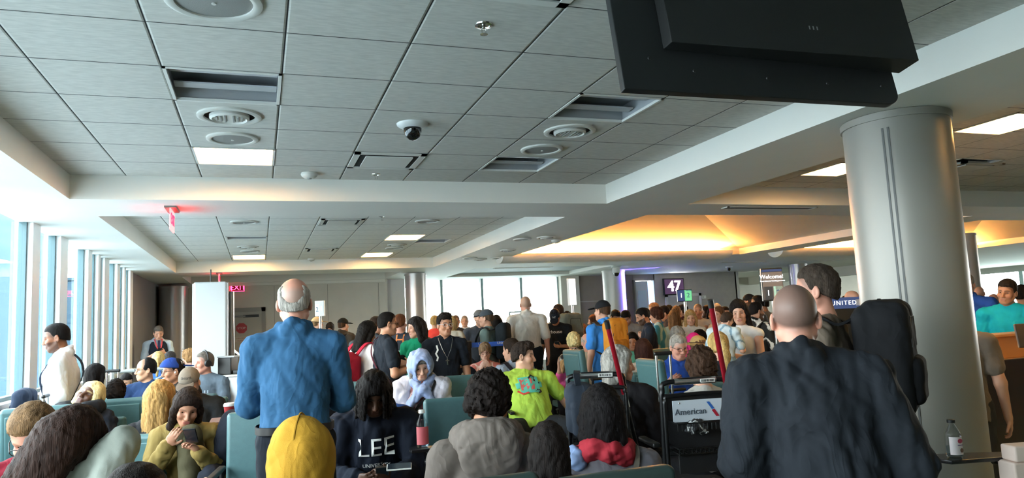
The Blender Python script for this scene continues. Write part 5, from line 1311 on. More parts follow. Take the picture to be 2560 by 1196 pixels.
t = thing('backpack', 'blue backpack propped beside the woman in the head scarf', 'backpack', P.root.location, -P.a0); part_skin(P, 'bag_body', [rbox(P.pel+V3(.28, .33, .1), (.17, .13, .23), rotm(.1, -.25, .2), .08, .01)], .01, cloth('#2b4a86', 'nylon'), t, wrinkle=(.006, 24, 1.)); part_skin(P, 'pocket', [rbox(P.pel+V3(.3, .46, .02), (.13, .05, .12), rotm(.1, -.25, .2), .04, .01)], .01, cloth('#1c2c50', 'nylon'), t); MB().tube([Vector(P.pel+V3(.2, .46, .2)), Vector(P.pel+V3(.28, .48, .26)), Vector(P.pel+V3(.37, .44, .2))], .006, 6).build('zip', m_white_p, t)
SCARF = P
for dx, wh in ((.62, 'left of the woman in the head scarf'), (-.5, 'right of the woman in the head scarf')):
    c = P.M @ Vector((dx, .03, 0)); seat_at((c.x, c.y, 0), -P.a0, 'big teal seat back '+wh, .46, 1.0)
P = person('young man in lime yellow tee lounging on a seat, head turned right', 1307, 858, 6.9, face=FT+2, pose='sit', s=1.05, w=1.26, belly=.07, skin_='light', hair=('quiff', '#2a211c'), arms=(((.17, .0, -.22), (.22, .22, -.46)), ((.1, .04, -.28), (.0, .30, -.38))), top=('tee', '#a8cb50'), bottom=('trousers', '#25282d'), res='near', head=(-62, 4, -6), lean=-26, knees=.28, seat=('teal seat with black arms under the young man in the lime tee', dict(top=.92)))
print_on(P, grid_patch(.25, .17, 8, 6, lambda x, y: abs(x)*.8+abs(y)*.5 < .95), 0, .0, 0, mat('aqua print', '#55b8a4', .7))
print_on(P, grid_patch(.13, .12, 5, 5), 0, .005, -.02, mat('coral print', '#c8605a', .7))
print_on(P, line_patch([(-.05, .03), (-.01, .07), (.02, .05), (.0, .0), (.05, -.02)], .018), 0, .03, .05, m_black_p); print_on(P, line_patch([(-.1, -.02), (-.06, -.06), (.0, -.05)], .016), 0, -.03, -.02, mat('red print', '#c9382e', .7)); print_on(P, line_patch([(.0, .0), (.03, .03), (.05, .0), (.02, -.02)], .016), 0, -.07, .05, m_black_p)
person('dark haired person in pale grey top with patterned strap, back turned beside the lime tee', 1275, 848, 8.0, face=FA-14, pose='sit', s=1.0, w=1.0, skin_='light', hair=('short', '#2c221c'), arms=('lap', 'lap'), top=('tee', '#93a0b2'), res='mid', head=(-20, 8, 0), seat=('teal seat under the person in the pale grey top', dict(top=.9)))
crossbody(PEOPLE[-1], cloth('#27242a'), .045, -1)
P = person('elderly woman in peach patterned top with hands at her mouth', 1212, 860, 9.8, face=FT+16, pose='sit', s=.97, fem=True, skin_='pale', hair=('short_f', '#8c7158'), arms=('face', 'face'), top=('tee', '#d08a7c', 'lines', '#c9756a', '#e7c9bd', 40.), res='mid', head=(0, 6, 0), seat='teal seat under the elderly woman in the peach top')
glasses(P)
P = person('person in navy and white jacket holding a phone, head hidden by the cross necklace man', 1143, 870, 8.9, face=FT-20, pose='sit', s=1.0, skin_='light', hair=('short', BRN), arms=('rest', 'lowphone'), top=('jacket', '#222c40'), res='mid', seat='teal seat under the person in the navy and white jacket')
part_skin(P, 'front_panel', [cone(P.neck+V3(-.02, .08, -.08), P.pel+V3(-.05, .17, .05), .05, .07, .03)], .012, cloth('#cfc6bd')); phone(P, 1, 'phone of the person in the navy and white jacket')

# -- middle cluster, standing
P = person('woman in white top wearing a red backpack, back turned, facing right', 926, 807, 8.1, face=52, s=.96, fem=True, skin_='tan', hair=('lob', '#16120f'), arms=('hold', 'hold'), top=('tee', '#d6d3d2'), bottom=('trousers', '#18191c'), res='mid', head=(10, 22, 0), lean=2)
backpack(P, 'red and black backpack on the woman in the white top', '#a51f30', '#17171a', (.17, .12, .24), -.2, .0, strapc='#b02236')
P = person('man in black tee with red lettering, sunglasses and earbud, in right profile', 968, 781, 7.6, face=74, s=1.0, w=1.12, skin_='tan', hair=('crop', '#14100e'), arms=(((.06, .04, -.29), (-.06, .28, -.25)), ((.06, .02, -.29), (-.03, .26, -.24))), top=('tee', '#1b2028'), bottom=('trousers', '#1b1e25'), res='near', head=(2, 4, 0), brow='#14100e', hem=-.12)
glasses(P, True); print_on(P, 'Mi', .15, -.01, -.02, m_red_p)
mb = MB(); mb.lathe(Vector(P.WR[1]), [(.034, -.02), (.037, 0), (.034, .02)], 16); mb.build('watch', m_black, P.root, smooth=True)
crossbody(P, cloth('#4a1a24'), .03, -1)
P = person('woman in green crop tee with long dark hair and folded arms, smiling to the left', 1037, 796, 8.4, face=197, s=.97, fem=True, skin_='light', hair=('lob', '#2a2524'), arms=('cross', 'cross'), top=('tee', '#128a63'), bottom=('trousers', '#a5a5a4'), res='near', head=(50, 6, 8), hem=.10, lips='#a2484c', sleeve=.6)
for q in (-1, 1):
    e_ = P.SH[q]+(P.EL[q]-P.SH[q])*.56; d_ = (P.EL[q]-P.SH[q]); part_skin(P, 'sleeve_band', [cone(e_-d_*.04, e_+d_*.05, .0655, .0655, .003)], .011, cloth('#131416'), P.shirt)
P = person('young man in black tee with round glasses and a silver cross necklace', 1110, 785, 7.95, face=172, s=1.0, w=1.02, skin_='tan', hair=('quiff', '#1c1512'), arms=('down', ((.07, -.02, -.28), (.10, .12, -.47))), top=('tee', '#161b24'), bottom=('jeans', '#8b8f98'), res='near', head=(-16, 2, 0), hem=-.10, brow='#17110e')
glasses(P, m=mat('clear frame', '#b7bcc2', .2))
mb = MB(); mb.tube([Vector(v) for v in (P.neck+V3(-.075, .02, .02), P.neck+V3(-.075, .09, -.02), P.neck+V3(-.045, .142, -.12), P.neck+V3(0, .158, -.215), P.neck+V3(.045, .142, -.12), P.neck+V3(.075, .09, -.02), P.neck+V3(.075, .02, .02))], .004, 6); c_ = P.neck+V3(0, .163, -.25); mb.box(c_, (.012, .006, .07)); mb.box(c_+V3(0, 0, .012), (.04, .006, .012)); mb.build('cross_necklace', MATS['chrome'], P.root)
print_on(P, line_patch([(-.0, .08), (.01, .03), (-.012, -.01), (.008, -.05), (-.004, -.09)], .016, 5), 0, .02, -.10, m_white_p)
t = thing('luggage_cart_grip', 'steel handle with black and white grips in front of the cross necklace man', 'handle', (*P.M @ Vector((.24, .28, 0)),), -P.a0); t.name = 'luggage_trolley'
mb = MB(); [mb.tube([(x_, 0, .05), (x_, 0, .86)], .012, 8) for x_ in (-.09, .09)]; mb.build('post', m_steel, t, smooth=True); mb = MB(); mb.tube([(-.12, 0, .87), (.12, 0, .87)], .018, 8); mb.build('grip', m_black, t, smooth=True); MB().box((0, .08, .06), (.3, .26, .03)).build('base', m_black, t, bevel=.008)
person('person in tan cap and light shirt far back by the lane sign, in right profile', 792, 794, 13.5, face=70, skin_='light', hair=('crop', SAN), cap=('#c9ae8a', 0), arms=('hold', 'hold'), top=('tee', '#cfc9c2'))
person('woman with short dark hair far back between the tan cap and the black cap', 824, 809, 15.5, face=200, s=.97, fem=True, skin_='tan', hair=('short_f', '#2b2320'), arms=('phone', 'phone'), top=('tank', '#5d6f78'), head=(0, 15, 0))
P = person('man in brown jacket and black cap standing far back, turned to the right', 857, 797, 12.8, face=48, w=1.1, skin_='light', hair=('crop', BRN), cap=('#1a1816', 0), arms=('down', 'hold'), top=('jacket', '#3d352e'))
backpack(P, 'black backpack on the man in the brown jacket', '#1e1c1b', '#17161a', (.15, .08, .2), 0.)
P = person('person in dark hat low behind the red backpack', 887, 850, 11.4, face=190, s=.8, skin_='tan', hair=('short', BLK), cap=('#17181c', 0), arms=('lap', 'lap'), top=('jacket', '#3a3a3e'), pose='sit', seat='teal seat under the person in the dark hat')
person('head with short auburn hair behind the woman with the red backpack', 913, 805, 11.3, face=0, skin_='light', hair=('short', '#5b3a24'), top=('tee', '#55575b'), arms=('down', 'down'))
P = person('man with dark hair and pale phone at his ear, behind the man with sunglasses', 942, 793, 10.6, face=60, skin_='light', hair=('short', '#3a2b22'), top=('tee', '#3f434a'), arms=('down', 'ear'), head=(0, 10, 0))
P = person('man in navy shirt with orange H on the back, standing right of the sunglasses man', 999, 787, 10.3, face=28, w=1.1, skin_='ruddy', hair=('short', '#6b3f28'), top=('tee', '#2d3038'), arms=('hold', 'hold'))
print_on(P, 'H', .2, .09, .05, mat('print orange', '#d0793a', .7), True); print_on(P, 'Altuve', .05, -.05, .02, m_white_p, True)
person('woman with dark hair just behind the green crop tee', 1053, 806, 11.4, face=20, s=.96, fem=True, skin_='light', hair=('lob', '#2c2320'), top=('tee', '#403f45'))
P = person('person in red jersey before the far windows, left of the round glasses man', 1086, 790, 13.5, face=20, skin_='light', hair=('short', BLO), top=('tee', '#c8362f', 'block', '#c8362f', '#c8362f', 1.), arms=('down', 'hold'))
P = person('woman with long blonde braid and cream backpack behind the round glasses man', 1129, 793, 9.6, face=-14, s=.97, fem=True, skin_='light', hair=('long', '#bb9a66'), top=('tee', '#b9a99d'), arms=('hold', 'hold'), head=(0, 8, 12), res='mid')
backpack(P, 'cream backpack on the woman with the blonde braid', '#d3c9b6', '#b8aa94', (.15, .09, .23), -.05)
person('man in charcoal tee before the far windows, right of the blonde braid', 1139, 788, 14.0, face=170, skin_='tan', hair=('buzz', '#3a2c24'), top=('tee', '#3d3a3b'), arms=('down', 'hold'))
P = person('man in white baseball jersey with round badge before the far windows', 1161, 789, 15.0, face=180, w=1.06, skin_='light', hair=('buzz', '#8a7a68'), top=('tee', '#cdd2d8'), arms=('hold', 'hold'))
print_on(P, [( .06*math.cos(2*PI*i/20), .06*math.sin(2*PI*i/20)) for i in range(20)] and ([(.06*math.cos(2*PI*i/20), .06*math.sin(2*PI*i/20)) for i in range(20)], [tuple(range(20))]), 0, .06, -.07, mat('badge blue', '#38507f', .6)); print_on(P, 'C', .09, .06, -.07, m_red_p)
P = person('bearded man in slate tee and grey cap facing the camera before the far windows', 1197, 776, 11.2, face=172, w=1.08, skin_='light', hair=('crop', '#5d4a3a'), cap=('#5b5d60', 0), top=('tee', '#3f444d'), arms=('down', 'down'), beard=.5, head=(-20, 0, 0))
P = person('man in grey green tee and dark cap in left profile wearing a black backpack', 1216, 775, 10.4, face=-72, w=1.08, skin_='light', hair=('crop', '#5d4a3a'), cap=('#42484f', 0), top=('tee', '#6f8584'), arms=('down', 'down'), res='mid')
backpack(P, 'black backpack on the man in the grey green tee', '#22282d', '#1a1e22', (.15, .08, .24), -.03)
P = person('person with long black hair and dark backpack behind the grey green tee', 1240, 790, 12.0, face=-20, fem=True, skin_='tan', hair=('lob', '#15110f'), top=('tee', '#2b2d33'), arms=('down', 'down'))
backpack(P, 'dark backpack on the person with long black hair', '#202227', '#191b1f', (.15, .08, .24), -.05)
P = person('big man in white short sleeved shirt and black trousers, bald, back turned at the window', 1313, 741, 11.2, face=-8, s=1.06, w=1.24, belly=.05, skin_='ruddy', hair=('buzz', '#a58a78'), top=('shirt', '#cbc8c1'), sleeve=.85, arms=('down', 'down'), bottom=('trousers', '#1f242b'), res='mid', hem=.03)
P = person('person in black tee and dark cap looking down at a phone beside the big man', 1385, 777, 11.3, face=186, w=1.05, skin_='tan', hair=('short', BLK), cap=('#1d222c', 0), top=('tee', '#1c1d20'), arms=('lowphone', 'down'), bottom=('trousers', '#1c1d21'), res='mid', head=(0, 38, 0), hem=-.1)
print_on(P, 'rhouse', .075, .05, 0, m_white_p); cap_text(P, 'NY', .045, m_white_p); phone(P, -1, 'phone held by the person in the dark cap beside the big man')
P = person('toddler in pink top with blonde hair holding the hand of the person in black', 1413, 902, 8.9, face=118, s=.62, fem=True, skin_='light', hair=('lob', '#b08a5e'), top=('tee', '#e0609a'), arms=('phone', ((.08, .04, .12), (.10, .05, .3))), bottom=('trousers', '#1c1b22'), res='mid', head=(0, 10, 0))
P = person('man in white shirt with brown hair carrying a grey camping backpack, turned left', 1395, 762, 12.2, face=-40, s=1.02, skin_='light', hair=('short', '#30241c'), top=('shirt', '#d6dade'), arms=('hold', 'hold'), res='mid')
backpack(P, 'large grey camping backpack on the man in the white shirt', '#727a73', '#5c635d', (.2, .13, .30), -.04, strapc='#6b736c')
person('dark haired head right of the grey camping backpack wearer', 1417, 779, 14.2, face=10, skin_='tan', hair=('short', BLK), top=('tee', '#3c3b40'))
person('woman with fluffy platinum hair and leopard top, back turned in a seat', 1433, 836, 10.2, face=FA+4, pose='sit', s=1., fem=True, skin_='light', hair=('curly', '#d6c48e'), arms=('lap', 'lap'), top=('shirt', '#9c8a78', 'lines', '#2c2624', '#c3b7aa', 60.), res='mid', seat='teal seat under the woman in the leopard top')
person('person with long auburn hair far back behind the platinum hair', 1457, 812, 13.6, face=0, s=.95, fem=True, skin_='light', hair=('long', '#5f402c'), top=('tee', '#5c4a44'))
P = person('older man in khaki jacket smiling from a seat left of the blue polo', 1468, 834, 9.6, face=FT+8, pose='sit', s=1.02, w=1.12, belly=.05, skin_='ruddy', hair=('fringe', '#a49a90'), arms=('lap', 'lap'), top=('jacket', '#b0a58f'), bottom=('trousers', '#a9b8bd'), res='mid', head=(-8, 2, 0), seat='teal seat under the older man in the khaki jacket')
person('woman with brown hair and hand to her face, in left profile far back', 1484, 789, 13.5, face=-84, s=.98, fem=True, skin_='light', hair=('lob', '#4a3224'), top=('tank', '#b9b0a8'), arms=('face', 'down'), res='mid')
P = person('man in bright blue polo and black cap with an orange backpack, back turned', 1506, 753, 8.8, face=-34, s=1.0, w=1.02, skin_='light', hair=('crop', '#4f3a2a'), cap=('#1b1c20', 0), top=('polo', '#3c83cf'), arms=('down', 'down'), bottom=('shorts', '#3c7cc0'), res='near', head=(-18, 0, 0), hem=-.22)
backpack(P, 'orange backpack with brown and grey straps on the man in the blue polo', '#c8822b', '#a8691f', (.145, .085, .23), -.04, strapc='#3a3027')
MB().lathe(Vector(P.WR[-1]+V3(0, 0, .01)), [(.031, -.015), (.034, 0), (.031, .015)], 16).build('watch', m_black, P.root, smooth=True)

# -- right crowd
person('dark haired person looking down beside the blue lit column, left one of two', 1542, 778, 12.6, face=150, skin_='tan', hair=('short', BLK), top=('hoodie', '#1f2023'), head=(0, 35, 0), arms=('phone', 'phone'))
person('person in grey shirt with black hair looking down beside the blue lit column', 1561, 780, 12.2, face=196, skin_='tan', hair=('short', BLK), top=('shirt', '#77726f'), head=(0, 38, 0), arms=('phone', 'phone'))
P = person('bearded man in navy tee looking down at papers, in left profile', 1598, 772, 10.6, face=-98, w=1.05, skin_='tan', hair=('crop', '#17120f'), top=('tee', '#232833'), arms=('phone', 'phone'), beard=.85, brow='#17120f', head=(0, 24, 0), res='mid')
t = thing('paper_slip', 'white boarding slips in the hands of the bearded man in navy', 'paper', W(P, P.WR[1]+P.hd[1][1]*.11), 0); MB().box((0, 0, 0), (.02, .1, .13), rx=.3).build('sheet', m_white_p, t)
person('man with dark hair right behind the bearded man in navy', 1610, 771, 12.2, face=-100, skin_='tan', hair=('short', BLK), top=('tee', '#6a6462'))
person('dark haired man between the bearded man and the floral dress', 1616, 780, 12.8, face=-80, skin_='brown', hair=('short', BLK), top=('tee', '#8a8480'))
person('man with thinning reddish hair in blue shirt near the open gate door', 1631, 758, 13.2, face=-95, skin_='light', hair=('short', '#8a6a4c'), top=('tee', '#2c5a92'), head=(0, 14, 0))
P = person('woman in turquoise floral dress with short auburn hair, in left profile', 1641, 771, 11.2, face=-80, s=.98, fem=True, skin_='light', hair=('short_f', '#4b2d22'), top=('tee', '#4fa0b0', 'blot', '#3f93ae', '#bcd8d2', 40.), bottom=('skirt', '#4fa0b0', 'blot', '#3f93ae', '#bcd8d2', 40.), arms=('hold', 'hold'), res='mid')
person('dark clothed man looking down right behind the floral dress', 1655, 767, 12.8, face=-95, skin_='tan', hair=('short', DBR), top=('jacket', '#3a3436'), head=(0, 20, 0))
person('dark haired person under the 47 screen, nearest to it', 1672, 764, 14.2, face=-20, skin_='tan', hair=('short', BLK), top=('tee', '#2a2a2e'))
P = person('woman in sage top with long brown hair, back turned, arms reaching to the right', 1684, 777, 11.5, face=8, s=1.0, fem=True, skin_='light', hair=('lob', '#7d5f42'), top=('tee', '#93a092'), arms=('hip', ((.16, .16, -.2), (.36, .22, -.26))), bottom=('trousers', '#8b958b'), res='mid')
person('woman with pinned up light hair just behind the sage top', 1690, 766, 12.2, face=20, s=.97, fem=True, skin_='light', hair=('bun', '#93734e'), top=('tee', '#8f8f88'))
person('grey haired person with curls seated low before the sage top', 1692, 822, 9.9, face=FA, pose='sit', s=1., fem=True, skin_='light', hair=('curly', '#8e8c88'), arms=('lap', 'lap'), top=('tee', '#bab5ae'), res='mid', seat='teal seat under the grey curly haired person')
P = person('man in black cap and burgundy vest looking left under the lane sign', 1706, 763, 12.8, face=-75, skin_='light', hair=('crop', BRN), cap=('#191719', 0), top=('jacket', '#4a2330'), res='mid')
P = person('girl with long blonde hair in white sweatshirt facing the camera', 1725, 777, 11.2, face=176, s=.98, fem=True, skin_='light', hair=('long', '#ae8f60'), top=('sweater', '#d5d3cf'), arms=('hold', 'down'), res='mid', head=(0, 8, 0), brow='#7a5c3e')
P = person('bald tanned man in white tee facing the camera, tallest right of the lane sign', 1744, 760, 12.2, face=178, w=1.1, skin_='tan', hair=('buzz', '#7a5f4a'), top=('tee', '#dcd6cd'), sleeve=2., arms=('hold', 'hold'), res='mid')
P = person('man with dark skin looking left, right of the bald man', 1766, 764, 13.2, face=-60, skin_='dark', hair=('crop', BLK), top=('tee', '#6c5f58'))
person('dark haired woman in dark top right of the bald man', 1780, 771, 12.4, face=190, s=.97, fem=True, skin_='tan', hair=('lob', '#1a1412'), top=('jacket', '#2c2630'))
person('woman with drawn back brown hair facing left, above the straw hat', 1796, 768, 11.2, face=215, fem=True, skin_='light', hair=('pony', '#6a4a32'), top=('tee', '#c8c2ba'), arms=('phone', 'phone'), res='mid')
person('person in pale cap far back right of the bald man', 1791, 760, 14.0, face=160, skin_='light', hair=('crop', BRN), cap=('#b5a58e', 0), top=('tee', '#7d766f'))
person('dark haired person low at right, just behind the mother', 1812, 768, 13.0, face=170, skin_='light', hair=('short', DBR), top=('tee', '#8b8580'))
P = person('man in black and white scribble print shirt, back turned, right of the mother', 1889, 756, 9.6, face=38, w=1.1, skin_='tan', hair=('crop', '#1d1613'), top=('polo', '#ddd', 'lines', '#161616', '#dcdad4', 34.), sleeve=.8, arms=('hold', 'hold'), beard=.7, head=(20, 4, 0), res='mid')
crossbody(P, m_belt, .03, 1)
P = person('man in black and yellow cap far back before the right window', 1872, 737, 12.0, face=-70, s=1.02, skin_='light', hair=('crop', '#3a2b22'), cap=('#1c1b1a', 0, '#d0a02c'), top=('tee', '#6a6a6c'))
person('man with dark hair and headset looking left before the right window', 1894, 739, 11.8, face=-80, s=1.03, skin_='tan', hair=('crop', '#17120f'), top=('tee', '#54565a'))
person('woman with tied brown hair between the mother and the scribble shirt', 1872, 758, 10.6, face=-95, fem=True, skin_='light', hair=('pony', '#5a4130'), top=('tee', '#a8a29a'))
person('cap wearer just left of the black jacket man', 1908, 744, 11.0, face=-60, skin_='tan', hair=('crop', DBR), cap=('#5c5846', 0, '#b4923c'), top=('tee', '#8b8178'))

MO = P = person('mother with long dark hair in white top looking at the camera, holding a baby', 1843, 753, 7.2, face=205, s=.99, fem=True, skin_='light', hair=('lob', '#1e1714'), top=('tank', '#dcdcdc'), arms=(((.05, .08, -.27), (-.18, .26, -.19), (-.2, .3, 1)), ((.12, .05, -.26), (-.16, .26, -.26), (-.2, .3, 1))), bottom=('jeans', '#6d7683'), res='near', head=(-22, 8, 4), brow='#1e1714', lips='#a35750', seed=4)
P = person('baby in grey blue print shirt asleep on the mother shoulder', 1822, 782, 6.85, face=22, s=.60, w=1.15, skin_='light', hair=('crop', '#3a2a20'), top=('tee', '#7d95a2', 'lines', '#b8c3c6', '#6f8999', 36.), arms=('hold', 'hold'), bottom=('trousers', '#7f97a6'), res='near', head=(40, 10, 28), lean=18, legs=(((.12, .10, -.20), (.12, -.02, -.3)), ((.12, .10, -.20), (.12, -.02, -.3))), feet=False, sleeve=.8)

# -- right seated
P = person('grey haired woman with bobbed hair in black, in a transport chair, smiling to the right', 1545, 869, 5.1, face=26, pose='sit', s=1.0, fem=True, w=1.2, belly=.04, skin_='light', hair=('bob', '#8f8b85'), arms=('lap', 'lap'), top=('sweater', '#1a181b'), bottom=('trousers', '#191a1e'), res='near', head=(60, 4, 0))
GREYW = P
P = person('woman with short brown curls in pale top in the lettered transport chair, back turned', 1750, 877, 4.75, face=-8, pose='sit', s=1.0, fem=True, w=1.08, skin_='light', hair=('curly', '#3a281d'), arms=('lap', 'rest'), top=('tee', '#b5b1ab'), bottom=('trousers', '#1b1c20'), res='near', head=(0, 2, 0))
CURL = P
P = person('man with glasses and grey hair in royal blue polo reading his hand, seated', 1697, 838, 7.3, face=FT+14, pose='sit', s=1.02, w=1.12, belly=.05, skin_='ruddy', hair=('short', '#a09890'), arms=('lowphone', 'hold'), top=('polo', '#24489c'), res='near', head=(-8, 16, 0), seat='teal seat under the man in the royal blue polo')
glasses(P)
P = person('person in tan straw hat seen from behind, right of the royal blue polo', 1745, 846, 8.4, face=FA+10, pose='sit', s=1.0, fem=True, skin_='light', hair=('short_f', '#6a4d38'), arms=('lap', 'lap'), top=('tee', '#d8a39c'), res='mid', hat='#b79a62', seat='teal seat under the person in the straw hat')
P = person('person in hot pink hood behind the straw hat', 1731, 840, 9.3, face=FA-10, pose='sit', s=.95, fem=True, skin_='light', hair=('short', BLK), arms=('lap', 'lap'), top=('hoodie', '#e0308a'), seat='teal seat under the person in the pink hood')
hood_up(P, cloth('#e0308a'))
person('dark haired person seated right behind the pink hood', 1748, 828, 10.1, face=FA, pose='sit', s=1.0, skin_='tan', hair=('messy', '#171312'), arms=('lap', 'lap'), top=('tee', '#332c33'), seat='teal seat under the dark haired person behind the pink hood')
person('woman with blonde ponytail in black top, back turned, left of the mother', 1793, 832, 6.0, face=FA+8, pose='sit', s=1.0, fem=True, skin_='light', hair=('pony', '#b3935a'), arms=('lap', 'lap'), top=('tee', '#202126'), res='mid', seat='teal seat under the woman with blonde ponytail in black')
P = person('woman with chestnut bob in pale striped top, back turned in a seat', 1607, 850, 8.4, face=FA+6, pose='sit', s=.98, fem=True, skin_='light', hair=('bob', '#3b221b'), arms=('lap', 'lap'), top=('tee', '#c2bab2', 'stripe', '#b9b1aa', '#cfc9c2', 20.), sleeve=.7, res='mid', seat=('teal seat under the woman with the chestnut bob', dict(top=.85)))
crossbody(P, cloth('#6a5648'), .018, 1)
P = person('dark haired woman in mint top facing the camera, seated behind the chestnut bob', 1580, 834, 9.9, face=FT+20, pose='sit', s=1.0, fem=True, skin_='tan', hair=('lob', '#191311'), arms=('lap', 'lap'), top=('tee', '#62b09b'), res='mid', head=(12, 4, 0), seat='teal seat under the dark haired woman in mint')

# -- beyond the column
P = person('man in brown grey tee standing behind the big column, head hidden', 2378, 742, 5.7, face=4, s=1.06, w=1.05, skin_='light', hair=('short', GRY), top=('tee', '#75695f'), arms=('down', 'down'), bottom=('trousers', '#3a3a3c'), res='mid', hem=-.12, lean=6)
person('man in royal blue shirt peeking out right behind the big column', 2413, 686, 8.6, face=190, s=1.04, w=1.15, skin_='ruddy', hair=('short', GRY), top=('polo', '#2b4fa0'), arms=('down', 'down'), res='mid', bottom=('trousers', '#b4ada0'))
person('bald pink head far back right of the big column', 2447, 717, 13.0, face=10, skin_='ruddy', hair=('buzz', '#b58f7c'), top=('tee', '#8e8c8c'))
person('bald man in dark jacket, back turned, beyond the counter', 2483, 735, 9.6, face=6, w=1.05, skin_='ruddy', hair=('fringe', '#8f7f72'), top=('jacket', '#2f3338'), res='mid')
P = person('man in turquoise tee leaning toward the counter at the right edge', 2519, 700, 7.4, face=188, s=1.03, w=1.18, skin_='tan', hair=('short', '#2a211b'), top=('tee', '#14a3b5'), arms=('down', 'down'), res='near', head=(14, 8, -10), lean=8, brow='#2a211b', hem=-.14)
person('dark haired person at the far right edge behind the turquoise tee', 2551, 714, 9.2, face=20, skin_='light', hair=('short', '#2a1f18'), top=('tee', '#54504e'), res='mid')
P = person('person in pale pink top bending over beyond the tall man, left of the big column', 2128, 727, 9.8, face=-60, s=1.0, skin_='light', hair=('buzz', '#c9a090'), top=('sweater', '#dcb6ac'), lean=30, arms=('hold', 'hold'))
person('brown haired head far back left of the pale pink top', 2113, 741, 13.2, face=160, skin_='light', hair=('short', BRN), top=('tee', '#8b7a68'))
# ------------------------------------------------------------------ furniture, signs and loose things
m_tube = mat('black powder coated tube', '#131416', .35, .3)
m_alu = mat('bright aluminium', '#c3c5c6', .22, .95)
m_redpole = mat('red anodised pole', '#8d1222', .3, .4)
m_mesh = mat('black sling fabric', '#15161a', .8, bump=.4, bscale=500)

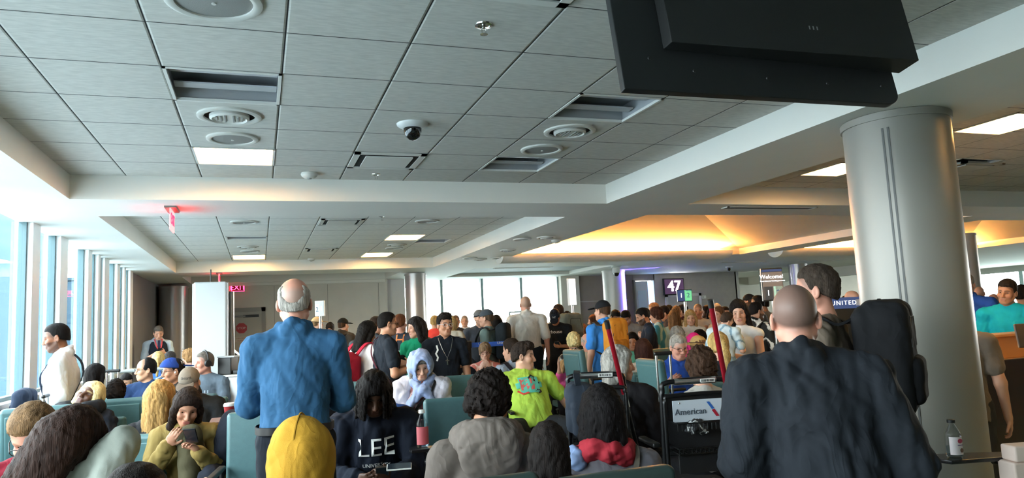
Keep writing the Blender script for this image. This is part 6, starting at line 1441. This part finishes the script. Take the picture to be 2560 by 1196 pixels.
def rot_pt(p, rz): return Vector((p[0]*math.cos(rz)-p[1]*math.sin(rz), p[0]*math.sin(rz)+p[1]*math.cos(rz), p[2]))
def transport_chair(label, top_px, D, face, wd, lettered, pole, cat='transport chair'):
    """airport transport chair: tube frame, sling back, basket, flag pole. Origin on the floor below the push bar"""
    p = at(*top_px, D); rz = -math.radians(19.487+face); h = p.z
    t = thing('transport_chair', label, cat, (p.x, p.y, 0), rz); w = wd/2
    def hoop(w_, y0, z0, y1, z1, r):
        pts = [(-w_, y0, z0), (-w_, y0+(y1-y0)*.8, z0+(z1-z0)*.82), (-w_*.97, y0+(y1-y0)*.93, z0+(z1-z0)*.94), (-w_*.8, y1, z1), (w_*.8, y1, z1), (w_*.97, y0+(y1-y0)*.93, z0+(z1-z0)*.94), (w_, y0+(y1-y0)*.8, z0+(z1-z0)*.82), (w_, y0, z0)]
        return smooth_pts([Vector(q) for q in pts], 4)
    f = MB(); f.tube(hoop(w, .02, .12, -.02, h, .016), .016, 8); f.tube(hoop(w*1.02, -.07, .55, -.07, h-.075, .013), .013, 8)
    for q in (-1, 1):
        f.tube([(q*w, .0, .13), (q*w, .25, .42), (q*w, .62, .42), (q*w, .74, .14)], .014, 8)
        f.tube([(q*w, .0, .48), (q*w, .55, .46)], .014, 8); f.tube([(q*w, -.0, .14), (q*w*.75, -.26, .07)], .014, 8)
    f.tube([(-w, .05, .2), (w, .05, .2)], .012, 8); f.tube([(-w, .62, .42), (w, .62, .42)], .012, 8)
    for x_ in (.05, .15): f.tube([(x_, -.06, .5), (x_+.05, -.1, .1), (x_-.12, -.3, .05)], .013, 8)
    f.tube([(.17, -.12, .08), (.2, -.3, .06), (.1, -.42, .04)], .012, 8)
    f.build('frame', m_tube, t, smooth=True)
    g = MB(); g.tube([(-w*.62, -.02, h), (w*.62, -.02, h)], .02, 12); go = g.build('push_grip', m_alu, t, smooth=True)
    MB().box((w*.35, -.043, h), (.09, .004, .022)).build('sticker', mat('barcode sticker', '#d8d8d4', .5), go)
    b = MB()
    for k in range(11): b.box((w*.35-.038+k*.0075, -.0455, h), (.003+.002*(k % 2), .002, .014))
    b.build('bars', m_black_p, go)
    MB().box((0, .0, h-.25), (wd-.03, .02, .36), rx=-.03).build('backrest', m_mesh, t, bevel=.008)
    MB().box((0, .3, .44), (wd-.03, .44, .04)).build('seat', m_mesh, t, bevel=.015)
    for q in (-1, 1):
        MB().box((q*(w+.01), .25, .68), (.05, .3, .03)).build('armrest', m_black, t, bevel=.01)
        for y_, r_ in ((.0, .13), (.7, .09)):
            MB().lathe((q*(w+.03), y_, r_), [(.02, -.02), (r_*.7, -.02), (r_, -.014), (r_, .014), (r_*.7, .02), (.02, .02)], 24, Matrix.Rotation(PI/2, 3, 'Y')).build('wheel', mat('tyre', '#1b1b1c', .7), t, smooth=True)
    MB().box((0, .78, .1), (wd-.08, .16, .015)).build('footrest', m_alu, t, bevel=.004)
    k_ = MB()
    zb = h-.36
    for z_, y_ in ((zb+.14, -.2), (zb, -.2), (zb-.03, -.2)): k_.tube([(-w+.02, -.02, z_), (-w+.02, y_, z_), (w-.02, y_, z_), (w-.02, -.02, z_)], .0045, 6)
    n_ = 15
    for i in range(n_+1):
        x_ = -w+.02+(wd-.04)*i/n_
        k_.tube([(x_, -.2, zb+.14), (x_, -.2, zb+.10)], .003, 5)
        k_.tube([(x_, -.02, zb-.03), (x_, -.2, zb-.03), (x_, -.2, zb)], .003, 5)
    for i in range(5): k_.tube([(-w+.02, -.02-.045*i, zb-.03), (w-.02, -.02-.045*i, zb-.03)], .003, 5)
    k_.build('wire_basket', m_tube, t, smooth=True)
    MB().box((0, -.17, zb-.09), (wd-.05, .012, .1)).build('lower_panel', m_mesh, t)
    if lettered:
        sp = MB().box((.0, -.085, h-.165), (.345, .006, .125)).build('sign_plate', mat('sign plate white', '#c6cfda', .35), t, bevel=.002)
        text_on('American', .05, (-.065, -.0905, h-.17), (1, 0, 0), (0, 0, 1), mat('sign slate', '#4a5460', .5), parent=sp)
        ap = (.085, .0); bl2 = [(.035, -.118), (.053, -.118), (.082, -.158), (.066, -.163)]; rd_ = [(.064, -.167), (.082, -.162), (.11, -.205), (.09, -.205)]
        MB().add([(x_, -.0905, h+z_) for x_, z_ in bl2], [(3, 2, 1, 0)]).build('emblem_blue', mat('emblem blue', '#2a62b0', .4), sp)
        MB().add([(x_, -.0905, h+z_) for x_, z_ in rd_], [(3, 2, 1, 0)]).build('emblem_red', mat('emblem red', '#a91f34', .4), sp)
        for q in (-1, 1): MB().lathe((q*.145+.015, -.089, h-.118), [(.006, 0), (.004, .003)], 10, Matrix.Rotation(PI/2, 3, 'X')).build('screw', m_alu, sp)
    if pole:
        a = Vector(pole[0]); b_ = Vector(pole[1]); inv = Matrix.Translation((p.x, p.y, 0)) @ Matrix.Rotation(rz, 4, 'Z'); inv = inv.inverted()
        a, b_ = inv @ a, inv @ b_
        po = MB().tube([a, b_], .016, 10).build('flag_pole', m_redpole, t, smooth=True)
        MB().tube([a, a+(a-b_).normalized()*.05], .018, 10).build('pole_cap', m_black, po, smooth=True)
        MB().tube([b_, b_+(b_-a).normalized()*.09], .02, 10).build('pole_socket', m_alu, po, smooth=True)
        MB().tube([b_+(b_-a).normalized()*.09, b_+(b_-a)*1.1], .014, 8).build('pole_stem', m_tube, po, smooth=True)
    return t
tc1 = transport_chair('black transport chair with white American plate and wire basket, holding the brown curled woman', (1733, 952), 4.35, -8, .42, True, (at(1779, 770, 4.28), at(1815, 960, 4.34)))
tc2 = transport_chair('black transport chair with red pole holding the grey bobbed woman in black', (1488, 938), 4.62, 6, .36, False, (at(1521, 822, 4.5), at(1560, 985, 4.56)))
pp = tc1.matrix_basis @ Vector((0, 0, 0)); t = thing('crumpled_paper', 'crumpled white and black wrapper in the basket of the lettered transport chair', 'paper', (0, 0, 0)); q = at(1742, 1070, 4.22)
Vp, Qp = skin([ell((q.x-.03, q.y, q.z), (.035, .03, .025)), ell((q.x+.03, q.y, q.z-.005), (.04, .03, .025)), ell((q.x, q.y, q.z+.02), (.03, .025, .02))], .004, wrinkle=(.008, 110, 1.), seed=2); np_mesh('wrapper', Vp, Qp, m_pat, t, figured(Vp, 'lines', '#2d2f33', '#c9cbcb', 90.))
t = thing('backpack', 'slate grey backpack hanging on the transport chair of the grey bobbed woman', 'backpack', (0, 0, 0)); q = at(1450, 1020, 4.5); R_b = rotm(rz=-.4)
Vp, Qp = skin([rbox((q.x, q.y, q.z), (.085, .1, .155), R_b, .06, .01), rbox((q.x-.02, q.y-.09, q.z-.06), (.07, .04, .1), R_b, .03, .01)], .009, wrinkle=(.006, 26, 1.), seed=4); np_mesh('bag_body', Vp, Qp, cloth('#2c333e', 'nylon'), t)
mb = MB(); strap_mesh(mb, [Vector((q.x-.03, q.y-.06, q.z+.14)), Vector((q.x-.02, q.y-.02, q.z+.2)), Vector((q.x+.02, q.y+.06, q.z+.22))], .04, .01, Vector((1, 0, 0))); mb.build('strap', cloth('#262c35', 'nylon'), t, smooth=True)

# empty chairs
def empty_chair(px, py, D, face, label, wd=.56, vinyl=None, arm=(1, 1)):
    p = at(px, py, D); rz = -math.radians(19.487+face); o = rot_pt((0, .30, 0), rz)
    return seat_at((p.x+o.x, p.y+o.y, 0), rz, label, p.z-.53, p.z, vinyl, arm, wd)
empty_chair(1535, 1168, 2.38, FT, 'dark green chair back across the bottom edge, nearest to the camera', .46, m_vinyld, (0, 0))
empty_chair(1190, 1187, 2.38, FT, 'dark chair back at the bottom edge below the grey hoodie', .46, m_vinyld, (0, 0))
empty_chair(108, 1012, 4.6, FT-180, 'empty teal chair back by the left windows behind the man in the maroon tee', .5)
empty_chair(1648, 870, 8.8, FA, 'pale teal chair back behind the suitcase handle, left of the royal blue polo', .56)
empty_chair(1432, 872, 8.0, 70, 'dark sided teal chair in front of the older man in khaki', .5)
empty_chair(1622, 895, 6.5, 74, 'dark sided teal chair left of the suitcase handle', .5)

# suitcase with silver handle
def suitcase(label, top, D, face, col, hgt=.62, grip=.2):
    p = at(*top, D); rz = -math.radians(19.487+face)
    t = thing('suitcase', label, 'suitcase', (p.x, p.y, 0), rz)
    sh = MB().box((0, .08, .05+hgt/2), (.4, .25, hgt)).build('shell', mat('suitcase '+col, col, .4), t, bevel=.04, seg=3)
    rb = MB(); [rb.box((x_, -.048, .05+hgt/2), (.012, .006, hgt-.1)) for x_ in (-.12, -.06, 0, .06, .12)]; rb.build('rib', mat('suitcase '+col, col, .4), sh)
    mb = MB(); [mb.tube([(q*.06, .0, hgt), (q*.06, 0, p.z-.01)], .011, 8) for q in (-1, 1)]; mb.build('telescopic_handle', m_alu, t, smooth=True)
    MB().box((0, 0, p.z), (grip*.8, .035, .035)).build('grip', m_black, t, bevel=.012)
    for q in (-1, 1):
        for y_ in (0., .16): MB().lathe((q*.15, y_, .028), [(.028, -.012), (.028, .012)], 14, Matrix.Rotation(PI/2, 3, 'Y')).build('wheel', m_black, t, smooth=True)
suitcase('suitcase with raised silver handle left of the royal blue polo', (1657, 884), 6.1, -8, '#c9c9c7')
suitcase('dark suitcase with raised handle near the left rail', (282, 928), 8.2, -10, '#3a3f48')

# totem, rail and small counter at the left
p = at(527, 707, 9.4); t = thing('charging_totem', 'tall white metal totem with steel edge and antenna on top', 'totem', (p.x, p.y, 0), -math.radians(19.5-22))
m_tot = mat('totem white', '#d7dcdd', .35, .15)
MB().bx(-.2, .19, -.16, .16, 0, p.z).build('cabinet', m_tot, t, bevel=.025, seg=4)
MB().bx(.19, .215, -.15, .15, 0, p.z-.01).build('steel_edge', m_steel, t, bevel=.008)
MB().tube([(.25, .06, 0), (.25, .06, p.z-.12)], .035, 16).build('side_post', m_steel, t, smooth=True)
MB().tube([(.0, 0, p.z), (.0, 0, p.z+.17)], .008, 8).build('antenna', m_black, t, smooth=True)
MB().bx(-.215, -.2, -.14, .14, .02, p.z-.02).build('painted_lit_edge', mat('totem lit edge', '#f1f3f2', .3), t, bevel=.004)  # light on the left edge, painted as a whiter strip
a, b_, c = at(280, 931, 8.9), at(410, 922, 9.6), at(560, 912, 9.9)
t = thing('handrail', 'pale metal handrail with slanting lower bar behind the left seats', 'handrail', (a.x, a.y, 0)); O = Vector((a.x, a.y, 0))
mb = MB(); mb.tube([a-O, b_-O, c-O], .022, 10); mb.build('top_rail', mat('pale rail', '#c9cfd0', .35, .3), t, smooth=True)
mb = MB(); mb.tube([Vector((0, 0, .7)), (b_-O)-Vector((0, 0, .09))], .016, 8); mb.tube([Vector((0, 0, .45)), (b_-O)-Vector((0, 0, .4)), (c-O)-Vector((0, 0, .4))], .012, 8); mb.build('lower_rail', MATS['pale rail'], t, smooth=True)
for q in (a, b_, c): MB().tube([(q.x-a.x, q.y-a.y, 0), (q.x-a.x, q.y-a.y, q.z)], .024, 10).build('post', MATS['pale rail'], t, smooth=True)
p = at(596, 935, 8.6); t = thing('podium', 'small white and mauve gate podium behind the man with headphones', 'podium', (p.x, p.y, 0), -math.radians(19.5))
MB().bx(-.22, .3, -.2, .25, .3, p.z-.02).build('cabinet', mat('podium white', '#cdd2d6', .4), t, bevel=.01); MB().bx(-.24, .32, -.22, .27, p.z-.02, p.z).build('top', m_white, t, bevel=.005); MB().bx(-.22, .3, -.2, .25, 0, .3).build('base', mat('mauve laminate', '#6e5560', .5), t); MB().bx(-.12, -.02, -.215, -.2, .5, .62).build('hatch', mat('hatch tan', '#b3926a', .5), t)
t = thing('printer', 'black printer standing on the small gate podium', 'printer', (p.x, p.y, p.z), -math.radians(19.5)); MB().bx(-.2, -.04, -.12, .1, 0, .2).build('case', m_black, t, bevel=.01); MB().bx(-.03, .14, -.1, .05, 0, .05).build('tray', m_black, t, bevel=.01); MB().bx(-.2, .0, -.13, .1, .2, .215).build('lid', mat('printer grey', '#9ba0a3', .4), t)
a, b_ = at(574, 868, 12.0), at(606, 893, 11.4); t = thing('boarding_rail', 'white slanting pipe rail before the back wall door', 'handrail', (a.x, a.y, 0)); O = Vector((a.x, a.y, 0)); MB().tube([a-O, b_-O, b_-O-Vector((0, 0, b_.z))], .02, 8).build('rail', m_frame, t, smooth=True); MB().tube([(0, 0, 0), a-O], .02, 8).build('post', m_frame, t, smooth=True)
# side table with coffee cup
p = at(583, 1047, 5.35); t = thing('side_table', 'small brown side table holding the red coffee cup', 'table', (p.x, p.y, 0)); MB().bx(-.16, .16, -.16, .16, p.z-.03, p.z).build('top', mat('brown laminate', '#6a4a42', .4), t, bevel=.008); MB().tube([(0, 0, 0), (0, 0, p.z-.03)], .03, 10).build('post', m_steel, t, smooth=True); MB().lathe((0, 0, 0), [(.14, 0), (.14, .012), (.03, .02)], 20).build('foot', m_steel, t, smooth=True)
t = thing('coffee_cup', 'red paper coffee cup with white lid and round emblem, left of the blue shirt man', 'cup', (p.x-.02, p.y-.08, p.z)); MB().lathe((0, 0, 0), [(.03, 0), (.042, .1)], 24).build('cup', mat('cup red', '#a02a2c', .5), t, smooth=True); MB().lathe((0, 0, .1), [(.045, 0), (.045, .01), (.038, .022), (.005, .022)], 24).build('lid', m_white_p, t, smooth=True); MB().lathe((-.008, -.0375, .05), [(.02, 0), (.016, 0)], 18, Matrix.Rotation(PI/2, 3, 'X')).build('emblem', m_white_p, t); text_on('2', .024, (-.008, -.0395, .05), (1, 0, 0), (0, 0, 1), m_white_p, parent=t)

# clear water bottles and tray tables
m_clear = glass_mat('clear plastic', (.9, .94, .97), .35, .05)
def bottle(label, base, h, r, cap_m, lab_m, lab2=None):
    t = thing('water_bottle', label, 'bottle', base)
    MB().lathe((0, 0, 0), [(r*.8, 0), (r, .01), (r, h*.62), (r*.92, h*.68), (r*.5, h*.85), (r*.36, h*.9), (r*.36, h*.95)], 28).build('bottle_body', m_clear, t, smooth=True)
    MB().lathe((0, 0, 0), [(r*.86, .008), (r*.9, .012), (r*.9, h*.3), (.001, h*.3)], 24).build('water', glass_mat('water tint', (.78, .86, .9), .2), t, smooth=True)
    MB().lathe((0, 0, h*.94), [(r*.5, 0), (r*.5, h*.08), (r*.44, h*.09)], 20).build('cap', cap_m, t, smooth=True)
    lb = MB(); pr = []
    for k in range(13):
        a = -PI*.93+PI*.86*k/12; pr.append((r*1.02*math.cos(a), r*1.02*math.sin(a)))
    lb.add([(x_, y_, z_) for z_ in (h*.1, h*.58) for x_, y_ in pr], [(k, k+1, 14+k, 13+k) for k in range(12)]); lo = lb.build('label', lab_m, t, smooth=True)
    if lab2:
        lb = MB(); lb.lathe((0, -r*1.035, h*.47), [(r*.42, 0), (r*.1, .001)], 18, Matrix.Rotation(PI/2, 3, 'X'), 1, .7); lb.build('label_emblem', lab2, lo)
        lb = MB(); lb.box((0, -r*1.03, h*.36), (r*.9, .002, h*.02)); lb.build('label_text_bar', mat('label violet', '#5a4a78', .5), lo); MB().lathe((r*.15, -r*1.035, h*.22), [(r*.3, 0), (r*.1, .001)], 12, Matrix.Rotation(PI/2, 3, 'X')).build('label_picture', mat('label brown', '#6a4a3c', .5), lo)
def tray(label, p, L, Wd, rz, leg):
    t = thing('tray_table', label, 'tray table', (p.x, p.y, 0), rz)
    pts = [(-L*.5, -Wd*.2), (-L*.42, -Wd*.5), (-.02, -Wd*.42), (L*.5, -Wd*.3), (L*.5, Wd*.35), (0, Wd*.5), (-L*.42, Wd*.5), (-L*.5, Wd*.2)]
    MB().prism(pts, 'z', p.z-.018, p.z).build('tray', mat('black laminate', '#16171a', .25), t, bevel=.004)
    mb = MB(); mb.tube(smooth_pts([Vector(v) for v in leg]), .016, 8); mb.build('support_arm', m_tube, t, smooth=True)
    mb = MB(); mb.tube(smooth_pts([Vector(v)+Vector((.02, -.012, .008)) for v in leg[:3]]), .006, 6); mb.build('chrome_edge', m_alu, t, smooth=True)
p = at(2436, 1140, 3.3); z_ = p.z
tray('black tray table on a curved arm at the lower right before the big column', p, .36, .16, -math.radians(19.5), [(.08, 0, z_-.025), (.12, 0, z_-.04), (.2, 0, z_-.12), (.27, 0, z_-.3), (.3, .02, .05), (.3, .02, .01)])
q = at(2388, 1148, 3.28); bottle('clear bottle with black cap and pink and white label on the lower right tray', (q.x, q.y, z_), .165, .034, m_black, mat('label cream', '#d9cfd2', .5), mat('label pink', '#b03a5a', .5))
q = at(2553, 1152, 3.2); t = thing('paper_bag', 'pinkish white paper bag at the lower right corner', 'bag', (q.x, q.y, 0), -.3); MB().bx(-.07, .09, -.05, .06, .3, q.z).build('bag', mat('pale paper', '#d8c3b8', .8, bump=.2, bscale=20), t, bevel=.01); MB().bx(-.055, .09, -.045, .05, q.z, q.z+.07).build('folded_top', MATS['pale paper'], t, bevel=.01); 
sb = thing('seat_bench', 'dark bench end under the pale paper bag at the lower right corner', 'bench', (q.x, q.y, 0), -.3); MB().bx(-.1, .4, -.15, .35, .24, .3).build('top', m_vinyld, sb, bevel=.02); MB().bx(.1, .2, .0, .1, 0, .24).build('leg', m_tube, sb)
q = at(2434, 1178, 4.47); t = thing('power_outlet', 'cream power outlet box on the big column', 'outlet', (q.x, q.y, q.z), -math.radians(33)); MB().box((0, 0, 0), (.075, .03, .13)).build('box', mat('outlet cream', '#b7ab97', .5), t, bevel=.004); MB().box((0, -.017, 0), (.05, .006, .095)).build('face_plate', mat('outlet brown', '#5c5148', .5), t, bevel=.002); mb = MB(); [mb.box((0, -.021, z_), (.03, .004, .028)) for z_ in (-.022, .022)]; mb.build('sockets', mat('outlet tan', '#9a8d7a', .5), t)
p = at(1057, 1120, 4.0); tray('black tray table beside the person with dreadlocks', p, .15, .13, -.2, [(.03, 0, p.z-.02), (.1, 0, p.z-.05), (.14, 0, p.z-.2), (.15, .02, .02)])
bottle('clear water bottle with red and white label standing beside the person with dreadlocks', (p.x, p.y, p.z), .2, .034, m_white_p, mat('label red white', '#b8525a', .5))
p = at(998, 1168, 3.8); t = thing('tablet', 'pale tablet edge on the lap of the person with dreadlocks', 'tablet', p, -.2); MB().box((0, 0, 0), (.13, .09, .008), rx=.15).build('case', m_white_p, t, bevel=.003); MB().box((0, .0, .005), (.12, .08, .002), rx=.15).build('screen', mat('phone screen', '#2b333c', .15), t)

# signs on stands
def stand_sign(label, px0, py0, px1, py1, D, yaw, cells, border=m_black, depth=.05, pole=True, back=None):
    a, b_ = at(px0, py0, D), at(px1, py1, D); c = (a+b_)/2; h = abs(a.z-b_.z); w_ = math.hypot(a.x-b_.x, a.y-b_.y)/max(.35, math.cos(math.radians(yaw)))
    t = thing('lane_sign', label, 'sign', (c.x, c.y, 0), -math.radians(19.487-yaw))
    MB().box((0, 0, c.z), (w_, depth, h)).build('case', border, t, bevel=.006)
    for x0, x1, z0, z1, m, txt, sz, tm in cells:
        f = MB().box((w_*(x0+x1)/2, -depth/2-.002, c.z+h*(z0+z1)/2), (w_*(x1-x0), .004, h*(z1-z0))).build('panel', m, t)
        if txt: text_on(txt, h*sz, (w_*(x0+x1)/2, -depth/2-.006, c.z+h*(z0+z1)/2), (1, 0, 0), (0, 0, 1), tm, parent=f)
    if pole:
        MB().tube([(0, 0, .02), (0, 0, c.z-h/2)], .022, 10).build('pole', m_steel, t, smooth=True); MB().lathe((0, 0, 0), [(.17, 0), (.17, .015), (.03, .03)], 24).build('base', m_steel, t, smooth=True)
    return t
m_navy = mat('sign navy', '#23304f', .4, emit=.25, ecol='#2a3a60'); m_green = mat('sign green', '#5fae7c', .4, emit=.25, ecol='#5fae7c'); m_pgreen = mat('sign pale green', '#a5cdb4', .4, emit=.3, ecol='#a5cdb4'); m_sblue = mat('sign slate blue', '#8fa3bb', .4, emit=.25, ecol='#8fa3bb'); m_lw = mat('sign lit white', '#e9eef0', .4, emit=.4, ecol='#ffffff'); m_taupe = mat('sign taupe', '#6a615d', .4, emit=.12, ecol='#6a615d'); m_slate = mat('sign slate', '#565c68', .4, emit=.15, ecol='#565c68')
stand_sign('boarding lane sign with 1 on navy and 2 on green, before the 47 screen', 1692, 725, 1730, 754, 12.7, 0, [(-.47, 0, -.44, .44, m_navy, '1', .55, m_lw), (0, .47, -.44, .44, m_green, '2', .55, m_navy), (-.47, .47, .36, .44, m_navy, None, 0, None)])
stand_sign('boarding lane sign with pale green 2 and grey blue 1, before the back wall', 787, 753, 813, 791, 12.4, -10, [(-.44, .0, -.44, .3, m_pgreen, '2', .42, m_navy), (0, .44, -.44, .44, m_sblue, '1', .42, m_lw), (-.44, 0, .3, .44, m_sblue, None, 0, None)], mat('sign rim', '#d4d7d9', .4))
stand_sign('tall blank white board on a pole before the grey pier', 1419, 697, 1439, 764, 12.6, 38, [(-.46, .46, -.48, .48, m_lw, None, 0, None)], mat('sign rim', '#d4d7d9', .4))
w_ = stand_sign('taupe Welcome sign with lane number 1 above the black jacket man', 1902, 672, 1958, 752, 9.0, 0, [(-.47, .47, -.46, .38, m_taupe, None, 0, None), (-.47, .47, .39, .46, m_navy, None, 0, None), (-.45, -.02, -.46, -.06, m_slate, '1', .24, m_lw), (.02, .45, -.46, -.06, m_pgreen, '2', .24, m_navy)])
a, b_ = at(1902, 672, 9.0), at(1958, 752, 9.0); c = (a+b_)/2; h = a.z-b_.z
text_on('Welcome!', h*.17, (-.01, -.033, c.z+h*.235), (1, 0, 0), (0, 0, 1), m_lw, parent=w_)
text_on('Please have your boarding pass ready', h*.05, (0, -.033, c.z+h*.11), (1, 0, 0), (0, 0, 1), m_lw, parent=w_)
a, b_ = at(2040, 746, 8.4), at(2148, 772, 8.4); c = (a+b_)/2
t = thing('counter_sign', 'navy sign ending in the letters TED, left of the big column', 'sign', (c.x, c.y, 0), -math.radians(19.5)); MB().box((0, 0, c.z), (.52, .05, .13)).build('board', m_navy, t, bevel=.005); text_on('UNITED', .07, (.06, -.028, c.z), (1, 0, 0), (0, 0, 1), m_lw, parent=t, spacing=1.25); MB().box((.225, -.027, c.z), (.05, .004, .07)).build('square', mat('sign pale square', '#8e97ad', .5), t); MB().bx(-.25, .25, -.02, .02, 0, c.z-.06).build('stand', m_black, t)

# queue belts before the far windows
def stanchion(p, label):
    t = thing('queue_post', label, 'queue post', (p.x, p.y, 0), 0, 'queue posts'); MB().tube([(0, 0, .02), (0, 0, p.z+.03)], .032, 14).build('post', m_black, t, smooth=True); MB().lathe((0, 0, 0), [(.17, 0), (.17, .02), (.04, .035)], 24).build('base', m_black, t, smooth=True); MB().lathe((0, 0, p.z-.05), [(.04, 0), (.042, .09), (.03, .1)], 16).build('head', m_black, t, smooth=True)
m_belt_b = mat('queue belt blue', '#2f5fc0', .5)
pts = [at(1172, 862, 10.0), at(1282, 860, 10.1)]
for q, lb in zip(pts, ('black queue post at the left end of the blue belt', 'black queue post at the right end of the blue belt')): stanchion(q, lb)
a, b_ = pts; t = thing('queue_belt', 'blue queue belt with white lettering between the two black posts', 'queue belt', (a.x, a.y, 0)); d = (b_-a); ang = math.atan2(d.y, d.x)
o = MB().box(((d.x)/2, d.y/2, (a.z+b_.z)/2), (d.length-.08, .006, .065), rz=ang).build('belt', m_belt_b, t); text_on('United', .05, (d.x*.32, d.y*.32-.006, a.z), (d.x, d.y, 0), (0, 0, 1), m_white_p, parent=o); text_on('United', .05, (d.x*.75, d.y*.75-.006, a.z), (d.x, d.y, 0), (0, 0, 1), m_white_p, parent=o)
p = at(1277, 781, 11.6); t = thing('bag_sizer', 'thin grey metal frame of a bag sizer left of the big man in white', 'bag sizer', (p.x, p.y, 0), -math.radians(19.5)); mb = MB()
for x_ in (-.02, .26):
    for y_ in (0, .22): mb.tube([(x_, y_, 0), (x_, y_, p.z)], .012, 8)
mb.tube([(-.02, 0, p.z), (.26, 0, p.z), (.26, .22, p.z), (-.02, .22, p.z)], .012, 8, True); mb.tube([(-.02, 0, .5), (.26, 0, .5), (.26, .22, .5), (-.02, .22, .5)], .012, 8, True); mb.build('frame', mat('grey green mullion', '#8fa3a6', .4), t, smooth=True)

# gate counter at the right
a = at(2452, 906, 5.75); zt = a.z; t = thing('gate_counter', 'dark brown gate counter with pale wood top behind the big column', 'counter', (a.x, a.y, 0))
m_dw = mat('dark wood laminate', '#2e211e', .3, noise=.12, nscale=5, stretch=(1, 1, .15), coat=.3); m_wood = mat('pale wood', '#b98a5c', .4, noise=.1, nscale=6, stretch=(.2, 1, 1))
MB().bx(-.12, 2.0, 0, .06, 0, zt).build('front_panel', m_dw, t, bevel=.006); MB().bx(-.12, -.06, .06, .8, 0, zt-.04).build('side_panel', m_dw, t); MB().bx(-.06, 2.0, .06, .82, zt-.1, zt-.06).build('worktop', m_wood, t, bevel=.004)
MB().bx(.16, 2.0, .62, .82, zt-.06, zt+.14).build('raised_ledge', m_wood, t, bevel=.006); MB().bx(.12, 2.0, .58, .86, zt+.14, zt+.165).build('ledge_top', m_wood, t, bevel=.006)
MB().bx(.22, .8, .52, .6, zt+.02, zt+.04).build('task_light', mat('task light', '#ffe0ae', .4, emit=2., ecol='#ffe3b8'), t)
pr = [(-.05, zt-.03), (.33, zt-.03), (.31, zt+.02), (.25, zt+.10), (.18, zt+.155), (.08, zt+.185), (-.05, zt+.19)]
t = thing('counter_screen', 'curved frosted white screen panel on the gate counter', 'screen panel', (a.x, a.y, 0)); MB().prism(pr, 'y', .1, .115).build('panel', mat('frosted acrylic', '#dfe8ee', .25), t); MB().prism([(-.05, zt-.045), (.34, zt-.045), (.34, zt-.03), (-.05, zt-.03)], 'y', .085, .13).build('rail', m_alu, t)
q = at(2560, 840, 6.0); t = thing('monitor', 'dark back of a tilted monitor on the gate counter at the right edge', 'monitor', (q.x, q.y, q.z), -.5); MB().box((.12, 0, 0), (.36, .03, .2), rx=-.2).build('case', mat('monitor brown', '#3a302b', .4), t, bevel=.008); MB().bx(.1, .14, .0, .03, -(q.z-zt-.14), 0).build('stand', m_black, t)

# the big black screen hanging over the camera at the upper right
L_ = Vector((1.231, 2.203, CAMZ+.8)); R2 = Vector((2.478, 2.171, CAMZ+.8)); ex_ = (R2-L_).normalized(); up_ = Vector((0, .177, .984)).normalized(); nn = ex_.cross(up_).normalized()
if nn.y > 0: nn = -nn
Wt = (R2-L_).length
t = thing('hanging_screen', 'large black hanging display seen from behind at the upper right', 'display', L_+ex_*(Wt/2))
def hp(x_, z_, n_): return ex_*(x_-Wt/2)+up_*z_+nn*n_
m_tv = mat('black painted metal', '#1d1f21', .42, .2, bump=.06, bscale=600); m_tv2 = mat('black plastic housing', '#1a1b1c', .5, bump=.08, bscale=500)
mb = MB(); Ht = .74; arc = [(Wt-.06+.06*math.sin(i*PI/16), .0+.05-.05*math.cos(i*PI/16)) for i in range(9)]
poly = [(0, 0)]+arc+[(Wt, Ht), (0, Ht)]
o0 = [hp(x_, z_, .0) for x_, z_ in poly]; o1 = [hp(x_, z_, -.035) for x_, z_ in poly]; N_ = len(poly)
mb.add(o0+o1, [tuple(range(N_)), tuple(range(2*N_-1, N_-1, -1))]+[(i, N_+i, N_+(i+1) % N_, (i+1) % N_) for i in range(N_)]); mb.build('panel', m_tv, t, bevel=.004)
MB().add([hp(x_, z_, n_) for x_, z_, n_ in ((.01, .01, -.037), (Wt-.02, .01, -.037), (Wt-.02, Ht-.01, -.037), (.01, Ht-.01, -.037))], [(0, 1, 2, 3)]).build('display', mat('display glass', '#0c0d10', .1), t)
x0h, x1h = .186, 1.283; b0 = [hp(x0h, .174, .0), hp(x1h, .145, 0), hp(x1h, Ht-.06, 0), hp(x0h, Ht-.06, 0)]; b1 = [hp(x0h+.012, .178, .045), hp(x1h, .145, .105), hp(x1h, Ht-.1, .105), hp(x0h+.012, Ht-.1, .045)]
mb = MB(); mb.add(b0+b1, [(4, 5, 6, 7), (0, 1, 5, 4), (1, 2, 6, 5), (2, 3, 7, 6), (3, 0, 4, 7), (0, 3, 2, 1)]); mb.build('housing', m_tv2, t, bevel=.003)
nh = (b1[1]-b1[0]).cross(b1[3]-b1[0]).normalized()
mb = MB()
for k in range(3): cpt = hp(.79+.018*k, .26, .088); mb.add([cpt+ex_*-.003+up_*-.008+nn*.004, cpt+ex_*.003+up_*-.008+nn*.004, cpt+ex_*.003+up_*.008+nn*.004, cpt+ex_*-.003+up_*.008+nn*.004], [(0, 1, 2, 3)])
mb.build('vent_slots', mat('slot pale', '#8d8f90', .5), t)
mb = MB()
for x_, z_ in ((.3, .09), (.62, .08), (.9, .075), (1.17, .08), (.12, .13)): mb.lathe(hp(x_, z_, .002), [(.007, -.002), (.005, .002)], 10, Matrix.Rotation(PI/2, 3, 'X'))
mb.build('screws', m_black, t)
MB().tube([hp(Wt/2, Ht-.2, .04), hp(Wt/2, Ht-.2, .04)+Vector((0, 0, CEI-(L_.z+(Ht-.2)*.984)))], .03, 14).build('ceiling_pole', m_tube, t, smooth=True)
bpy.data.scenes.remove(TMP)
